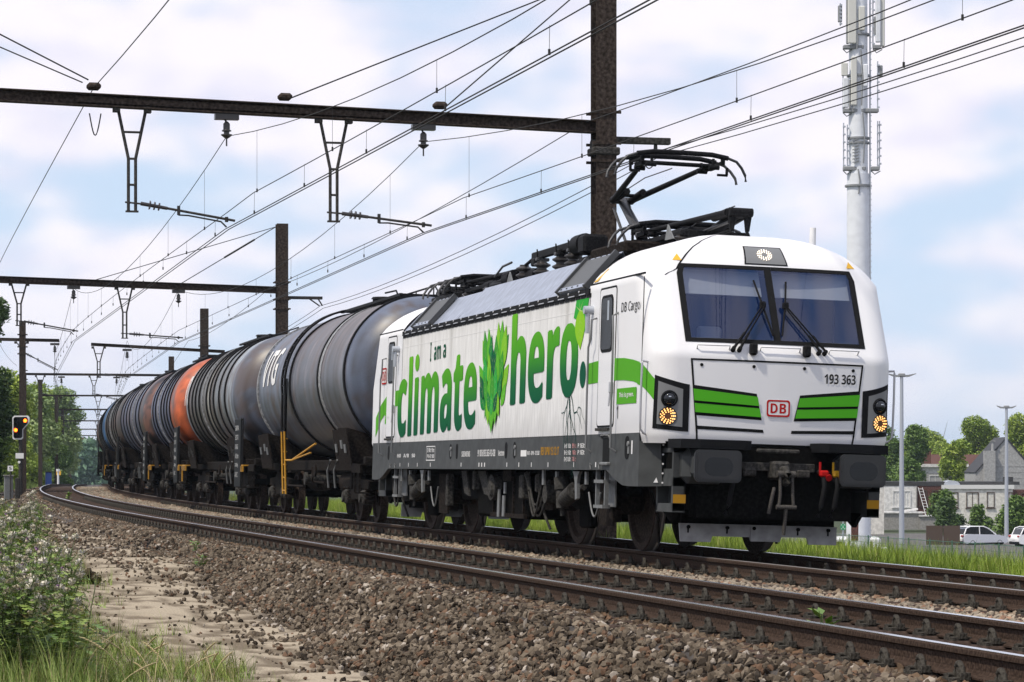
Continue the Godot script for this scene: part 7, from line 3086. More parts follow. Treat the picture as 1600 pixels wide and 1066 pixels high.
func car(label: String, at: Vector3, turn: float, body: Material) -> void:
	var root := thing("parked_car", label, "car", at, "cars parked on the car park")
	root.rotation.y = turn
	# side outline, x forward
	var low := PackedVector2Array([Vector2(-2.2, 0.42), Vector2(-1.85, 0.36), Vector2(1.9, 0.34), Vector2(2.22, 0.45), Vector2(2.25, 0.72), Vector2(2.0, 0.88), Vector2(1.05, 1.0), Vector2(-1.9, 1.08), Vector2(-2.22, 1.0), Vector2(-2.28, 0.7)])
	var b := MB.new()
	var cols := [0.80, 0.90, 0.92, 0.90, 0.80]
	var g := []
	for i in low.size() + 1:
		var row := []
		var q := low[i % low.size()]
		for k in 5:
			var z: float = lerpf(-1.0, 1.0, k / 4.0) * 0.92
			var sq := 1.0 - 0.05 * pow(absf(k - 2.0) / 2.0, 3.0)
			row.append(Vector3(q.x * sq, 0.7 + (q.y - 0.7) * (1.0 - 0.12 * pow(absf(k - 2.0) / 2.0, 4.0)), z))
		g.append(row)
	b.sheet(g, 1.0)
	for s: float in [1.0, -1.0]:
		b.prism(Vector3(0, 0, 0.90 * s - 0.03), SIDE, low, 0.06)
	fix_out(b, Vector3(0, 0.7, 0))
	part("body", b, body, root, true)
	var roofline := PackedVector2Array([Vector2(-2.0, 1.05), Vector2(1.15, 0.98), Vector2(0.45, 1.42), Vector2(-0.2, 1.60), Vector2(-1.3, 1.60), Vector2(-1.85, 1.45)])
	b = MB.new()
	b.prism(Vector3(0, 0, -0.70), SIDE, roofline, 1.40)
	part("glasshouse", b, M.car_glass, root, true)
	b = MB.new()
	b.cbox(Vector3(-0.7, 1.60, 0), Vector3(1.45, 0.07, 1.40), 0.03)
	for s: float in [0.70, -0.70]:
		for q in [[Vector2(1.2, 1.0), Vector2(0.45, 1.44), Vector2(-0.1, 1.62)], [Vector2(-0.45, 1.03), Vector2(-0.5, 1.6), Vector2(-0.52, 1.62)], [Vector2(-2.02, 1.06), Vector2(-1.8, 1.5), Vector2(-1.4, 1.62)]]:
			b.tube([Vector3(q[0].x, q[0].y, s), Vector3(q[1].x, q[1].y, s), Vector3(q[2].x, q[2].y, s)], 0.045, 6)
	part("roof", b, body, root, true)
	for x: float in [1.38, -1.38]:
		for s: float in [1.0, -1.0]:
			b = MB.new()
			b.lathe(Vector3(x, 0.34, 0.80 * s), Vector3(0, 0, s), [[0.34, -0.1], [0.34, 0.12], [0.24, 0.135], [0.22, 0.10], [0.0, 0.09]], 20)
			part("wheel", b, M.black_rubber, root, true)
	b = MB.new()
	for s: float in [0.72, -0.72]:
		b.cbox(Vector3(-2.2, 0.94, s), Vector3(0.12, 0.13, 0.34), 0.03)
		b.mark()
	part("tail_light", b, M.tail_red, root)
	b = MB.new()
	b.box(Vector3(-2.27, 0.72, 0), Vector3(0.02, 0.11, 0.5))
	part("number_plate", b, M.sign_white, root, true)
	b = MB.new()
	b.cbox(Vector3(-2.2, 0.46, 0), Vector3(0.16, 0.20, 1.5), 0.05)
	b.box(Vector3(0, 0.38, 0.93), Vector3(3.6, 0.10, 0.02))
	part("bumper", b, M.black_rubber, root, true)


func fix_out(b: MB, c: Vector3) -> void:
	for i in b.v.size():
		if b.n[i].dot(b.v[i] - c) < 0.0:
			b.n[i] = -b.n[i]


func car_park() -> void:
	car("white sport utility car parked beyond the grass at the right", Vector3(-151.2, -5.0, -71.2), 1.95, M.car_white)
	car("white car cut off by the right edge of the photo", Vector3(-146.5, -4.95, -74.2), 1.6, M.car_white)
	for q in [["white van seen through the fence, right of the white mast foot", Vector3(-111.0, -4.75, -46.0), 3.6]]:
		var root := thing("parked_van", q[0], "van", q[1], "vans behind the fence")
		root.basis = AWAY
		var b := MB.new()
		b.cbox(Vector3(0, 1.0, 0), Vector3(q[2], 1.5, 1.9), 0.14)
		b.cbox(Vector3(q[2] * 0.5 + 0.2, 0.7, 0), Vector3(0.9, 0.9, 1.8), 0.18)
		part("body", b, M.car_white, root, true)
		b = MB.new()
		b.box(Vector3(q[2] * 0.22, 1.3, 0.955), Vector3(1.0, 0.4, 0.02))
		b.box(Vector3(-q[2] * 0.2, 1.3, 0.955), Vector3(0.9, 0.4, 0.02))
		part("side_window", b, M.car_glass, root)
		for x: float in [-q[2] * 0.32, q[2] * 0.36]:
			b = MB.new()
			b.cyl(Vector3(x, 0.33, 0.7), Vector3(x, 0.33, 0.98), 0.33, 0.33, 16)
			part("wheel", b, M.black_rubber, root, true)
	var f := thing("panel_fence", "dark brown fence panels left of the white car", "fence", Vector3(-150.0, -4.8, -66.6))
	f.basis = AWAY
	for i in 2:
		var b := MB.new()
		b.box(Vector3(i * 1.25 + 0.7, 0.75, 0), Vector3(1.2, 1.5, 0.06))
		part("panel", b, M.window_brown, f, true)


# ---------------------------------------------------------------- trees
var leaf_meshes := {}


func leaf_clump(size: float) -> ArrayMesh:
	if leaf_meshes.has(size):
		return leaf_meshes[size]
	var r := RandomNumberGenerator.new()
	r.seed = 55
	var b := MB.new()
	for i in 7:
		var c := Vector3(r.randf_range(-1, 1), r.randf_range(-1, 1), r.randf_range(-1, 1)) * size * 0.9
		var bs := Basis.from_euler(Vector3(r.randf_range(-0.9, 0.9), r.randf() * TAU, r.randf_range(-0.9, 0.9)))
		var w := size * r.randf_range(0.28, 0.42)
		var l := size * r.randf_range(0.6, 0.9)
		var k := b.v.size()
		for q in [Vector3(-l, 0, 0), Vector3(-l * 0.2, 0.12 * l, w), Vector3(l, -0.15 * l, 0), Vector3(-l * 0.2, 0.12 * l, -w)]:
			b.vert(c + bs * q, bs.y)
		b.ix.append_array(PackedInt32Array([k, k + 1, k + 2, k, k + 2, k + 3]))
	leaf_meshes[size] = b.mesh(M.leaf)
	return leaf_meshes[size]


const LEAF_TONES := [[Color(0.065, 0.125, 0.025), Color(0.15, 0.24, 0.045)], [Color(0.040, 0.085, 0.022), Color(0.09, 0.15, 0.035)], [Color(0.19, 0.28, 0.035), Color(0.38, 0.46, 0.075)], [Color(0.21, 0.31, 0.10), Color(0.42, 0.50, 0.22)]]


func tree(label: String, at: Vector3, h: float, r: float, tone: int, clump: float, group: String, low := 0.22, called := "leafy_tree") -> Node3D:
	var root := thing(called, label, "tree" if called == "leafy_tree" else "bush", at, group)
	var q := RandomNumberGenerator.new()
	q.seed = int(absf(at.x) * 13.0 + absf(at.z) * 7.0)
	var b := MB.new()
	var top := Vector3(0, h * 0.8, 0)
	b.tube([Vector3(0, -0.4, 0), Vector3(0.05, h * 0.2, 0.03), Vector3(-0.05, h * 0.5, 0.05), top], maxf(0.06, h * 0.016), 7)
	b.cyl(Vector3(0, -0.4, 0), Vector3(0, h * 0.25, 0), h * 0.026, h * 0.017, 8)
	var blobs := []
	var n := 9 + int(r * 3.0)
	for i in n:
		var t := lerpf(low, 0.97, (i + q.randf()) / n)
		var wide := r * (0.35 + 0.75 * sin(PI * pow(clampf((t - low) / (1.0 - low), 0.0, 1.0), 0.75))) * 0.72
		var a := q.randf() * TAU
		var c := Vector3(cos(a) * wide * q.randf_range(0.3, 1.0), t * h, sin(a) * wide * q.randf_range(0.3, 1.0))
		blobs.append([c, r * q.randf_range(0.28, 0.52), q.randf()])
		b.tube([Vector3(0, t * h * 0.72, 0), c * 0.6 + Vector3(0, t * h * 0.36, 0), c], maxf(0.025, h * 0.005), 4)
	part("trunk", b, M.bark, root, true)
	var tf := []
	var cl := []
	var tn: Array = LEAF_TONES[tone]
	for bl in blobs:
		var m := int(clampf(bl[1] * bl[1] / (clump * clump) * 7.5, 20, 900))
		for i in m:
			var d := Vector3(q.randf_range(-1, 1), q.randf_range(-1, 1), q.randf_range(-1, 1))
			while d.length() > 1.0:
				d = Vector3(q.randf_range(-1, 1), q.randf_range(-1, 1), q.randf_range(-1, 1))
			d = d.normalized() * pow(d.length(), 0.45)
			var p: Vector3 = bl[0] + d * bl[1] * Vector3(1.0, 0.8, 1.0) * q.randf_range(0.75, 1.15)
			tf.append(Transform3D(Basis.from_euler(Vector3(q.randf_range(-0.6, 0.6), q.randf() * TAU, q.randf_range(-0.6, 0.6))) * q.randf_range(0.7, 1.25), p))
			var k := clampf(bl[2] * 0.6 + q.randf() * 0.45, 0.0, 1.0)
			cl.append((tn[0] as Color).lerp(tn[1], k))
	scatter("crown", leaf_clump(clump), tf, cl, root)
	return root


# ---------------------------------------------------------------- left of the line
func build_left_side() -> void:
	var ts := [["big dark tree leaning in at the left edge, behind the signal", 97.0, 7.5, 10.0, 2.8, 1], ["dark green tree behind the signal mast, lower left", 108.0, 8.2, 6.4, 2.6, 0], ["dark tree rising above the others at the far left", 93.0, 9.2, 9.2, 2.7, 1], ["mid green bushy tree between the two nearest masts on the left", 138.0, 8.2, 7.0, 2.6, 2], ["yellow green tree behind the second mast on the left", 172.0, 8.4, 8.2, 3.0, 2],
		["pale sunlit tree beyond the second mast on the left", 232.0, 8.2, 9.6, 3.4, 3], ["tall pale poplar leaning over the line in the distance", 330.0, 6.6, 12.0, 4.0, 3], ["sunlit green tree among the distant masts", 285.0, 9.0, 11.5, 3.8, 2]]
	for q in ts:
		tree(q[0], along(q[1], q[2], -0.75 if q[1] < 150.0 else -0.4), q[3], q[4], q[5], 0.17 if q[1] < 150.0 else 0.26, "trees left of the line", 0.12)
	var bs := [["green bush at the foot of the signal", 92.0, 8.0, 2.9, 1.7, 0], ["low green bush beside the line behind the blue box", 205.0, 7.4, 4.2, 2.0, 2], ["round dark bush near the white marker post", 262.0, 5.4, 4.4, 1.8, 0], ["low bush under the trees at the left edge", 84.0, 8.6, 3.0, 1.8, 2], ["light bush under the yellow green tree", 160.0, 8.0, 3.4, 1.8, 2]]
	for q in bs:
		tree(q[0], along(q[1], q[2], -0.7), q[3], q[4], q[5], 0.16, "bushes left of the line", 0.05, "leafy_bush")
	for q in [["dark butterfly bush in front of the cream house", Vector3(-179.4, -5.2, -80.9), 3.3, 1.5, 1], ["feathery dark bush right of the butterfly bush", Vector3(-178.2, -5.2, -83.2), 2.7, 1.3, 0], ["low green shrubs right of the butterfly bush", Vector3(-169.2, -5.2, -82.6), 3.4, 2.0, 0], ["dark shrub at the left corner of the cream house", Vector3(-186.0, -5.2, -82.8), 3.9, 1.4, 0], ["green shrub at the right edge behind the parked car", Vector3(-172.0, -5.2, -86.0), 3.0, 1.8, 1]]:
		tree(q[0], q[1], q[2], q[3], q[4], 0.2, "shrubs in front of the cream house", 0.05, "leafy_bush")
	# a far belt of trees, too far to tell apart
	var tf := []
	var cl := []
	for i in 9000:
		var t := rng.randf_range(640.0, 760.0)
		var l := rng.randf_range(-42.0, 46.0)
		var hh := 11.5 + 2.5 * noise_a.get_noise_2d(l * 0.14, 4.0)
		tf.append(Transform3D(Basis.from_euler(Vector3(rng.randf(), rng.randf() * TAU, 0)) * rng.randf_range(0.8, 1.6), along(t, l, -0.5 + hh * pow(rng.randf(), 0.7))))
		cl.append(Color(0.07, 0.15, 0.09).lerp(Color(0.13, 0.23, 0.13), rng.randf()))
	tag(scatter("distant_wood", leaf_clump(0.9), tf, cl), "hazy belt of trees closing the view down the tracks", "wood")
	var sh := thing("far_building", "pale red roofed building far away above the hazy trees", "building", along(760.0, 6.0, 0))
	sh.basis = AWAY
	var b := MB.new()
	b.box(Vector3(0, 6.0, 0), Vector3(2.6, 12.0, 4.0))
	part("wall", b, M.render_pale, sh, true)
	b = MB.new()
	b.prism(Vector3(-1.5, 0, -2.2), Basis(Vector3(0, 0, 1), Vector3(0, 1, 0), Vector3(1, 0, 0)), PackedVector2Array([Vector2(0, 12.0), Vector2(4.4, 12.0), Vector2(2.2, 13.2)]), 3.0)
	part("roof", b, M.brick_red, sh, true)
	signal_post()
	# cabinet, markers
	var cb := thing("trackside_cabinet", "grey trackside cabinet beside the numbered plate at the left edge", "cabinet", along(76.5, 5.5, -0.36))
	b = MB.new()
	b.cbox(Vector3(0, 0.5, 0), Vector3(0.3, 1.0, 0.36), 0.03)
	part("case", b, M.step_grey, cb, true)
	b = MB.new()
	b.box(Vector3(0, 1.02, 0), Vector3(0.36, 0.05, 0.42))
	part("lid", b, M.concrete, cb, true)
	b = MB.new()
	b.cbox(Vector3(0.1, 0.45, -0.36), Vector3(0.22, 0.95, 0.2), 0.03)
	part("side_case", b, M.under_grey, cb, true)
	var kp := thing("number_plate_post", "small white plate with a black 5 on a short post", "sign", along(76.0, 5.42, -0.4))
	kp.basis = AWAY
	b = MB.new()
	b.cyl(Vector3(0, 0, 0), Vector3(0, 1.5, 0), 0.035, 0.035, 8)
	part("post", b, M.mast_grey, kp, true)
	b = MB.new()
	b.box(Vector3(0, 1.35, 0.04), Vector3(0.22, 0.22, 0.02))
	var pl := part("plate", b, M.sign_white, kp, true)
	part("lettering", letters("5", Vector3(-0.05, 1.28, 0.052), Vector3(0.10, 0, 0), Vector3(0, 0.14, 0)), M.print_black, pl, true)
	var bx := thing("blue_cabinet", "blue box standing between the second and third mast on the left", "cabinet", along(172.25, 5.0, -0.35))
	b = MB.new()
	b.cbox(Vector3(0, 0.62, 0), Vector3(0.4, 1.25, 0.46), 0.04)
	part("case", b, M.blue_box, bx, true)
	b = MB.new()
	b.box(Vector3(0, 1.28, 0), Vector3(0.46, 0.06, 0.52))
	part("lid", b, M.under_grey, bx, true)
	var wp := thing("marker_post", "short white marker post right of the blue box", "post", along(192.5, 4.55, -0.3))
	b = MB.new()
	b.cyl(Vector3.ZERO, Vector3(0, 1.35, 0), 0.09, 0.08, 10)
	part("post", b, M.sign_white, wp, true)
	b = MB.new()
	b.cyl(Vector3(0, 1.35, 0), Vector3(0, 1.55, 0), 0.16, 0.16, 12)
	part("cap", b, M.sign_white, wp, true)
	var op := thing("marker_board", "small orange board low beside the far tracks", "sign", along(222.0, 4.9, -0.2))
	op.basis = AWAY
	b = MB.new()
	b.cyl(Vector3.ZERO, Vector3(0, 1.0, 0), 0.04, 0.04, 6)
	part("post", b, M.mast_grey, op, true)
	b = MB.new()
	b.box(Vector3(0, 1.25, 0.03), Vector3(0.42, 0.42, 0.03))
	part("board", b, M.warn_yellow, op, true)


func signal_post() -> void:
	var root := thing("railway_signal", "black railway signal with white rim and two amber lights in front of the left mast", "railway signal", along(85.5, 5.02, -0.4))
	root.basis = AWAY
	var b := MB.new()
	b.cyl(Vector3(-0.02, 0, -0.1), Vector3(-0.02, 3.7, -0.1), 0.09, 0.08, 12)
	part("post", b, M.mast_grey, root, true)
	var o := PackedVector2Array([Vector2(-0.36, -0.48), Vector2(-0.30, -0.54), Vector2(0.04, -0.54), Vector2(0.11, -0.47), Vector2(0.11, -0.10), Vector2(0.38, 0.20), Vector2(0.40, 0.42), Vector2(0.33, 0.52), Vector2(-0.28, 0.52), Vector2(-0.36, 0.44)])
	b = MB.new()
	b.prism(Vector3(0, 3.16, -0.05), Basis.IDENTITY, o, 0.06)
	part("white_rim", b, M.sign_white, root, true)
	b = MB.new()
	var inner := PackedVector2Array()
	for q in o:
		inner.append((q - Vector2(-0.05, 0.05)) * Vector2(0.84, 0.88) + Vector2(-0.05, 0.05))
	b.prism(Vector3(0, 3.16, 0.0), Basis.IDENTITY, inner, 0.03)
	part("face", b, M.black_rubber, root, true)
	for q in [[-0.20, 0.33, 0], [-0.20, 0.13, 0], [-0.20, -0.12, 1], [-0.20, -0.34, 0], [0.22, 0.30, 1]]:
		b = MB.new()
		b.lathe(Vector3(q[0], 3.16 + q[1], 0.03), Vector3.BACK, [[0.095, 0.0], [0.095, 0.12], [0.085, 0.12], [0.085, 0.01]], 16)
		part("hood", b, M.black_gap, root, true)
		b = MB.new()
		b.disc(Vector3(q[0], 3.16 + q[1], 0.05), Basis.IDENTITY, 0.085, 16, 1.0)
		part("signal_lamp", b, M.signal_glow if q[2] else M.lamp_rim, root, true)
		if q[2]:
			var l := OmniLight3D.new()
			l.name = "signal_light"
			l.light_color = Color(1.0, 0.45, 0.12)
			l.light_energy = 0.15
			l.light_size = 0.08
			l.omni_range = 12.0
			l.shadow_enabled = true
			l.position = Vector3(q[0], 3.16 + q[1], 0.10)
			root.add_child(l, true)
	b = MB.new()
	b.box(Vector3(-0.03, 1.9, 0.05), Vector3(0.36, 0.24, 0.02))
	part("plate", b, M.sign_white, root, true)
	b = MB.new()
	b.cyl(Vector3(-0.06, 1.62, 0.0), Vector3(-0.06, 1.62, 0.03), 0.06, 0.06, 12)
	part("round_plate", b, M.sign_white, root, true)


# ---------------------------------------------------------------- plants near the camera
func tuft_mesh(sd: int, blades: int, h: float, spread: float, w: float) -> ArrayMesh:
	var r := RandomNumberGenerator.new()
	r.seed = sd
	var b := MB.new()
	for i in blades:
		var a := r.randf() * TAU
		var base := Vector3(cos(a), 0, sin(a)) * r.randf() * spread * 0.4
		var lean := Vector3(cos(a), 0, sin(a)) * spread * r.randf_range(0.2, 1.2)
		var hh := h * r.randf_range(0.5, 1.15)
		var side := Vector3(-sin(a + r.randf_range(-0.8, 0.8)), 0, cos(a)) * w
		var nn := (Vector3(cos(a), 0.6, sin(a))).normalized()
		var k := b.v.size()
		for j in 4:
			var t := j / 3.0
			var p := base + lean * t * t + Vector3(0, hh * t * (1.0 - 0.12 * t), 0)
			b.vert(p - side * (1.0 - t * 0.92), nn)
			b.vert(p + side * (1.0 - t * 0.92), nn)
		for j in 3:
			var q := k + j * 2
			b.ix.append_array(PackedInt32Array([q, q + 1, q + 3, q, q + 3, q + 2]))
	return b.mesh(M.leaf)


func thistle(sd: int) -> Node3D:
	var r := RandomNumberGenerator.new()
	r.seed = sd
	var root := Node3D.new()
	var stem := MB.new()
	var leaf := MB.new()
	var fluff := MB.new()
	var bud := MB.new()
	var h := r.randf_range(0.78, 1.06)
	var tips := []
	for s in 3:
		var lean := Vector3(r.randf_range(-0.22, 0.22), 0, r.randf_range(-0.22, 0.22))
		var base := Vector3(r.randf_range(-0.14, 0.14), 0, r.randf_range(-0.14, 0.14))
		var hh := h * r.randf_range(0.8, 1.0)
		var pts := []
		for i in 6:
			var t := i / 5.0
			pts.append(base + lean * t * t + Vector3(0, hh * t, 0))
		stem.col = Color(0.08, 0.11, 0.035)
		stem.tube(pts, 0.006, 4)
		for i in 30:
			var t := r.randf_range(0.06, 0.95)
			var p: Vector3 = base + lean * t * t + Vector3(0, hh * t, 0)
			var a := r.randf() * TAU
			var d := Vector3(cos(a), r.randf_range(0.1, 0.7), sin(a)).normalized()
			var sd2 := Vector3(-sin(a), 0, cos(a))
			var l := r.randf_range(0.13, 0.27) * (1.1 - t * 0.5)
			leaf.col = Color(0.11, 0.21, 0.04).lerp(Color(0.29, 0.37, 0.09), r.randf())
			if r.randf() < 0.10:
				leaf.col = Color(0.20, 0.17, 0.06)
			var w := l * 0.26
			# toothed leaf: a zigzag along both edges
			var prev := p
			for k in 4:
				var t0 := k / 4.0
				var t1 := (k + 1) / 4.0
				var q0 := p + d * l * t0 - Vector3(0, l * t0 * t0 * 0.45, 0)
				var q1 := p + d * l * t1 - Vector3(0, l * t1 * t1 * 0.45, 0)
				var ww := w * (1.0 - absf(t0 - 0.35))
				var nn := d.cross(sd2).normalized()
				if nn.y < 0.0:
					nn = -nn
				for e: float in [1.0, -1.0]:
					var f := leaf.v.size()
					leaf.vert(q0, nn)
					leaf.vert(q1, nn)
					leaf.vert(q0.lerp(q1, 0.75) + sd2 * ww * 1.5 * e + Vector3(0, 0.01, 0), nn)
					leaf.ix.append_array(PackedInt32Array([f, f + 1, f + 2]))
		for k in 4:
			var t := r.randf_range(0.72, 1.0)
			var p: Vector3 = base + lean * t * t + Vector3(0, hh * t, 0)
			var a := r.randf() * TAU
			var q := p + Vector3(cos(a) * 0.09, r.randf_range(0.05, 0.16), sin(a) * 0.09)
			stem.tube([p, p.lerp(q, 0.5) + Vector3(0, 0.01, 0), q], 0.0035, 4)
			tips.append(q)
	for q in tips:
		bud.col = Color(0.12, 0.12, 0.06)
		bud.cyl(q, q + Vector3(0, 0.022, 0), 0.009, 0.011, 6)
		var k := r.randf()
		var n := 26
		var rad := 0.030
		fluff.col = Color(0.60, 0.53, 0.42)
		if k < 0.30:
			n = 60
			rad = 0.042
			fluff.col = Color(0.78, 0.73, 0.66)
		elif k < 0.335:
			fluff.col = Color(0.30, 0.16, 0.34)
			n = 22
			rad = 0.022
		elif k < 0.62:
			rad = 0.016
			n = 14
			fluff.col = Color(0.34, 0.29, 0.20)
		for i in n:
			var d := Vector3(r.randf_range(-1, 1), r.randf_range(-0.45, 1), r.randf_range(-1, 1)).normalized()
			var s := d.cross(Vector3(0.3, 0.5, 0.7)).normalized() * rad * 0.20
			var c: Vector3 = q + Vector3(0, 0.03, 0)
			var f := fluff.v.size()
			fluff.vert(c + s * 0.3, d)
			fluff.vert(c - s * 0.3, d)
			fluff.vert(c + d * rad - s, d)
			fluff.vert(c + d * rad + s, d)
			fluff.ix.append_array(PackedInt32Array([f, f + 1, f + 2, f, f + 2, f + 3]))
	var o := put("stem", stem.mesh(M.leaf), root)
	o = put("foliage", leaf.mesh(M.leaf), root)
	stuff(o)
	o = put("seed_heads", fluff.mesh(M.leaf), root)
	stuff(o)
	return root


func ground_at(x: float, z: float) -> float:
	var l := z - line_z(x)
	return profile(l, -x) + noise_a.get_noise_2d(x * 0.55, l * 1.2) * 0.05


func grow(called: String, label: String, kinds: Array, spots: Array) -> void:
	# kinds: meshes; spots: [transform, colour, kind]
	for k in kinds.size():
		var tf := []
		var cl := []
		for s in spots:
			if s[2] == k:
				tf.append(s[0])
				cl.append(s[1])
		tag(scatter(called, kinds[k], tf, cl), label, "grass")


func build_plants() -> void:
	var g := RandomNumberGenerator.new()
	g.seed = 99
	# thistles at the left
	var kinds := []
	for i in 6:
		var p := thistle(40 + i)
		p.name = numbered("thistle_plant")
		add_child(p, true)
		kinds.append(p)
	var spots := []
	for i in 120:
		var x := lerpf(-4.0, 17.5, pow(g.randf(), 0.9))
		var z := 0.0
		var edge := 7.86 + 0.055 * x + 0.25 * noise_a.get_noise_2d(x * 0.9, 1.0)
		z = edge + pow(g.randf(), 1.3) * 1.4
		spots.append(Vector3(x, ground_at(x, z), z))
	for i in spots.size():
		var p: Node3D = kinds[i] if i < 6 else kinds[i % 6].duplicate()
		if i >= 6:
			p.name = numbered("thistle_plant")
			add_child(p, true)
		p.position = spots[i]
		p.rotation.y = g.randf() * TAU
		p.scale = Vector3.ONE * g.randf_range(0.78, 1.08)
		tag(p, "spiny thistle gone to white seed in the thicket at the lower left", "thistle", "thistles in the thicket at the lower left")
	# grasses
	var tufts := [tuft_mesh(1, 9, 0.42, 0.16, 0.004), tuft_mesh(2, 8, 0.26, 0.16, 0.004), tuft_mesh(3, 7, 0.62, 0.22, 0.0035)]
	var sp := []
	for i in 22000:
		var x := lerpf(-26.0, 19.0, g.randf())
		var z := g.randf_range(6.9, 11.0)
		var m := noise_a.get_noise_2d(x * 0.7, z * 1.3)
		var edge := 7.8 + 0.05 * x
		var dense := smoothstep(edge - 0.9, edge + 0.5, z + m * 0.7)
		if x > 9.0:
			dense = maxf(dense, smoothstep(6.9, 8.4, z + m * 2.2) * smoothstep(8.0, 13.0, x) * 0.75)
		if g.randf() > dense:
			continue
		var k := 1 if z < edge else (0 if g.randf() < 0.7 else 2)
		var c := Color(0.13, 0.22, 0.035).lerp(Color(0.29, 0.36, 0.08), g.randf())
		if g.randf() < 0.16:
			c = Color(0.30, 0.25, 0.12)
		sp.append([Transform3D(Basis(Vector3.UP, g.randf() * TAU) * g.randf_range(0.6, 1.25), Vector3(x, ground_at(x, z) - 0.02, z)), c, k])
	grow("wild_grass", "wild grass growing beside the sandy path", tufts, sp)
	# straws that stand out
	for i in 26:
		var x := g.randf_range(13.5, 18.8)
		var z := g.randf_range(7.5, 8.9)
		var y := ground_at(x, z)
		var a := g.randf() * TAU
		var h := g.randf_range(0.35, 0.75)
		var b := MB.new()
		b.col = Color(0.42, 0.35, 0.18)
		var d := Vector3(cos(a), 0, sin(a)) * h * g.randf_range(0.4, 0.9)
		var pts := []
		for j in 7:
			var t := j / 6.0
			pts.append(d * t * t + Vector3(0, h * t * (1.0 - 0.28 * t), 0))
		b.tube(pts, 0.0035, 4)
		for j in 7:
			var t := 0.74 + j * 0.04
			var q: Vector3 = d * t * t + Vector3(0, h * t * (1.0 - 0.28 * t), 0)
			b.cyl(q, q + (d * 0.6 + Vector3(0, h * 0.1, 0)).normalized() * 0.05, 0.008, 0.002, 5)
		var o := part("dry_grass_stalk", b, M.leaf, self, true)
		o.position = Vector3(x, y, z)
		tag(o, "single dry straw coloured grass stalk bending over the sandy path", "grass stalk", "dry stalks over the path")
	# bright grass on the far side of the tracks
	sp = []
	var far := [tuft_mesh(11, 10, 0.34, 0.18, 0.005), tuft_mesh(12, 9, 0.48, 0.22, 0.005)]
	for i in 30000:
		var t := lerpf(-36.0, 75.0, g.randf())
		var l := -2.75 - pow(g.randf(), 0.8) * 6.5
		var m := noise_a.get_noise_2d(t * 0.5, l * 0.8)
		if l > -3.2 and g.randf() < 0.5:
			continue
		var p := along(t, l, profile(l, t) - 0.03)
		var c := Color(0.16, 0.27, 0.02).lerp(Color(0.36, 0.46, 0.05), clampf(0.5 + m + g.randf_range(-0.4, 0.4), 0.0, 1.0))
		if g.randf() < 0.07:
			c = Color(0.36, 0.32, 0.12)
		sp.append([Transform3D(Basis(Vector3.UP, g.randf() * TAU) * g.randf_range(0.65, 1.2), p), c, 0 if g.randf() < 0.75 else 1])
	grow("embankment_grass", "bright green grass on the bank beyond the train", far, sp)
	# grass along the left of the line farther on
	sp = []
	for i in 9000:
		var t := lerpf(28.0, 230.0, pow(g.randf(), 1.2))
		var l := lerpf(6.3, 11.0, g.randf())
		if noise_a.get_noise_2d(t * 0.3, l * 0.6) < -0.15 and t < 80.0:
			continue
		var c := Color(0.10, 0.17, 0.03).lerp(Color(0.20, 0.26, 0.05), g.randf())
		sp.append([Transform3D(Basis(Vector3.UP, g.randf() * TAU) * g.randf_range(0.9, 1.9), along(t, l, profile(l, t) - 0.03)), c, 0])
	grow("verge_grass", "green verge under the trees left of the line", [far[0]], sp)
	# ragwort
	for q in [[14.5, -4.4, 0.75], [10.8, -5.0, 0.8], [12.6, -5.6, 0.7], [8.9, -4.2, 0.6], [6.0, -4.6, 0.7], [16.9, -4.0, 0.55], [18.2, -5.2, 0.8]]:
		ragwort(q, g)
	weed("broad leaved weed sprouting between the near rails", Vector3(20.35, -0.19, 3.55), 0.30, g)
	weed("small green weed on the ballast slope", along(2.0, 5.25, profile(5.25, 2.0)), 0.28, g)
	weed("low weed where the ballast meets the sandy path", along(4.6, 5.0, profile(5.0, 4.6)), 0.26, g)
	weed("tall leafy plant among the grass by the right edge", Vector3(12.2, -0.45, -4.9), 0.7, g)
	weed("green weed between the near rails farther off", Vector3(-66.0, -0.24, 1.9), 0.45, g)
	weed("tiny green weed on the sand", Vector3(12.3, ground_at(12.3, 7.6), 7.6), 0.14, g)
	var cz := MB.new()
	for i in 60:
		cz.col = Color(0.05, 0.038, 0.028).lerp(Color(0.11, 0.085, 0.06), g.randf())
		var a := g.randf() * TAU
		var p := Vector3(cos(a) * g.randf() * 0.35, g.randf() * 0.12, sin(a) * g.randf() * 0.3)
		cz.box(p, Vector3(0.12, 0.05, 0.07) * g.randf_range(0.5, 1.2), Basis.from_euler(Vector3(g.randf() * 3, g.randf() * 6, g.randf() * 3)))
	var ce := part("earth_clod", cz, M.soil, self, true)
	ce.position = Vector3(1.5, ground_at(1.5, 7.35) + 0.03, 7.35)
	tag(ce, "dark clod of earth at the edge of the thistles", "clod")


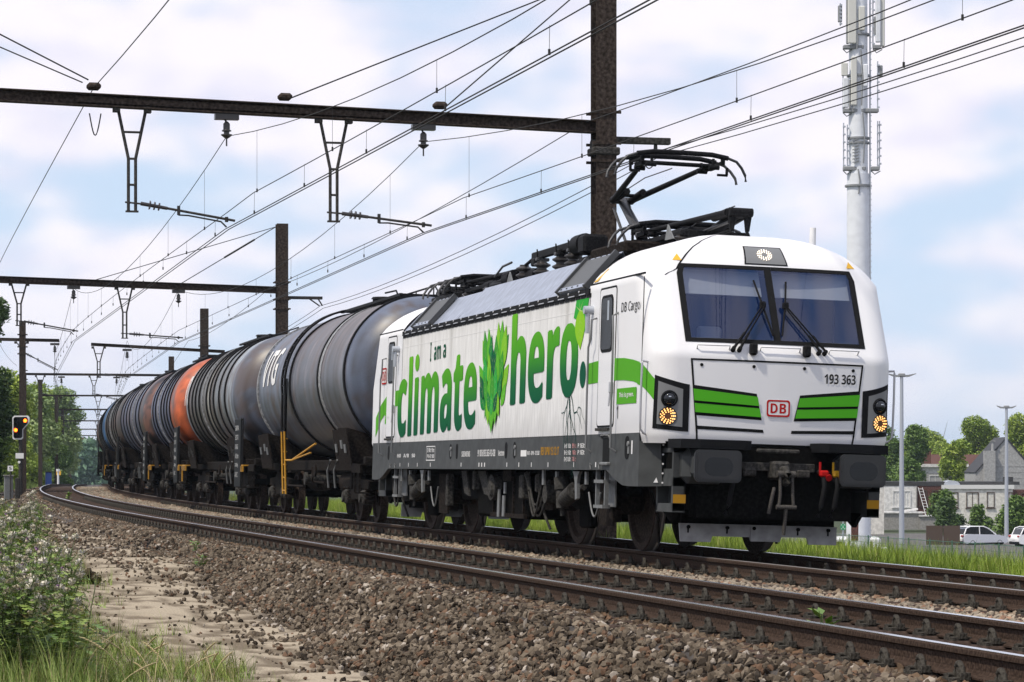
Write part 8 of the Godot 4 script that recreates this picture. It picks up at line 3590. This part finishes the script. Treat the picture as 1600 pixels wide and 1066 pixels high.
func ragwort(q: Array, g: RandomNumberGenerator) -> void:
	var x: float = q[0]
	var root := thing("ragwort_plant", "yellow flowering ragwort in the grass beyond the rails", "wildflower", Vector3(x, profile(q[1], -x), q[1]), "yellow flowers beyond the rails")
	var b := MB.new()
	var f := MB.new()
	for i in 5:
		var tip := Vector3(g.randf_range(-0.14, 0.14), q[2] * g.randf_range(0.8, 1.0), g.randf_range(-0.14, 0.14))
		b.col = Color(0.09, 0.15, 0.03)
		b.tube([Vector3.ZERO, tip * 0.6, tip], 0.006, 4)
		for k in 9:
			f.col = Color(0.75, 0.46, 0.02)
			var p := tip + Vector3(g.randf_range(-0.07, 0.07), g.randf_range(-0.03, 0.03), g.randf_range(-0.07, 0.07))
			f.cyl(p, p + Vector3(0, 0.012, 0), 0.016, 0.012, 6)
	part("stem", b, M.leaf, root, true)
	stuff(part("flowers", f, M.plain, root, true))


func weed(label: String, at: Vector3, h: float, g: RandomNumberGenerator) -> void:
	var root := thing("leafy_weed", label, "weed", at)
	var b := MB.new()
	var s := MB.new()
	for i in 14:
		var a := g.randf() * TAU
		var up := g.randf_range(0.15, 1.0)
		var p := Vector3(cos(a) * h * 0.12, h * up * 0.7, sin(a) * h * 0.12)
		var d := Vector3(cos(a), g.randf_range(0.1, 0.8), sin(a)).normalized()
		var sd := Vector3(-sin(a), 0.15, cos(a))
		var l := h * g.randf_range(0.28, 0.45)
		b.col = Color(0.09, 0.17, 0.03).lerp(Color(0.19, 0.28, 0.05), g.randf())
		var f := b.v.size()
		for q in [p, p + d * l * 0.4 + sd * l * 0.26, p + d * l, p + d * l * 0.4 - sd * l * 0.26]:
			b.vert(q, Vector3(0, 1, 0.2).normalized())
		b.ix.append_array(PackedInt32Array([f, f + 1, f + 2, f, f + 2, f + 3]))
		s.col = Color(0.09, 0.13, 0.03)
		s.tube([Vector3.ZERO, p * 0.6, p], h * 0.012, 4)
	part("stem", s, M.leaf, root, true)
	stuff(part("leaves", b, M.leaf, root, true))
